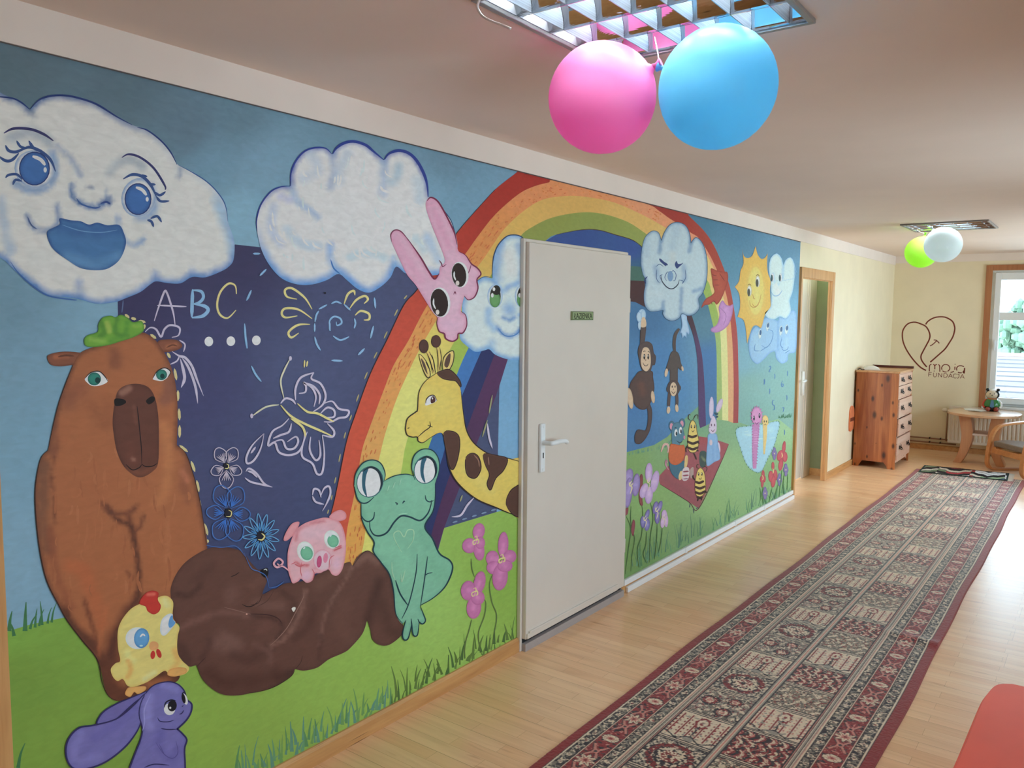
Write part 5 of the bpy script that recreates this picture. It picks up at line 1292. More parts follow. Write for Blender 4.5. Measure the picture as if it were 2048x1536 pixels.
for i in range(130):
    x, y = r_.uniform(150, 1100), r_.uniform(330, 1060); a = r_.uniform(0.5, 1.9)
    L_n = r_.uniform(70, 190); q = px([x, y, x+L_n*math.cos(a)*0.5, y+L_n*math.sin(a)*0.5])
    if inside(q, o).all() and dist(q, o).min() > 16: c2.line([x, y, x+L_n*math.cos(a)*0.12, y+L_n*math.sin(a)*0.3, x+L_n*math.cos(a)*0.5, y+L_n*math.sin(a)*0.5], r_.uniform(2, 5), r_.choice([(216, 225, 230), (208, 220, 230), (238, 240, 236), (222, 228, 232), (236, 238, 236)]), tip=0.1, up=False)
c2.up()
for f, w_ in (([300, 516, 303, 440, 330, 370, 380, 312, 440, 288, 510, 290, 548, 325], 3.4), ([553, 325, 575, 290, 620, 260, 680, 249, 750, 270, 800, 310, 860, 360], 5.5), ([864, 358, 892, 322, 950, 304, 1010, 320, 1060, 368, 1100, 442, 1120, 510, 1126, 582], 6), ([300, 516, 240, 522, 180, 552, 122, 630, 97, 720, 100, 790], 2.6)): c2.line(f, w_, (44, 62, 142), tip=0.25)
c2.line([540, 955, 560, 1010, 600, 1045], 3, (60, 116, 186), tip=0.1); c2.line([1205, 645, 1262, 722, 1292, 815], 1.8, (40, 70, 110))
c2.done()

# ---- cloud with green eyes beside the door
c3 = Fig('painted_green_eyed_cloud', 2.3)
T(900, 320, 3.657)
c3.poly([560, 640, 545, 590, 520, 562, 470, 548, 410, 560, 350, 622, 318, 700, 308, 780, 306, 862, 303, 866, 240, 858, 185, 895, 110, 985, 84, 1080, 90, 1170, 70, 1250, 72, 1310, 110, 1352, 180, 1402, 250, 1392, 285, 1385, 330, 1425, 420, 1458, 500, 1462, 560, 1440, 640, 1400, 660, 700], (206, 220, 230), edge=(13, (104, 158, 208), 0.95),
    tints=[([430, 700, 440, 800], 90, (212, 212, 210), 0.8), ([360, 620, 340, 800, 350, 870], 60, (130, 164, 204), 0.8), ([500, 620, 530, 760, 520, 880], 50, (136, 166, 200), 0.7), ([330, 900, 380, 960, 420, 930, 500, 900], 36, (126, 168, 212), 0.8), ([280, 1100, 280, 1180, 320, 1230], 50, (140, 180, 216), 0.8), ([290, 1390, 300, 1340], 60, (130, 174, 214), 0.7), ([430, 1090, 430, 1100], 80, (126, 166, 210), 0.85), ([385, 1150, 430, 1170, 470, 1150], 26, (84, 138, 196), 0.8), ([340, 1220, 380, 1270, 430, 1288, 480, 1272, 520, 1225], 26, (90, 140, 198), 0.9), ([510, 1130, 520, 1190], 30, (120, 164, 210), 0.7), ([430, 1015, 432, 1030], 40, (180, 206, 228), 0.5)], step=4)
c3.line([306, 862, 308, 780, 318, 700, 350, 622, 410, 560, 470, 548, 520, 562, 548, 600, 556, 640], 2.2, (44, 66, 104)); c3.line([300, 858, 240, 856, 186, 893, 140, 940], 1.6, (60, 92, 136))
for cx in (326, 526):
    c3.dot(cx, 996, 56, 84, (212, 226, 236), edge=(5, (96, 150, 204), 0.7)); c3.dot(cx+2, 1000, 40, 76, (44, 44, 40)); c3.dot(cx, 1022, 40, 56, (104, 158, 96), edge=(5, (70, 116, 66), 0.7)); c3.dot(cx+10, 952, 30, 36, (40, 34, 30)); c3.dot(cx-8, 945, 10, 14, (230, 234, 234)); c3.dot(cx-20, 990, 10, 16, (236, 240, 240))
c3.line([345, 1228, 385, 1276, 430, 1290, 480, 1276, 512, 1240], 2, (76, 126, 188)); c3.done()

# ---- capybara
cp = Fig('painted_capybara', 2.9)
T(0, 512, 3)
BR, DB = (165, 99, 61), (92, 52, 38)
for f in ([280, 610, 300, 588, 370, 574, 450, 576, 490, 590, 455, 645, 420, 655, 350, 662, 300, 650], [945, 512, 1000, 500, 1060, 505, 1090, 535, 1070, 560, 1010, 575, 950, 570]): cp.poly(f, (134, 80, 58), edge=(6, (106, 62, 46), 0.8), tints=[([330, 605, 400, 600], 26, (178, 104, 68), 0.7), ([1000, 545, 1050, 535], 22, (180, 108, 70), 0.7)])
cp.line([345, 605, 390, 596, 440, 600], 4, (104, 60, 42)); cp.line([995, 550, 1030, 534, 1060, 540], 3, (104, 60, 42))
o = cp.poly([480, 580, 560, 545, 700, 500, 830, 458, 900, 480, 950, 530, 1000, 610, 1035, 700, 1056, 810, 1063, 950, 1058, 1130, 1060, 1134, 1110, 1182, 1150, 1290, 1180, 1400, 1208, 1536, 1240, 1760, 1160, 1860, 1100, 1980, 1060, 2200, 1080, 2500, 1020, 2570, 900, 2620, 780, 2658, 700, 2668, 650, 2640, 620, 2570, 600, 2470, 580, 2420, 490, 2305, 400, 2186, 350, 2096, 280, 1956, 240, 1796, 215, 1600, 206, 1420, 222, 1290, 245, 1205, 285, 1165, 288, 1150, 315, 1020, 350, 880, 400, 740, 440, 640],
    BR, edge=(11, (102, 60, 44), 0.85),
    tints=[([690, 590, 690, 640], 70, (122, 72, 52), 0.7), ([420, 850, 470, 800], 120, (128, 76, 58), 0.6), ([1000, 700, 1010, 800, 990, 860], 70, (128, 80, 66), 0.7), ([640, 900, 620, 1000, 560, 900], 80, (140, 82, 52), 0.5), ([260, 1250, 255, 1400, 262, 1600, 290, 1750], 70, (118, 78, 58), 0.9), ([325, 1000, 330, 1120, 320, 1190], 40, (120, 72, 54), 0.7), ([318, 1200, 312, 1350, 330, 1600], 14, (92, 54, 42), 0.7),
            ([980, 1020, 1010, 1150, 990, 1400, 940, 1480], 60, (186, 118, 72), 0.8), ([1120, 1250, 1100, 1360, 1130, 1450], 60, (136, 80, 56), 0.7), ([1090, 1290, 1120, 1350], 26, (190, 116, 84), 0.7), ([640, 1500, 690, 1570, 780, 1620, 800, 1700, 820, 1800, 830, 1990, 800, 2090, 700, 2250, 660, 2400], 30, (88, 50, 38), 0.95), ([610, 1480, 660, 1540, 760, 1540, 820, 1500], 26, (110, 64, 46), 0.9), ([770, 1560, 800, 1680], 34, (92, 52, 38), 0.8), ([640, 1280, 560, 1400], 160, (164, 96, 60), 0.5),
            ([420, 1860, 500, 1900, 560, 2060, 600, 2200], 80, (182, 96, 56), 0.55), ([300, 1650, 330, 1900, 420, 2100], 50, (140, 78, 52), 0.7), ([380, 2120, 450, 2230, 560, 2340, 600, 2450], 50, (84, 48, 36), 0.9), ([500, 2060, 560, 2250, 580, 2360], 26, (108, 60, 42), 0.8), ([640, 2100, 600, 2300, 590, 2400], 22, (184, 104, 62), 0.6), ([680, 2300, 650, 2500, 700, 2630, 820, 2620], 110, (90, 50, 38), 0.9), ([900, 2500, 1000, 2500, 1060, 2520], 70, (74, 40, 32), 0.9), ([830, 2050, 760, 2130, 710, 2230], 60, (96, 54, 40), 0.85), ([1000, 1800, 1010, 1990], 50, (176, 108, 66), 0.5), ([860, 1560, 830, 1640], 22, (100, 58, 44), 0.7), ([760, 1890, 790, 1940], 20, (110, 64, 44), 0.6), ([1000, 1560, 1000, 1830], 16, (186, 120, 78), 0.5)], step=6)
for i in range(70):
    x, y = r_.uniform(270, 1150), r_.uniform(1150, 2150); h = r_.uniform(50, 150); q = px([x, y, x, y+h])
    if inside(q, o).all() and dist(q, o).min() > 10: cp.line([x, y, x+r_.uniform(-12, 12), y+h/2, x+r_.uniform(-20, 20), y+h], r_.uniform(2, 6), r_.choice([(170, 103, 64), (160, 95, 59), (172, 106, 67), (158, 93, 58)]), tip=0.1, up=False)
cp.up()
cp.line([285, 1165, 315, 1020, 350, 880, 400, 740, 435, 655], 1.6, (60, 36, 30)); cp.line([285, 1165, 245, 1206, 222, 1290, 207, 1420, 215, 1600, 240, 1796, 280, 1956, 350, 2096, 400, 2186, 490, 2305, 580, 2420, 610, 2560, 650, 2640, 700, 2665], 2.2, (56, 32, 28)); cp.line([1058, 1135, 1110, 1182, 1150, 1290, 1180, 1400, 1208, 1536, 1235, 1740], 1.6, (64, 38, 30))
cp.poly([690, 850, 712, 800, 762, 772, 830, 767, 890, 790, 926, 850, 945, 950, 950, 1080, 945, 1240, 912, 1292, 850, 1326, 800, 1316, 740, 1262, 700, 1180, 680, 1080, 672, 980], (98, 58, 46), edge=(8, (82, 46, 38), 0.6), tints=[([730, 820, 770, 795], 34, (160, 112, 94), 0.7), ([780, 1150, 790, 1230], 60, (112, 64, 50), 0.6), ([760, 1290, 850, 1300, 930, 1270], 34, (120, 70, 50), 0.8), ([800, 900, 812, 1000], 20, (118, 74, 58), 0.6), ([790, 1215, 800, 1220], 18, (170, 120, 100), 0.5)])
cp.poly([686, 856, 740, 860, 752, 880, 718, 898, 686, 896], (26, 18, 18), n=4); cp.poly([872, 868, 905, 842, 926, 850, 920, 872, 890, 890], (26, 18, 18), n=4)
cp.line([818, 900, 826, 960, 836, 1060, 845, 1160, 847, 1250], 2, (34, 20, 20)); cp.line([847, 1250, 830, 1270, 790, 1282, 752, 1250], 2, (30, 18, 18)); cp.line([847, 1248, 870, 1262, 910, 1260, 940, 1243], 2, (30, 18, 18))
for wf, ix, iy, ir, px_ in (([505, 735, 540, 702, 590, 695, 625, 722, 643, 752, 600, 776, 550, 779, 520, 760], 562, 737, 40, 582), ([912, 735, 940, 692, 985, 674, 1019, 694, 1003, 726, 970, 749, 935, 746], 965, 712, 33, 970)):
    oo = cp.poly(wf, (232, 234, 226), n=4); cp.dot(ix, iy, ir, ir*0.98, (44, 128, 112), edge=(5, (24, 84, 80), 0.8)); cp.dot(px_, iy+8, ir*0.4, ir*0.45, (20, 56, 54)); cp.line([wf[0], wf[1], wf[2], wf[3]-2, wf[4], wf[5]-3, wf[6], wf[7], wf[8], wf[9]], 2, (40, 30, 30))
cp.poly([500, 505, 520, 476, 580, 455, 586, 410, 612, 370, 660, 358, 690, 367, 722, 352, 762, 370, 792, 396, 842, 390, 858, 415, 855, 452, 800, 486, 720, 512, 640, 536, 560, 546, 512, 540], (108, 164, 54), edge=(4, (66, 118, 44), 0.8), tints=[([600, 400, 620, 460, 560, 500], 34, (74, 128, 46), 0.8), ([640, 400, 650, 450], 26, (164, 188, 84), 0.8), ([700, 380, 690, 460, 760, 480], 26, (70, 126, 48), 0.7), ([760, 400, 740, 470, 660, 510], 26, (80, 140, 50), 0.7), ([540, 500, 620, 510], 26, (140, 188, 76), 0.7), ([800, 420, 840, 420], 20, (138, 180, 70), 0.6)])
cp.done()

# ---- bear lying on its back
br2 = Fig('painted_brown_bear', 3.7)
T(0, 1024, 3)
BB, BK = (98, 64, 54), (66, 40, 34)
o = br2.poly([1030, 560, 1020, 500, 1024, 440, 1060, 360, 1120, 290, 1220, 228, 1300, 209, 1390, 216, 1455, 242, 1500, 300, 1540, 342, 1560, 344, 1600, 350, 1602, 400, 1588, 440, 1572, 492, 1630, 462, 1655, 458, 1705, 428, 1830, 410, 1900, 372, 2060, 308, 2098, 300, 2112, 318, 2140, 268, 2200, 230, 2250, 262, 2310, 322, 2342, 400, 2360, 500, 2372, 600, 2420, 690, 2402, 742, 2330, 796, 2270, 795, 2230, 762, 2218, 704, 2201, 652, 2198, 652, 2170, 730, 2100, 812, 2060, 842, 1970, 882, 1900, 932, 1820, 950, 1768, 941, 1764, 944, 1740, 984, 1650, 1042, 1560, 1072, 1500, 1085, 1430, 1098, 1340, 1095, 1270, 1060, 1210, 1000, 1178, 925, 1172, 918, 1130, 925, 1086, 885, 1060, 830, 1060, 720, 1076, 680, 1040, 640],
    BB, edge=(7, (78, 48, 42), 0.6),
    tints=[([1390, 480, 1390, 520], 80, (118, 82, 72), 0.75), ([1060, 490, 1130, 500, 1200, 440], 30, (74, 46, 40), 0.8), ([1180, 400, 1260, 330], 60, (80, 50, 44), 0.5), ([1300, 780, 1400, 800, 1330, 760], 90, (124, 88, 78), 0.7), ([1210, 880, 1250, 800, 1250, 760], 40, (82, 52, 46), 0.8), ([1400, 860, 1500, 880, 1600, 820], 60, (78, 48, 42), 0.7), ([1080, 690, 1200, 640, 1330, 600, 1500, 620], 34, (122, 84, 74), 0.7), ([1080, 800, 1120, 880], 50, (76, 48, 42), 0.7), ([1250, 960, 1340, 1020, 1500, 1020, 1650, 980], 90, (78, 46, 38), 0.8), ([1530, 540, 1600, 560, 1680, 560], 50, (120, 84, 74), 0.6), ([1690, 480, 1760, 540, 1740, 640], 34, (76, 46, 40), 0.6), ([1830, 470, 1800, 600, 1720, 740, 1620, 800], 26, (130, 92, 80), 0.8), ([1880, 560, 1850, 680, 1760, 760], 40, (80, 48, 42), 0.6), ([1900, 440, 2000, 380, 2090, 330], 50, (112, 76, 64), 0.7), ([2110, 330, 2060, 420, 1990, 520, 1940, 640, 1910, 800], 18, (124, 88, 76), 0.8), ([2140, 300, 2200, 260, 2260, 300], 44, (128, 92, 80), 0.8), ([2280, 420, 2240, 540, 2210, 640], 60, (72, 44, 38), 0.85), ([2290, 560, 2330, 700, 2400, 720], 70, (76, 48, 40), 0.7), ([2060, 560, 2040, 680, 2100, 760], 80, (110, 74, 62), 0.5), ([1920, 740, 1910, 880], 26, (80, 50, 44), 0.7), ([1500, 620, 1640, 640, 1690, 690, 1660, 760], 20, (72, 44, 40), 0.8), ([1560, 700, 1600, 680], 50, (116, 76, 66), 0.5), ([1520, 790, 1610, 840, 1620, 900], 30, (116, 80, 70), 0.6), ([1660, 1000, 1740, 960], 40, (70, 42, 36), 0.7), ([1510, 440, 1560, 400, 1590, 430], 44, (112, 74, 62), 0.6)], step=6)
br2.line([1380, 386, 1405, 378, 1432, 360], 1.6, (34, 22, 22)); br2.line([1448, 552, 1480, 566, 1515, 560, 1545, 535], 1.8, (36, 22, 22)); br2.line([1570, 495, 1545, 545, 1500, 556], 1.4, (60, 36, 32)); br2.dot(1476, 611, 5, 4, (222, 170, 150))
br2.poly([1556, 352, 1580, 338, 1602, 336, 1606, 370, 1588, 392, 1566, 378], (24, 20, 22), n=4); br2.line([1578, 346, 1592, 342, 1598, 352], 2, (190, 196, 196))
br2.line([1500, 610, 1600, 615, 1660, 635, 1688, 668], 2, (60, 36, 34)); br2.line([1640, 465, 1600, 530, 1540, 565], 1.4, (80, 52, 46)); br2.line([1820, 480, 1812, 520, 1770, 600, 1720, 690, 1660, 760, 1615, 800], 1.4, (146, 110, 98)); br2.poly([1745, 578, 1760, 568, 1770, 575, 1758, 598], (224, 214, 204), n=3)
br2.line([2110, 330, 2150, 270, 2200, 232, 2250, 264], 1.3, (70, 44, 40)); br2.line([1340, 570, 1420, 590, 1500, 612], 1.2, (134, 100, 90)); br2.line([1178, 925, 1200, 900, 1230, 870], 1.4, (66, 40, 36)); br2.line([1768, 941, 1800, 900, 1810, 860], 1.3, (70, 44, 38))
br2.line([1455, 1090, 1560, 1073, 1650, 1043, 1740, 985, 1766, 943], 1.4, (62, 46, 30)); br2.done()

# ---- chick
ck = Fig('painted_yellow_chick', 4.5)
o = ck.poly([700, 740, 710, 680, 742, 622, 790, 572, 850, 545, 900, 540, 945, 510, 985, 500, 1015, 512, 1035, 545, 1030, 620, 1044, 655, 1072, 690, 1062, 740, 1058, 800, 1064, 850, 1086, 888, 1130, 932, 1112, 965, 1070, 980, 1015, 980, 985, 950, 930, 985, 870, 1022, 800, 1046, 760, 1040, 732, 1000, 700, 1012, 672, 985, 660, 940, 688, 905, 716, 890, 704, 820], (228, 202, 116), edge=(5, (216, 180, 90), 0.6), tints=[([760, 840, 770, 880, 800, 890], 30, (236, 218, 140), 0.7), ([765, 890, 780, 940, 760, 990], 24, (220, 164, 84), 0.8), ([1050, 830, 1060, 900, 1030, 950], 40, (222, 168, 88), 0.8), ([985, 530, 1000, 560], 30, (238, 224, 160), 0.6), ([920, 960, 860, 1000], 24, (240, 226, 160), 0.6)])
ck.dot(820, 755, 72, 66, (234, 234, 224), edge=(7, (200, 214, 214), 0.7)); ck.dot(845, 755, 46, 60, (96, 158, 206), 0.1, edge=(5, (70, 122, 178), 0.7)); ck.line([835, 748, 852, 732, 866, 742], 3.4, (226, 236, 240)); ck.dot(842, 800, 10, 5, (186, 214, 232))
ck.poly([955, 700, 965, 645, 1000, 612, 1030, 610, 1032, 640, 1048, 660, 1030, 690, 990, 735, 965, 735], (230, 232, 226), edge=(5, (190, 206, 214), 0.7)); ck.poly([1005, 670, 1015, 630, 1030, 618, 1034, 645, 1048, 662, 1030, 685, 1012, 692], (96, 154, 206), n=4)
ck.poly([890, 805, 900, 778, 925, 775, 945, 790, 940, 818, 905, 828], (226, 160, 100)); ck.dot(912, 855, 14, 25, (190, 50, 40), 0.1); ck.dot(948, 846, 14, 28, (190, 50, 40), -0.35)
ck.poly([830, 545, 862, 490, 905, 470, 945, 482, 942, 525, 960, 560, 948, 596, 915, 612, 880, 592, 868, 565], (192, 52, 42), edge=(3, (160, 36, 34), 0.6), tints=[([880, 495, 920, 490], 16, (226, 120, 100), 0.6)])
for f in ([745, 1090, 762, 1052, 800, 1046, 864, 1042, 868, 1064, 824, 1090, 800, 1078, 776, 1106], [1000, 975, 1010, 945, 1060, 930, 1110, 935, 1112, 962, 1080, 975, 1040, 985]): ck.poly(f, (226, 166, 92), edge=(2.5, (206, 132, 62), 0.6))
ck.done()

# ---- violet rabbit, bottom left
vr = Fig('painted_violet_rabbit', 4.5)
VC, VE, VO = (116, 112, 178), (96, 92, 158), (48, 44, 92)
e2 = vr.poly([885, 1070, 790, 1108, 690, 1150, 612, 1200, 576, 1262, 610, 1272, 690, 1242, 790, 1152, 865, 1095], (110, 104, 168), edge=(4, VE, 0.6)); vr.outline(e2, 3, VO)
e1 = vr.poly([870, 1085, 790, 1165, 690, 1240, 560, 1276, 470, 1292, 410, 1352, 390, 1425, 405, 1500, 450, 1540, 540, 1532, 640, 1490, 740, 1412, 800, 1340, 835, 1275, 860, 1180], VC, edge=(5, VE, 0.6), tints=[([480, 1330, 440, 1430, 470, 1490, 600, 1460], 40, (134, 130, 196), 0.6), ([560, 1350, 700, 1270, 800, 1180], 50, (104, 100, 172), 0.6)]); vr.outline(e1, 3.6, VO)
bo = vr.poly([870, 1085, 920, 1036, 1000, 1016, 1060, 1030, 1100, 1070, 1116, 1122, 1145, 1150, 1140, 1200, 1110, 1250, 1060, 1298, 1062, 1302, 1090, 1328, 1116, 1365, 1102, 1420, 1106, 1536, 1096, 1660, 1000, 1760, 800, 1760, 740, 1700, 765, 1560, 812, 1430, 836, 1370, 850, 1300, 830, 1220, 838, 1150], VC, edge=(6, VE, 0.6), tints=[([890, 1110, 880, 1200, 890, 1280], 50, (146, 142, 208), 0.6), ([960, 1330, 950, 1400, 1020, 1470, 1060, 1420], 50, (98, 92, 164), 0.6), ([1020, 1380, 1000, 1440], 40, (120, 116, 186), 0.6), ([980, 1040, 1050, 1060], 40, (138, 136, 202), 0.6)]); vr.outline(bo, 3.6, VO)
vr.line([900, 1090, 862, 1180, 862, 1260, 850, 1310], 2.6, (150, 146, 206), tip=0.2); vr.line([1062, 1300, 1000, 1302, 960, 1295], 2.4, VO, tip=0.2); vr.line([940, 1230, 955, 1252, 1000, 1256, 1040, 1246], 2, VO, tip=0.2); vr.line([930, 1380, 980, 1450, 1030, 1475, 1062, 1440, 1050, 1370], 1.5, (84, 78, 144)); vr.line([980, 1450, 950, 1390], 1.3, (84, 78, 144)); vr.line([860, 1530, 920, 1510, 1010, 1516], 2.4, VO)
vr.dot(1012, 1180, 34, 36, (232, 232, 228), 0.2); vr.dot(1028, 1160, 27, 34, (26, 22, 30), 0.2); vr.dot(1016, 1172, 6, 7, (236, 236, 232)); vr.line([980, 1170, 990, 1140, 1020, 1125, 1050, 1130], 2.6, DK)
vr.dot(1104, 1120, 15, 34, (232, 232, 228), -0.3); vr.dot(1096, 1116, 11, 30, (26, 22, 30), -0.2); vr.line([1085, 1090, 1098, 1078, 1110, 1090], 2, DK); vr.line([1070, 1210, 1085, 1205, 1098, 1185], 1.8, VO); vr.line([1085, 1165, 1095, 1158], 1.6, VO)
vr.done()

# ---- pink rabbit sliding on the rainbow
pr = Fig('painted_pink_rabbit', 3.3)
T(480, 200, 3)
PK, PE, PO = (224, 172, 194), (206, 134, 166), (118, 38, 70)
o = pr.poly([906, 850, 902, 806, 928, 780, 968, 794, 1020, 860, 1080, 950, 1130, 1032, 1164, 1072, 1190, 1046, 1197, 1000, 1226, 962, 1184, 845, 1142, 740, 1113, 650, 1116, 604, 1142, 585, 1184, 610, 1232, 690, 1280, 795, 1297, 870, 1310, 910, 1350, 932, 1384, 982, 1420, 1010, 1442, 1045, 1418, 1078, 1422, 1130, 1402, 1180, 1366, 1198, 1344, 1178, 1335, 1205, 1322, 1268, 1350, 1292, 1356, 1350, 1334, 1396, 1306, 1402, 1300, 1432, 1270, 1448, 1232, 1432, 1222, 1402, 1192, 1388, 1178, 1342, 1182, 1308, 1150, 1270, 1100, 1190, 1050, 1110, 1000, 1050, 955, 960], PK, edge=(6, PE, 0.75), tints=[([930, 830, 1000, 960, 1080, 1080], 40, (216, 154, 184), 0.6), ([1150, 630, 1200, 760, 1250, 880], 40, (214, 150, 180), 0.7), ([1240, 1140, 1290, 1180, 1270, 1230], 90, (230, 182, 200), 0.5), ([1240, 1340, 1300, 1350], 60, (228, 178, 204), 0.5), ([1390, 1060, 1390, 1150], 40, (222, 168, 194), 0.5)])
for f, w_ in (([906, 850, 902, 806, 928, 780, 968, 794, 1020, 860], 2.2), ([1000, 830, 1080, 945, 1130, 1030, 1164, 1074, 1192, 1042], 3.4), ([1118, 606, 1142, 585, 1184, 610, 1232, 690, 1282, 795, 1298, 868], 3.2), ([1310, 910, 1350, 932, 1384, 982, 1422, 1010, 1442, 1045, 1418, 1078, 1424, 1130, 1403, 1182, 1366, 1199, 1342, 1175], 2.8), ([1322, 1268, 1350, 1292, 1357, 1350, 1335, 1396, 1306, 1402, 1300, 1432, 1270, 1448, 1232, 1432, 1222, 1402, 1192, 1388, 1178, 1342, 1182, 1308], 2.8), ([1384, 985, 1370, 1030, 1345, 1080], 1.6), ([1190, 960, 1205, 980, 1212, 1000, 1235, 985], 1.8), ([1278, 1168, 1286, 1150, 1292, 1166], 1.8), ([1180, 1305, 1220, 1290], 1.4)): pr.line(f, w_, PO, tip=0.3)
for cx, cy, rx, ry in ((1192, 1216, 56, 84), (1310, 1050, 47, 72)):
    pr.dot(cx+6, cy-2, rx+4, ry+6, (234, 226, 222), -0.1); pr.dot(cx, cy, rx-4, ry, (44, 26, 24), -0.12); pr.line([cx-rx*0.6, cy-ry*0.3, cx-rx*0.62, cy+ry*0.1, cx-rx*0.4, cy+ry*0.45], 3.2, (236, 224, 220), tip=0.3); pr.dot(cx-rx*0.2, cy+ry*0.68, 11, 15, (220, 206, 200))
pr.done()

# ---- giraffe
gi = Fig('painted_giraffe', 2.9)
T(480, 680, 3)
GY, GB, GO = (228, 192, 88), (84, 54, 44), (48, 34, 30)
for x, y, rx, ry, f in ((1100, 38, 29, 42, [1122, 70, 1150, 130, 1160, 200]), (1173, 8, 30, 38, [1185, 44, 1195, 110, 1192, 190])):
    gi.line(f, 8, (224, 190, 100), tip=1); gi.line([f[0]-8]+f[1:2]+[f[2]-10, f[3], f[4]-8, f[5]], 1.6, GO); gi.line([f[0]+10]+f[1:2]+[f[2]+10, f[3], f[4]+8, f[5]], 1.6, GO); gi.dot(x, y, rx, ry, (84, 52, 44), edge=(3, (52, 32, 30), 0.7))
for f, i_f in (([1070, 85, 1105, 115, 1130, 165, 1138, 215, 1118, 222, 1092, 170], [1082, 110, 1105, 140, 1122, 205, 1098, 165]), ([1212, 155, 1225, 95, 1275, 64, 1277, 125, 1252, 178, 1220, 185], [1222, 150, 1234, 105, 1258, 80, 1256, 130, 1240, 165])):
    q = gi.poly(f, (222, 192, 110)); gi.outline(q, 1.8, GO); gi.poly(i_f, (92, 66, 54))
for f in ([1110, 130, 1140, 190], [1130, 110, 1160, 195], [1150, 90, 1170, 195], [1205, 110, 1190, 190]): gi.line(f, 1.5, GO)
o = gi.poly([990, 540, 1000, 570, 1030, 582, 1060, 582, 1066, 606, 1095, 615, 1135, 588, 1180, 560, 1210, 560, 1226, 605, 1236, 680, 1250, 760, 1285, 835, 1350, 905, 1430, 962, 1536, 1006, 1620, 1040, 1700, 1055, 1700, 735, 1620, 712, 1536, 690, 1480, 678, 1402, 620, 1357, 545, 1337, 440, 1322, 310, 1292, 215, 1250, 180, 1182, 195, 1110, 246, 1070, 315, 1062, 415, 1050, 432, 1002, 470], GY, edge=(4, (214, 172, 70), 0.5), tints=[([1120, 330, 1200, 400], 130, (234, 200, 100), 0.5), ([1350, 760, 1500, 900], 60, (234, 202, 110), 0.4)])
gi.line([1182, 195, 1110, 246, 1070, 315, 1062, 415, 1050, 432, 1002, 470, 990, 520, 990, 540, 1000, 570, 1030, 582, 1060, 582, 1066, 606, 1095, 615, 1135, 588, 1180, 560], 2.2, GO); gi.line([1322, 310, 1337, 440, 1357, 545, 1402, 620, 1480, 678, 1536, 692, 1620, 713, 1700, 736], 2.4, GO); gi.line([1210, 560, 1226, 605, 1236, 680, 1250, 760, 1285, 835, 1350, 905, 1430, 962, 1536, 1006, 1620, 1040, 1690, 1052], 2.6, GO)
for f in ([1178, 200, 1212, 182, 1250, 176, 1290, 208, 1318, 250, 1320, 282, 1290, 246, 1250, 240, 1210, 230], [1218, 558, 1270, 547, 1308, 575, 1314, 640, 1300, 720, 1276, 775, 1255, 760, 1236, 680], [1350, 705, 1390, 678, 1428, 702, 1442, 770, 1412, 826, 1370, 820, 1350, 780], [1458, 682, 1536, 692, 1600, 712, 1578, 780, 1530, 830, 1500, 900, 1478, 862, 1492, 805, 1466, 745], [1592, 985, 1612, 915, 1650, 880, 1690, 880, 1700, 1050, 1640, 1050]):
    q = gi.poly(f, GB, edge=(4, (112, 76, 60), 0.4)); gi.outline(q, 2, (50, 32, 30))
gi.line([1400, 690, 1425, 720, 1432, 760], 2, (150, 110, 90)); gi.line([1485, 700, 1490, 750], 2, (150, 112, 92))
gi.poly([1108, 392, 1112, 362, 1132, 336, 1160, 334, 1176, 362, 1150, 380], (234, 232, 220), n=4); gi.poly([1142, 378, 1140, 350, 1155, 336, 1168, 352, 1164, 372], (76, 40, 40), n=4); gi.line([1110, 380, 1114, 356, 1134, 335, 1160, 333, 1178, 364], 2, GO); gi.dot(1150, 350, 4, 6, (230, 226, 220))
gi.line([1060, 584, 1100, 548, 1136, 520, 1134, 488], 1.8, GO); gi.line([1120, 510, 1152, 522], 1.4, GO); gi.line([1000, 532, 1012, 524], 1.6, GO); gi.done()

# ---- frog
fr_ = Fig('painted_green_frog', 4.5)
FG, FE, FO = (124, 184, 152), (104, 164, 136), (24, 58, 68)
o = fr_.poly([680, 870, 690, 800, 732, 738, 790, 719, 840, 740, 866, 800, 862, 842, 920, 815, 990, 804, 1040, 815, 1026, 760, 1040, 694, 1090, 655, 1150, 662, 1185, 712, 1190, 780, 1166, 862, 1166, 950, 1152, 1030, 1104, 1118, 1150, 1190, 1192, 1280, 1254, 1322, 1270, 1375, 1230, 1472, 1160, 1542, 1076, 1592, 1095, 1642, 1108, 1682, 1090, 1702, 1070, 1690, 1060, 1765, 1035, 1767, 1025, 1702, 1005, 1784, 980, 1796, 970, 1762, 986, 1690, 965, 1700, 930, 1640, 916, 1502, 890, 1402, 840, 1332, 795, 1268, 800, 1212, 760, 1150, 726, 1070, 722, 980, 698, 948], FG, edge=(6, FE, 0.6), tints=[([1000, 880, 1060, 900], 140, (130, 190, 160), 0.5), ([860, 1230, 950, 1300, 1000, 1400], 90, (134, 196, 160), 0.5), ([1150, 1330, 1200, 1400], 90, (116, 178, 142), 0.6), ([740, 1060, 760, 1140], 40, (108, 170, 140), 0.6), ([1080, 1150, 1120, 1240], 40, (110, 172, 140), 0.6)])
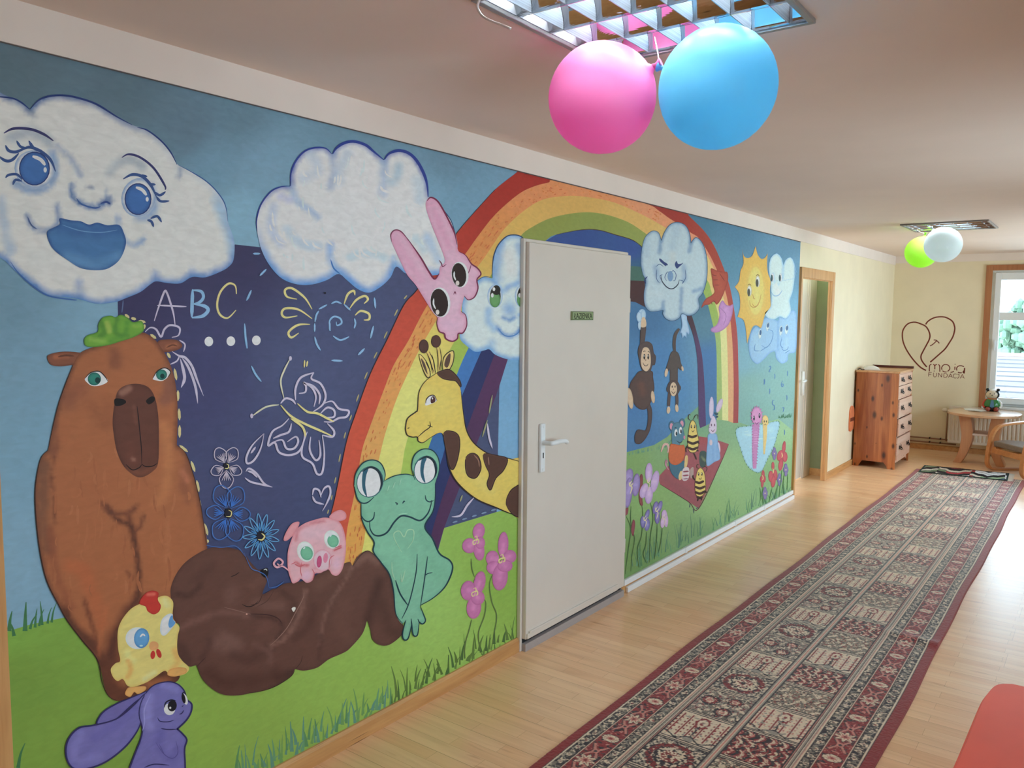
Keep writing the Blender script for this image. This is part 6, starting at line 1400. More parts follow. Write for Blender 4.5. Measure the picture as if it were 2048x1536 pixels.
for f, w_ in (([680, 870, 690, 800, 732, 738, 790, 719, 840, 740, 866, 800, 858, 850], 2.4), ([866, 842, 920, 815, 990, 804, 1040, 815], 2), ([1045, 840, 1026, 770, 1040, 694, 1090, 655, 1150, 662, 1186, 712, 1190, 780, 1166, 862], 2.2), ([682, 880, 698, 948, 724, 976, 760, 974, 800, 940], 2.6), ([722, 980, 726, 1070, 760, 1150, 800, 1212, 795, 1268, 840, 1332, 890, 1402, 916, 1502, 930, 1640, 972, 1700], 2.6), ([1166, 862, 1166, 950, 1152, 1030, 1104, 1118, 1150, 1190, 1192, 1280, 1254, 1322, 1270, 1375, 1230, 1472, 1160, 1542, 1076, 1592], 3.2), ([1076, 1592, 1095, 1642, 1108, 1682, 1090, 1702, 1070, 1690, 1062, 1672], 2.6), ([1070, 1690, 1060, 1767, 1035, 1768, 1025, 1702, 1022, 1670], 2.6), ([1025, 1702, 1005, 1786, 980, 1797, 970, 1762, 990, 1680], 2.8), ([772, 1082, 776, 1132, 800, 1168, 840, 1172, 880, 1150, 920, 1092, 962, 1055, 1012, 1060, 1075, 1082, 1120, 1042, 1140, 990, 1142, 960], 3.4), ([722, 1050, 740, 1078, 768, 1088, 795, 1068, 802, 1030], 2.6), ([1106, 930, 1112, 958, 1132, 970, 1156, 962], 2.4), ([1058, 1282, 1050, 1400, 1010, 1572, 965, 1672], 2.2), ([1120, 1297, 1104, 1420, 1078, 1592], 2.2), ([1104, 1412, 1122, 1400, 1150, 1394], 1.8), ([928, 1440, 955, 1520, 1002, 1590], 3), ([925, 974, 938, 980, 934, 988], 2.4), ([970, 980, 978, 966, 984, 970], 2.4)): fr_.line(f, w_, FO, tip=0.4)
for cx, cy, rx, ry, sx in ((774, 850, 78, 92, 740), (1108, 778, 68, 82, 1090)):
    fr_.dot(cx, cy, rx+3, ry+3, (56, 104, 110), 0.2); fr_.dot(cx-2, cy+2, rx-4, ry-4, (232, 236, 226), 0.2)
    a = ry/92
    fr_.poly([sx-4, cy-72*a, sx-14, cy-10*a, sx-8, cy+50*a, sx+16, cy+88*a, sx+6, cy+20*a, sx+12, cy-40*a, sx+24, cy-78*a], (44, 92, 112), n=4)
    fr_.line([cx-46*a, cy-62*a, cx+5, cy-88*a, cx+52*a, cy-60*a, cx+70*a, cy+5, cx+56*a, cy+55*a], 4.6, (22, 44, 54), tip=0.2)
fr_.line([965, 1272, 925, 1200, 918, 1160, 950, 1145, 978, 1180, 1000, 1140, 1035, 1142, 1032, 1200, 1000, 1250], 2.2, (164, 204, 166)); fr_.line([905, 1330, 908, 1390, 925, 1440], 2, (160, 200, 164)); fr_.line([960, 1400, 965, 1450, 985, 1380], 2, (164, 204, 168)); fr_.line([890, 870, 878, 905], 1.8, (160, 206, 178)); fr_.line([925, 850, 910, 890], 1.8, (160, 206, 178)); fr_.line([960, 835, 950, 870], 1.8, (156, 202, 176)); fr_.line([945, 1045, 1000, 1038], 1.8, (160, 206, 178)); fr_.done()

# ---- pig
pg_ = Fig('painted_pink_pig', 4.5)
PC, PD = (228, 168, 176), (204, 110, 116)
for f in ([256, 1196, 272, 1150, 308, 1100, 352, 1092, 330, 1150, 296, 1188, 272, 1204], [530, 1062, 560, 1030, 600, 1018, 630, 1038, 630, 1070, 600, 1085, 565, 1085]): q = pg_.poly(f, (222, 150, 158), edge=(4, (206, 120, 122), 0.7))
pg_.line([292, 1385, 250, 1356, 215, 1362, 198, 1338, 225, 1310, 252, 1330, 236, 1352, 218, 1340], 4, (224, 160, 172), tip=0.6)
o = pg_.poly([300, 1205, 330, 1140, 380, 1100, 440, 1078, 500, 1064, 550, 1072, 592, 1092, 616, 1135, 630, 1205, 628, 1290, 610, 1372, 580, 1411, 548, 1406, 524, 1375, 480, 1396, 444, 1402, 430, 1440, 396, 1456, 362, 1432, 345, 1446, 312, 1459, 296, 1425, 285, 1385, 280, 1340, 282, 1270], PC, edge=(5, (212, 126, 136), 0.8), tints=[([330, 1200, 350, 1140, 430, 1100, 500, 1085], 18, (204, 112, 120), 0.8), ([400, 1160, 480, 1150], 80, (234, 182, 194), 0.6), ([330, 1330, 360, 1350, 400, 1350], 16, (204, 100, 104), 0.9), ([560, 1260, 600, 1240], 16, (206, 104, 108), 0.9), ([390, 1420, 400, 1400], 40, (236, 178, 200), 0.7), ([570, 1350, 580, 1320], 40, (234, 176, 196), 0.7), ([440, 1370, 520, 1370], 16, (210, 124, 140), 0.7)])
for cx, cy, rx, ry in ((388, 1268, 50, 62), (546, 1195, 46, 56)):
    pg_.dot(cx, cy, rx, ry, (230, 236, 222), -0.3, edge=(3, (196, 214, 196), 0.7)); pg_.dot(cx+7, cy+10, rx*0.74, ry*0.68, (116, 184, 148), -0.3, edge=(4, (84, 150, 118), 0.7)); pg_.line([cx-14, cy-16, cx-2, cy-26], 2.6, (206, 236, 216))
pg_.dot(490, 1320, 58, 66, (236, 186, 196), edge=(4, (214, 134, 150), 0.8)); pg_.dot(470, 1328, 15, 36, (196, 76, 120), 0.1, edge=(2, (150, 40, 80), 0.5)); pg_.dot(508, 1306, 14, 30, (212, 124, 150), 0.1)
for f, w_ in (([365, 1330, 358, 1380, 366, 1420], 1.6), ([430, 1440, 440, 1400, 425, 1370], 1.6), ([528, 1370, 535, 1310, 560, 1290], 1.8), ([320, 1340, 350, 1356, 385, 1345], 2.4), ([330, 1330, 300, 1345], 1.6), ([556, 1262, 604, 1244], 2), ([562, 1246, 606, 1230], 1.6)): pg_.line(f, w_, (200, 96, 104), tip=0.3)
pg_.done()

# ---- pink flowers left of the door
def petals(F, cx, cy, L_p, c, e, squig=YE_, sw=2.2):
    for dx, dy, rx, ry, rot in L_p: F.dot(cx+dx*0.95, cy+dy*0.95, rx*1.16, ry*1.1, c, rot, edge=(4, e, 0.6), tints=[([cx+dx*0.4, cy+dy*0.4, cx+dx, cy+dy], min(rx, ry)*0.7, tuple(min(255, v+24) for v in c), 0.6)])
    if squig:
        for f in ([cx-8, cy-24, cx+6, cy-30, cx+8, cy-12, cx-4, cy-6, cx-16, cy+2, cx-14, cy+18, cx-2, cy+16, cx+2, cy], [cx+4, cy-2, cx+16, cy-12, cx+18, cy+8, cx+6, cy+14]): F.line(f, sw, squig)
fl = Fig('painted_pink_flowers', 1.6)
T(500, 1024, 3)
for f in ([1325, 280, 1330, 340, 1345, 390], [1450, 380, 1435, 440, 1450, 540, 1478, 620, 1465, 720, 1445, 830], [1385, 508, 1412, 540, 1405, 620, 1370, 720, 1375, 800, 1390, 858], [1328, 645, 1315, 700, 1290, 790, 1285, 880]): fl.line(f, 2.4, (88, 110, 58), tip=0.4)
FC, FEd = (192, 112, 162), (172, 84, 136)
petals(fl, 1352, 175, [(20, -62, 31, 46, 0.2), (-38, 28, 38, 42, 0.5), (22, 60, 28, 54, -0.1), (28, 10, 26, 34, 0)], FC, FEd)
petals(fl, 1508, 285, [(10, -92, 27, 72, 0.05), (52, -20, 34, 36, 0.3), (-58, -8, 34, 42, 0.1), (-52, 52, 36, 36, 0.2), (-10, 110, 40, 74, 0.1), (20, 40, 40, 34, 0)], FC, FEd, sw=2.6)
petals(fl, 1345, 485, [(32, -66, 30, 62, 0.2), (-40, -15, 38, 54, 0.1), (-4, 92, 38, 62, 0.1), (20, 30, 36, 40, 0)], FC, FEd)
fl.done()

# ================= far half, right of the door
T(1230, 380, 3.84)
ac_ = Fig('painted_grumpy_cloud', 2.3)
AE = (92, 130, 168)
o = ac_.poly([236, 700, 212, 650, 196, 560, 204, 450, 228, 365, 280, 316, 330, 326, 352, 382, 354, 382, 378, 322, 420, 266, 480, 248, 540, 274, 572, 340, 580, 402, 583, 402, 618, 364, 660, 394, 690, 460, 706, 560, 701, 690, 672, 790, 640, 835, 648, 900, 612, 950, 560, 966, 512, 950, 490, 985, 440, 1006, 390, 990, 364, 950, 368, 924, 320, 932, 262, 930, 226, 880, 220, 790], (182, 200, 208), edge=(7, AE, 0.8), tints=[([350, 400, 340, 480], 30, (120, 150, 180), 0.8), ([578, 410, 570, 470], 30, (120, 150, 180), 0.8), ([460, 300, 450, 420], 70, (162, 184, 200), 0.6), ([310, 590, 330, 700], 40, (130, 160, 190), 0.7), ([530, 590, 530, 690], 36, (130, 160, 190), 0.7), ([370, 860, 360, 940], 26, (120, 150, 182), 0.8), ([510, 760, 500, 940], 26, (124, 152, 184), 0.8), ([440, 500, 440, 560], 50, (190, 196, 196), 0.6), ([280, 800, 340, 800], 40, (190, 204, 210), 0.6), ([600, 780, 660, 760], 30, (110, 146, 184), 0.7), ([245, 380, 240, 500], 40, (160, 182, 200), 0.6)], step=2.2)
ac_.outline(o, 1.3, (58, 86, 116))
NB = (44, 62, 116)
ac_.line([338, 528, 368, 558, 402, 576], 5, NB, tip=0.4); ac_.line([345, 540, 390, 584], 3, NB); ac_.poly([456, 572, 470, 545, 482, 568, 515, 566, 490, 590, 472, 604], NB, n=3); ac_.line([500, 575, 520, 560], 1.4, NB)
for f in ([310, 590, 340, 570, 370, 590], [318, 610, 316, 680, 340, 715], [395, 700, 380, 670, 400, 630, 420, 650, 418, 690], [420, 640, 445, 620, 466, 650, 458, 692, 440, 696], [535, 610, 540, 670, 516, 720], [350, 690, 342, 660, 362, 650], [488, 690, 520, 700, 512, 720]): ac_.line(f, 1.3, (64, 92, 138))
ac_.dot(422, 662, 22, 40, (116, 148, 184)); ac_.line([350, 655, 358, 700, 398, 748, 440, 758, 478, 728, 490, 690], 2, (32, 44, 70)); ac_.line([232, 720, 226, 690, 246, 664], 2.4, NB)
ac_.poly([505, 958, 545, 965, 552, 1010, 568, 1080, 562, 1110, 548, 1095, 545, 1135, 530, 1120, 515, 1138, 508, 1100, 496, 1098, 512, 1040], (170, 196, 220), edge=(2.5, (108, 150, 196), 0.7)); ac_.done()

mk = Fig('painted_climbing_monkey', 2.3)
MB_, MT_ = (84, 68, 66), (206, 178, 148)
for x, y, rx, ry in ((205, 940, 26, 26), (185, 975, 24, 40), (215, 960, 20, 40), (190, 1040, 18, 34)): mk.dot(x, y, rx, ry, (178, 200, 216), up=True, edge=(3, (110, 154, 196), 0.7))
mk.poly([197, 1045, 235, 1045, 232, 1110, 224, 1190, 232, 1240, 200, 1240, 190, 1180], MB_, edge=(2, (62, 48, 50), 0.6)); mk.poly([197, 1010, 208, 978, 226, 980, 238, 1020, 232, 1050, 198, 1052], MT_)
mk.poly([250, 1615, 282, 1690, 276, 1800, 250, 1880, 200, 1945, 155, 1945, 148, 1890, 168, 1842, 200, 1840, 232, 1842, 248, 1780, 248, 1700, 232, 1620], MB_, edge=(2.5, (58, 44, 48), 0.7))
mk.poly([190, 1390, 150, 1430, 112, 1490, 108, 1560, 128, 1600, 150, 1650, 190, 1684, 235, 1682, 268, 1640, 288, 1580, 300, 1520, 290, 1440, 280, 1390], (86, 66, 62), edge=(3, (60, 46, 46), 0.7), tints=[([200, 1500, 210, 1560], 50, (112, 74, 62), 0.6)])
mk.poly([188, 1185, 240, 1162, 282, 1186, 296, 1250, 312, 1280, 304, 1340, 284, 1350, 268, 1395, 230, 1402, 198, 1370, 182, 1300, 172, 1240], MB_, edge=(2.5, (60, 46, 46), 0.6))
mk.poly([200, 1260, 214, 1215, 240, 1208, 262, 1230, 272, 1300, 266, 1360, 240, 1392, 212, 1376, 196, 1330], MT_)
for x in (222, 252): mk.dot(x, 1280, 7, 22, (36, 26, 26)); mk.dot(x-2, 1274, 2.5, 7, (230, 226, 220))
for f in ([214, 1245, 222, 1236, 232, 1240], [248, 1240, 256, 1240, 262, 1250], [212, 1325, 222, 1346, 240, 1350, 252, 1334]): mk.line(f, 1.3, (50, 34, 32))
mk.dot(232, 1306, 4, 7, (150, 110, 90))
mk.dot(112, 1600, 23, 82, MT_, -0.15, edge=(2, (170, 136, 104), 0.6)); mk.dot(288, 1590, 15, 48, MT_, -0.1, edge=(2, (170, 136, 104), 0.6))
mk.line([108, 1560, 102, 1540], 1, MT_); mk.done()

m2 = Fig('painted_hanging_monkey', 2.3)
m2.line([492, 1065, 462, 1110, 452, 1180, 458, 1250], 6.5, (82, 68, 64), tip=0.6)
m2.poly([430, 1245, 470, 1240, 492, 1270, 505, 1330, 522, 1372, 500, 1384, 482, 1370, 480, 1470, 472, 1490, 428, 1490, 420, 1470, 418, 1380, 402, 1400, 388, 1380, 402, 1330], (84, 72, 68), edge=(2.5, (60, 50, 50), 0.6))
m2.dot(391, 1403, 12, 33, MT_, 0.15); m2.dot(516, 1372, 8, 20, MT_, -0.2)
for x, y in ((412, 1560), (474, 1560)): m2.line([x+(6 if x < 440 else -6), 1545, x, 1610, x-3, 1660], 6, MB_, tip=1)
m2.dot(408, 1690, 14, 28, MT_, 0.1); m2.dot(472, 1676, 13, 30, MT_, -0.1)
m2.dot(448, 1520, 50, 62, (80, 66, 64), edge=(2.5, (58, 46, 46), 0.6)); m2.dot(404, 1530, 12, 22, (80, 66, 64)); m2.dot(494, 1520, 10, 20, (80, 66, 64)); m2.dot(446, 1530, 27, 54, MT_)
for x in (436, 458): m2.dot(x, 1510, 4, 9, (40, 28, 28))
m2.line([430, 1545, 446, 1562, 460, 1545], 1.2, (60, 40, 36)); m2.dot(446, 1530, 3, 5, (150, 110, 90)); m2.done()

bi = Fig('painted_red_bird', 2.3)
bi.poly([735, 602, 780, 618, 830, 628, 860, 632, 866, 690, 842, 770, 812, 840, 780, 880, 755, 858, 722, 880, 690, 884, 660, 906, 676, 862, 700, 832, 740, 808, 762, 780, 748, 730, 745, 690, 738, 650], (172, 72, 52), edge=(3, (132, 46, 36), 0.7), tints=[([790, 660, 800, 760], 40, (186, 86, 62), 0.5)])
for f in ([742, 650, 780, 660], [748, 690, 790, 690], [760, 730, 800, 730], [735, 860, 745, 880], [752, 850, 770, 860], [800, 640, 840, 700]): bi.line(f, 1.2, (112, 40, 34))
bi.done()
so_ = Fig('painted_mauve_shell', 2.3)
so_.poly([822, 848, 850, 880, 880, 888, 904, 880, 900, 950, 872, 1030, 822, 1078, 770, 1096, 736, 1084, 738, 1062, 780, 1032, 800, 960, 794, 900], (190, 136, 190), edge=(3, (150, 96, 150), 0.7), tints=[([850, 920, 840, 1000], 30, (206, 156, 206), 0.5)]); so_.line([800, 900, 850, 960, 830, 1040], 1, (150, 100, 156)); so_.done()

su = Fig('painted_sun', 2.3)
su.poly([974, 450, 974, 450, 985, 500, 1010, 522, 1050, 506, 1078, 430, 1078, 430, 1092, 490, 1120, 528, 1150, 520, 1170, 488, 1170, 488, 1166, 580, 1176, 650, 1200, 690, 1200, 690, 1188, 760, 1192, 850, 1190, 900, 1150, 960, 1128, 1040, 1118, 1062, 1118, 1062, 1085, 1040, 1050, 1060, 1012, 1180, 1012, 1180, 1004, 1080, 985, 1000, 938, 974, 938, 974, 958, 900, 952, 800, 918, 744, 918, 744, 950, 700, 962, 620, 985, 560], (236, 178, 82), edge=(2.5, (214, 150, 70), 0.6), n=4, step=2.5)
su.dot(1076, 780, 84, 215, (232, 182, 88)); su.dot(1078, 775, 72, 192, (234, 198, 104), edge=(4, (216, 166, 78), 0.6), tints=[([1078, 640, 1090, 900], 40, (238, 208, 124), 0.5)])
for x, y, rx, ry in ((1094, 702, 17, 44), (1030, 775, 18, 42)): su.dot(x, y, rx, ry, (226, 226, 210), edge=(1.5, (150, 120, 70), 0.6)); su.dot(x-5, y+12, 11, 30, (70, 70, 58)); su.line([x-14, y-42, x, y-52, x+14, y-40], 1.3, (110, 80, 50))
for f in ([1030, 845, 1040, 890, 1075, 900, 1105, 860, 1120, 800], [1050, 870, 1070, 896, 1100, 880], [1055, 800, 1062, 830, 1074, 838]): su.line(f, 1.3, (190, 134, 62))
su.done()
wc = Fig('painted_white_cloud', 2.3)
CL, CLE = (200, 222, 236), (146, 192, 226)
wc.poly([1192, 700, 1180, 610, 1194, 524, 1240, 488, 1278, 528, 1290, 580, 1308, 540, 1345, 518, 1374, 566, 1376, 680, 1362, 780, 1340, 850, 1348, 930, 1312, 986, 1264, 972, 1220, 994, 1172, 982, 1150, 944, 1190, 902, 1198, 820], CL, edge=(4, CLE, 0.7), tints=[([1240, 760, 1250, 800], 40, (220, 232, 236), 0.6), ([1290, 590, 1285, 680], 16, (150, 190, 222), 0.7), ([1215, 640, 1235, 740, 1285, 660], 14, (164, 200, 228), 0.7)], step=2.5)
wc.outline(px([1192, 700, 1180, 610, 1194, 524, 1240, 488, 1278, 528, 1290, 580, 1308, 540, 1345, 518, 1374, 566, 1376, 680]), 1, (150, 190, 222))
for x in (1206, 1268): wc.dot(x, 672, 14, 34, (220, 230, 234), edge=(1.2, (130, 166, 196), 0.7)); wc.dot(x-4, 676, 8, 26, (46, 76, 80))
wc.line([1196, 780, 1220, 812, 1256, 806, 1282, 770], 1.8, (140, 178, 208)); wc.dot(1234, 740, 16, 26, (206, 222, 232)); wc.done()
bc = Fig('painted_rain_clouds', 1.9)
bc.poly([1128, 1020, 1150, 985, 1200, 985, 1250, 1004, 1262, 975, 1310, 985, 1350, 930, 1384, 935, 1397, 1010, 1396, 1120, 1385, 1240, 1332, 1258, 1322, 1312, 1276, 1332, 1236, 1292, 1226, 1240, 1184, 1256, 1152, 1290, 1092, 1336, 1042, 1292, 1024, 1200, 1040, 1100, 1078, 1050, 1112, 1062], (150, 188, 224), edge=(4, (110, 156, 206), 0.7), tints=[([1250, 1010, 1250, 1230], 14, (116, 160, 208), 0.7), ([1080, 1130, 1100, 1230], 40, (168, 200, 230), 0.6), ([1320, 1150, 1310, 1230], 30, (170, 202, 232), 0.5)], step=2.5)
for x, y, s in ((1112, 1105, 1), (1170, 1050, 0.9), (1272, 1080, 1), (1316, 1070, 1)): bc.dot(x, y, 14*s, 40*s, (206, 222, 234), 0.1, edge=(1.3, (108, 150, 196), 0.7)); bc.dot(x+3, y-10, 8*s, 20*s, (60, 96, 140), 0.1)
for f in ([1120, 1190, 1160, 1210, 1200, 1160, 1210, 1090, 1170, 1070], [1110, 1240, 1180, 1195], [1275, 1200, 1290, 1230, 1320, 1225, 1330, 1200], [1280, 1130, 1270, 1190, 1290, 1215], [1075, 1180, 1070, 1230, 1110, 1235], [1300, 1255, 1340, 1230]): bc.line(f, 1.4, (96, 140, 192))
bc.done()
rn = Fig('painted_number_rain', 1.3)
RC = (86, 128, 176)
for x, y, ch_ in ((1188, 1375, '2'), (1225, 1430, '1'), (1143, 1475, '1'), (1322, 1408, '1'), (1283, 1488, '6'), (1186, 1545, '1'), (1216, 1652, '5'), (1318, 1595, '1'), (1288, 1690, '7'), (1300, 1860, '1'), (1146, 1470, '1')):
    q = {'1': [0, -20, 2, 0, 0, 22], '2': [-7, -14, 2, -22, 7, -8, -6, 20, 8, 20], '6': [4, -24, -7, 0, -4, 20, 6, 18, 7, 2, -5, 4], '5': [8, -36, -6, -34, -7, -6, 7, 6, 6, 34, -8, 36], '7': [-8, -16, 8, -16, 0, 16]}[ch_]
    rn.line([x+q[i] if i % 2 == 0 else y+q[i] for i in range(len(q))], 1.7, RC)
rn.done()

# picnic
T(1230, 760, 3.84)
pc = Fig('painted_picnic_blanket', 1.4)
pc.poly([330, 745, 622, 430, 740, 446, 872, 492, 800, 660, 640, 988, 560, 930, 345, 800], (158, 84, 90), sharp=True, tints=[([400, 760, 560, 880, 640, 960], 70, (140, 82, 88), 0.6), ([640, 450, 840, 510], 60, (166, 76, 78), 0.6)]); pc.line([345, 800, 560, 932, 640, 988, 800, 660, 872, 494], 1.6, (96, 52, 58))
for f in ([575, 950, 570, 980], [600, 985, 604, 1025], [640, 975, 620, 990]): pc.line(f, 2.2, (80, 96, 96))
pc.poly([650, 555, 700, 555, 702, 640, 680, 670, 650, 655], (66, 84, 78), tints=[([665, 590, 690, 620], 14, (150, 160, 110), 0.6)]); pc.poly([575, 690, 600, 670, 600, 730, 580, 755], (176, 150, 140)); pc.done()
ms = Fig('painted_mouse', 2.3)
ms.line([352, 552, 372, 500, 398, 494, 410, 522, 402, 560], 4.4, (214, 170, 160)); ms.line([410, 690, 388, 650, 392, 615, 402, 640], 3, (196, 128, 150))
for x, y in ((434, 352), (514, 332)): ms.dot(x, y, 23, 38, (82, 118, 136), edge=(2, (52, 80, 96), 0.6)); ms.dot(x-3, y+4, 13, 25, (206, 140, 160))
ms.poly([432, 420, 438, 350, 480, 322, 512, 350, 534, 430, 530, 452, 502, 480, 486, 510, 440, 510, 434, 470], (84, 126, 146), edge=(2.5, (54, 88, 106), 0.6)); ms.dot(530, 440, 7, 14, (206, 130, 150))
for x, y in ((465, 405), (500, 388)): ms.dot(x, y, 12, 28, (224, 230, 226), 0.1); ms.dot(x+4, y+6, 6, 15, (30, 34, 40))
ms.line([470, 465, 495, 482, 515, 470], 1.4, (30, 44, 54)); ms.line([452, 370, 470, 362], 1.6, (40, 60, 74))
ms.poly([412, 615, 440, 640, 530, 620, 532, 690, 500, 712, 486, 762, 445, 735, 420, 690], (66, 108, 128), edge=(2, (44, 78, 96), 0.6)); ms.poly([420, 500, 440, 490, 500, 500, 528, 500, 536, 560, 516, 620, 470, 652, 425, 640, 408, 590], (200, 100, 58), edge=(2, (168, 74, 42), 0.6)); ms.poly([535, 590, 556, 585, 552, 650, 530, 690], (216, 182, 118)); ms.poly([485, 740, 500, 700, 520, 706, 514, 750, 492, 770], (216, 188, 130))
ms.poly([516, 690, 540, 668, 566, 680, 566, 740, 548, 770, 520, 772, 510, 740], (208, 190, 190)); ms.line([518, 705, 564, 700], 3, (140, 60, 74)); ms.line([516, 735, 564, 730], 3, (150, 70, 84)); ms.line([520, 760, 558, 756], 2, (150, 90, 110)); ms.done()
def bee(name, P, str_, face, ant):
    b = Fig(name, 2.3)
    for f in ant: b.line(f, 1.6, (70, 54, 44))
    o = b.poly(P, (222, 192, 104), edge=(2, (190, 150, 70), 0.6)); b.outline(o, 1.2, (90, 66, 44))
    for f in str_: b.line(f, 5, (66, 44, 38), tip=0.7)
    fx, fy, s = face
    for k in (-1, 1): b.dot(fx+k*14*s, fy-8, 6*s, 15*s, (60, 44, 38)); b.dot(fx+k*14*s-2, fy-12, 2, 5, (236, 226, 190))
    b.line([fx-12*s, fy+24*s, fx, fy+36*s, fx+12*s, fy+20*s], 1.3, (80, 50, 38)); return b
b1 = bee('painted_sitting_bee', [566, 375, 576, 330, 594, 308, 618, 336, 628, 400, 642, 470, 628, 540, 600, 558, 566, 545, 556, 480], [[556, 425, 590, 438, 628, 425], [552, 470, 595, 488, 640, 470], [554, 515, 595, 532, 636, 515]], (596, 365, 0.9), [[580, 312, 562, 296, 566, 266, 580, 270], [600, 306, 612, 276, 632, 268, 634, 300]])
for f in ([556, 500, 540, 530, 545, 555], [628, 470, 645, 490], [600, 556, 615, 590, 622, 612], [622, 540, 640, 545]): b1.line(f, 3, (60, 42, 40))
b1.done()
b2 = bee('painted_standing_bee', [622, 730, 634, 690, 656, 674, 680, 700, 692, 760, 692, 850, 668, 890, 640, 902, 616, 870, 612, 790], [[614, 780, 645, 790, 680, 775], [612, 818, 650, 832, 690, 815], [612, 858, 650, 872, 692, 852], [625, 895, 650, 905, 670, 895]], (652, 730, 0.9), [[642, 678, 626, 672, 628, 650, 642, 652], [664, 676, 690, 665, 704, 680, 694, 706]])
for f in ([612, 770, 596, 745, 598, 730], [690, 850, 700, 868], [640, 902, 630, 930], [660, 895, 660, 925]): b2.line(f, 3, (60, 42, 40))
b2.done()
wr = Fig('painted_white_rabbit', 2.3)
wr.dot(738, 212, 18, 84, (206, 192, 212), 0.03, edge=(2.5, (176, 156, 190), 0.6)); wr.dot(800, 196, 19, 56, (206, 186, 206), 0.35, edge=(2.5, (180, 156, 186), 0.6)); wr.line([760, 250, 776, 262, 790, 256], 4, (50, 76, 92)); wr.line([770, 285, 790, 280], 4, (50, 76, 92))
wr.dot(796, 520, 10, 42, (214, 196, 212), -0.1)
wr.poly([712, 420, 745, 405, 780, 420, 790, 500, 806, 600, 760, 630, 704, 660, 700, 560, 708, 480], (136, 174, 212), edge=(2.5, (104, 144, 190), 0.7), tints=[([750, 480, 750, 620], 12, (116, 154, 200), 0.6), ([780, 500, 785, 600], 10, (120, 158, 204), 0.6)])
wr.poly([716, 380, 730, 320, 752, 275, 776, 320, 776, 390, 752, 412, 730, 408], (208, 192, 210), edge=(2.5, (178, 160, 190), 0.6))
for x in (738, 762): wr.dot(x, 345, 4, 10, (90, 50, 80))
wr.line([735, 380, 748, 396, 764, 378], 1.3, (120, 70, 100)); wr.line([716, 360, 730, 365], 1, (120, 90, 120)); wr.dot(734, 480, 12, 22, (206, 186, 196)); wr.done()
po_ = Fig('painted_pond', 1.2)
o = po_.poly([928, 380, 1040, 352, 1150, 336, 1258, 320, 1246, 420, 1215, 520, 1170, 610, 1125, 700, 1075, 706, 1010, 650, 960, 520], (160, 200, 214), n=4, edge=(3, (130, 176, 190), 0.6), tints=[([1000, 420, 1200, 380], 40, (176, 212, 222), 0.6), ([1060, 600, 1130, 560], 40, (140, 186, 214), 0.5)])
for k in range(14): x, y = r_.uniform(960, 1180), r_.uniform(380, 520); po_.line([x, y, x+r_.uniform(30, 60), y-6], 1, (190, 218, 226), up=False)
po_.up()
for i in range(90):
    q = o[int(i/90*len(o))]
    if q[1] < 760+345/3.84 and q[0] < 1230+1240/3.84 and i % 2: continue
    blade(po_, q[0], q[1]+1, r_.uniform(2, 5), r_.uniform(-2, 2), 1.2, (72, 118, 84))
for i in range(26): x = 1557+i; blade(po_, x, 836-(x-1557)*0.15+r_.uniform(0, 3), r_.uniform(3, 8), r_.uniform(-2, 2), 1.2, (72, 122, 92))
po_.done()
ax_ = Fig('painted_axolotl', 2.3)
ax_.line([1080, 340, 1078, 420, 1072, 520, 1070, 600, 1070, 680], 15, (190, 128, 174), tip=0.45, end='thin')
for k in range(14): y = 350+k*22; ax_.line([1062-3*math.sin(k), y, 1044+k*0.8, y+6], 1.4, (176, 106, 158)); ax_.line([1092-k*0.8, y, 1112-k*1.6, y+8], 1.4, (176, 106, 158))
for k in range(6): ax_.line([1060, 400+k*18, 1096, 398+k*18], 1.3, (210, 156, 196))
ax_.dot(1085, 275, 42, 68, (206, 142, 184), edge=(3, (170, 104, 156), 0.7))
for a in range(16): t_ = 2*PI*a/16; ax_.line([1085+40*math.cos(t_), 275+64*math.sin(t_), 1085+52*math.cos(t_), 275+80*math.sin(t_)], 1.6, (190, 120, 170), up=False)
for x, y in ((1064, 292), (1106, 274)): ax_.dot(x, y, 7, 20, (56, 34, 60)); ax_.dot(x-2, y-6, 2.5, 6, (236, 220, 230))
ax_.line([1072, 325, 1085, 338, 1100, 322], 1.4, (120, 60, 110)); ax_.done()
yx = Fig('painted_yellow_axolotl', 2.4)
yx.line([1150, 340, 1150, 440, 1146, 510, 1143, 570], 9, (226, 188, 118), tip=0.3, end='thin'); yx.dot(1152, 312, 24, 42, (228, 192, 122), edge=(2, (198, 152, 86), 0.6))
for x in (1144, 1160): yx.dot(x, 318, 3.5, 9, (80, 56, 40))
yx.line([1144, 345, 1152, 338, 1160, 345], 1.2, (120, 80, 50)); yx.line([1175, 330, 1168, 345], 2, (226, 188, 118)); yx.done()
rf_ = Fig('painted_red_flowers', 1.6)
RF, RE = (190, 84, 92), (150, 54, 66)
for cx, cy, PP in ((1282, 580, [(14, -60, 14, 52, 0.1), (-14, 0, 24, 44, 0.3), (22, 10, 20, 40, 0), (-10, 70, 18, 48, 0.15)]), (1214, 700, [(-2, -40, 12, 32, 0), (16, 30, 16, 42, 0), (-18, 40, 20, 44, 0), (0, 80, 18, 46, 0.1)]), (1134, 752, [(2, -30, 12, 30, 0), (-10, 10, 12, 26, 0), (12, 8, 10, 26, 0), (-4, 44, 10, 30, 0.1)])):
    for dx, dy, rx, ry, rt in PP: rf_.dot(cx+dx, cy+dy, rx, ry, RF, rt, edge=(2.5, RE, 0.6))
    rf_.line([cx-4, cy-22, cx+2, cy, cx-3, cy+18], 1.8, (226, 190, 130))
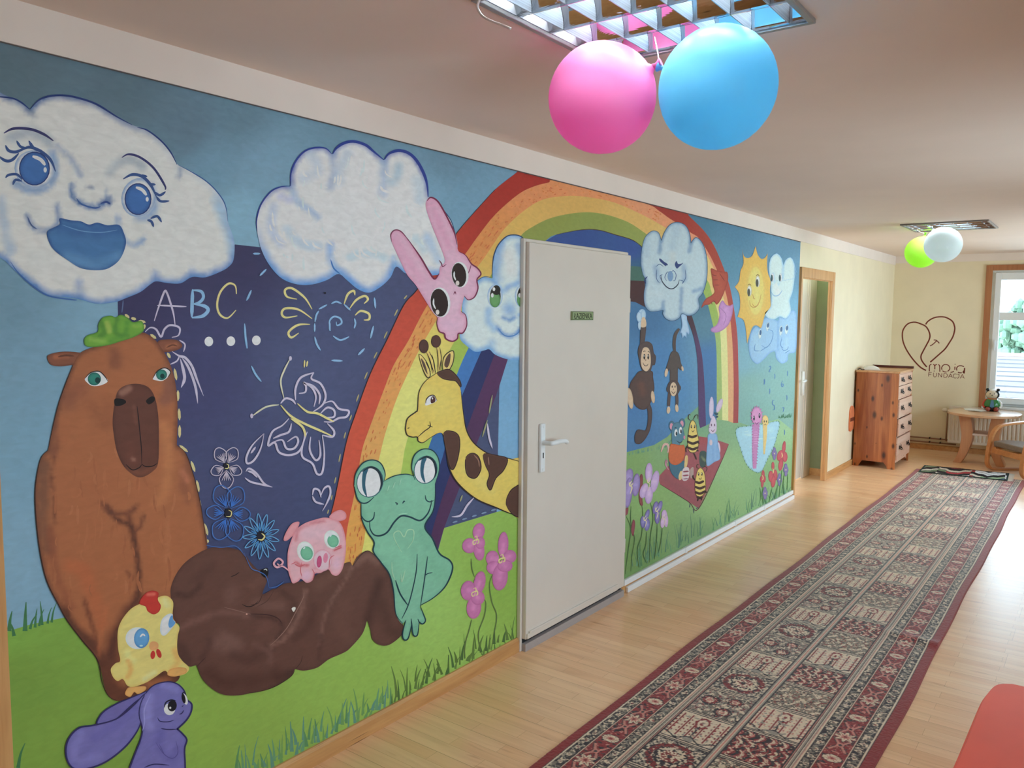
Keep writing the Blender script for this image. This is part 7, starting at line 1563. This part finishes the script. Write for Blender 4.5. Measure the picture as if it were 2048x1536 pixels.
for cx, cy, s in ((1222, 565, 1), (1310, 690, 1), (1262, 765, 1), (1150, 870, 1.0)):
    for dx, dy in ((0, -26), (-8, 0), (8, 0), (0, 26)): rf_.dot(cx+dx, cy+dy, 12*s, 24*s, (132, 118, 164), edge=(2, (96, 82, 134), 0.6))
    rf_.dot(cx, cy, 4, 6, (226, 200, 150))
for f in ([1110, 825, 1118, 880, 1112, 930], [1150, 910, 1158, 950], [1205, 830, 1188, 900, 1180, 945], [1250, 800, 1230, 880, 1225, 920], [1300, 700, 1290, 800, 1295, 890], [1280, 690, 1265, 830, 1258, 905], [1135, 820, 1128, 880, 1135, 950], [1325, 720, 1320, 850]): rf_.line(f, 1.5, (74, 124, 70))
rf_.done()
pf = Fig('painted_purple_flowers', 1.6)
for f in ([122, 970, 118, 1060, 128, 1150, 148, 1220, 128, 1350, 120, 1470], [205, 960, 212, 1060, 200, 1200, 170, 1300, 180, 1440], [80, 1040, 118, 1140, 100, 1300, 76, 1490], [240, 1165, 235, 1260, 215, 1340, 245, 1410], [270, 940, 290, 1060, 270, 1200, 262, 1400], [322, 1105, 318, 1220, 300, 1380], [362, 1135, 350, 1240, 330, 1330]): pf.line(f, 2, (70, 100, 58))
for f in ([66, 960, 82, 985, 100, 980, 94, 1030, 66, 1036], [136, 1075, 152, 1090, 148, 1150, 136, 1200, 122, 1150]): pf.poly(f, (148, 76, 84), edge=(2, (110, 50, 60), 0.6))
pf.poly([188, 740, 212, 740, 208, 900, 212, 960, 190, 955, 180, 880], (140, 74, 78), edge=(2, (104, 56, 62), 0.6))
def big(cx, cy, PP, c, e, w_=2): 
    for dx, dy, rx, ry, rt in PP: pf.dot(cx+dx, cy+dy, rx, ry, c, rt, edge=(4, e, 0.75), tints=[([cx+dx*0.3, cy+dy*0.3, cx+dx, cy+dy], min(rx, ry)*0.7, tuple(min(255, v+22) for v in c), 0.6)])
    pf.line([cx+4, cy-40, cx-12, cy-10, cx+6, cy+10, cx-8, cy+60], w_, (224, 204, 160)); pf.line([cx-16, cy-30, cx-8, cy, cx+16, cy-26], w_, (224, 204, 160))
big(122, 815, [(-18, -75, 33, 62, 0.2), (38, -10, 30, 88, 0.1), (-22, 50, 32, 118, 0.1)], (158, 138, 188), (112, 90, 144), 2.6)
big(258, 790, [(0, -80, 28, 74, 0.05), (-38, 60, 30, 60, 0.3), (46, -10, 30, 86, 0.2), (0, 95, 30, 66, 0.1)], (198, 168, 208), (172, 136, 186), 1.4)
big(232, 1080, [(12, -45, 16, 44, 0.3), (-20, 10, 20, 46, 0), (12, 30, 22, 48, 0.1)], (138, 130, 184), (92, 82, 140), 1.6)
big(322, 1010, [(-14, -30, 20, 50, 0.2), (18, -35, 18, 50, 0.3), (0, 45, 20, 50, 0)], (142, 128, 182), (90, 76, 140), 1.6)
big(376, 1070, [(0, -30, 22, 44, 0), (-12, 20, 18, 46, 0.1), (14, 10, 16, 50, 0)], (206, 174, 208), (182, 146, 188), 1.2)
pf.done()
# ------------------------------------------------------------------ daylight
w = bpy.data.worlds.new('overcast_sky'); SC.world = w; w.use_nodes = True
nt = w.node_tree; bg = nt.nodes['Background']
tc = N(nt, 'ShaderNodeTexCoord'); sp_ = N(nt, 'ShaderNodeSeparateXYZ'); cr = N(nt, 'ShaderNodeValToRGB')
nt.links.new(tc.outputs['Generated'], sp_.inputs[0]); nt.links.new(sp_.outputs['Z'], cr.inputs[0])
cr.color_ramp.elements[0].position = 0.0; cr.color_ramp.elements[1].position = 0.6
cr.color_ramp.elements[0].color = (0.72, 0.88, 1.0, 1); cr.color_ramp.elements[1].color = (0.56, 0.76, 1.0, 1)
nt.links.new(cr.outputs[0], bg.inputs[0]); bg.inputs[1].default_value = SKY
def portal(loc, rot, sx, sy):
    l = bpy.data.lights.new('sky_portal', 'AREA'); l.shape = 'RECTANGLE'; l.size = sx; l.size_y = sy
    l.cycles.is_portal = True
    o = bpy.data.objects.new('sky_portal', l); COL.objects.link(o); o.location = loc; o.rotation_euler = rot
for a, b_ in RWIN: portal((XR+0.2, (a+b_)/2, 1.45), (0, PI/2, 0), 1.4, b_-a)
portal(((WX0+WX1)/2, YE+0.2, (WZ0+WZ1)/2), (-PI/2, 0, 0), WX1-WX0, WZ1-WZ0)
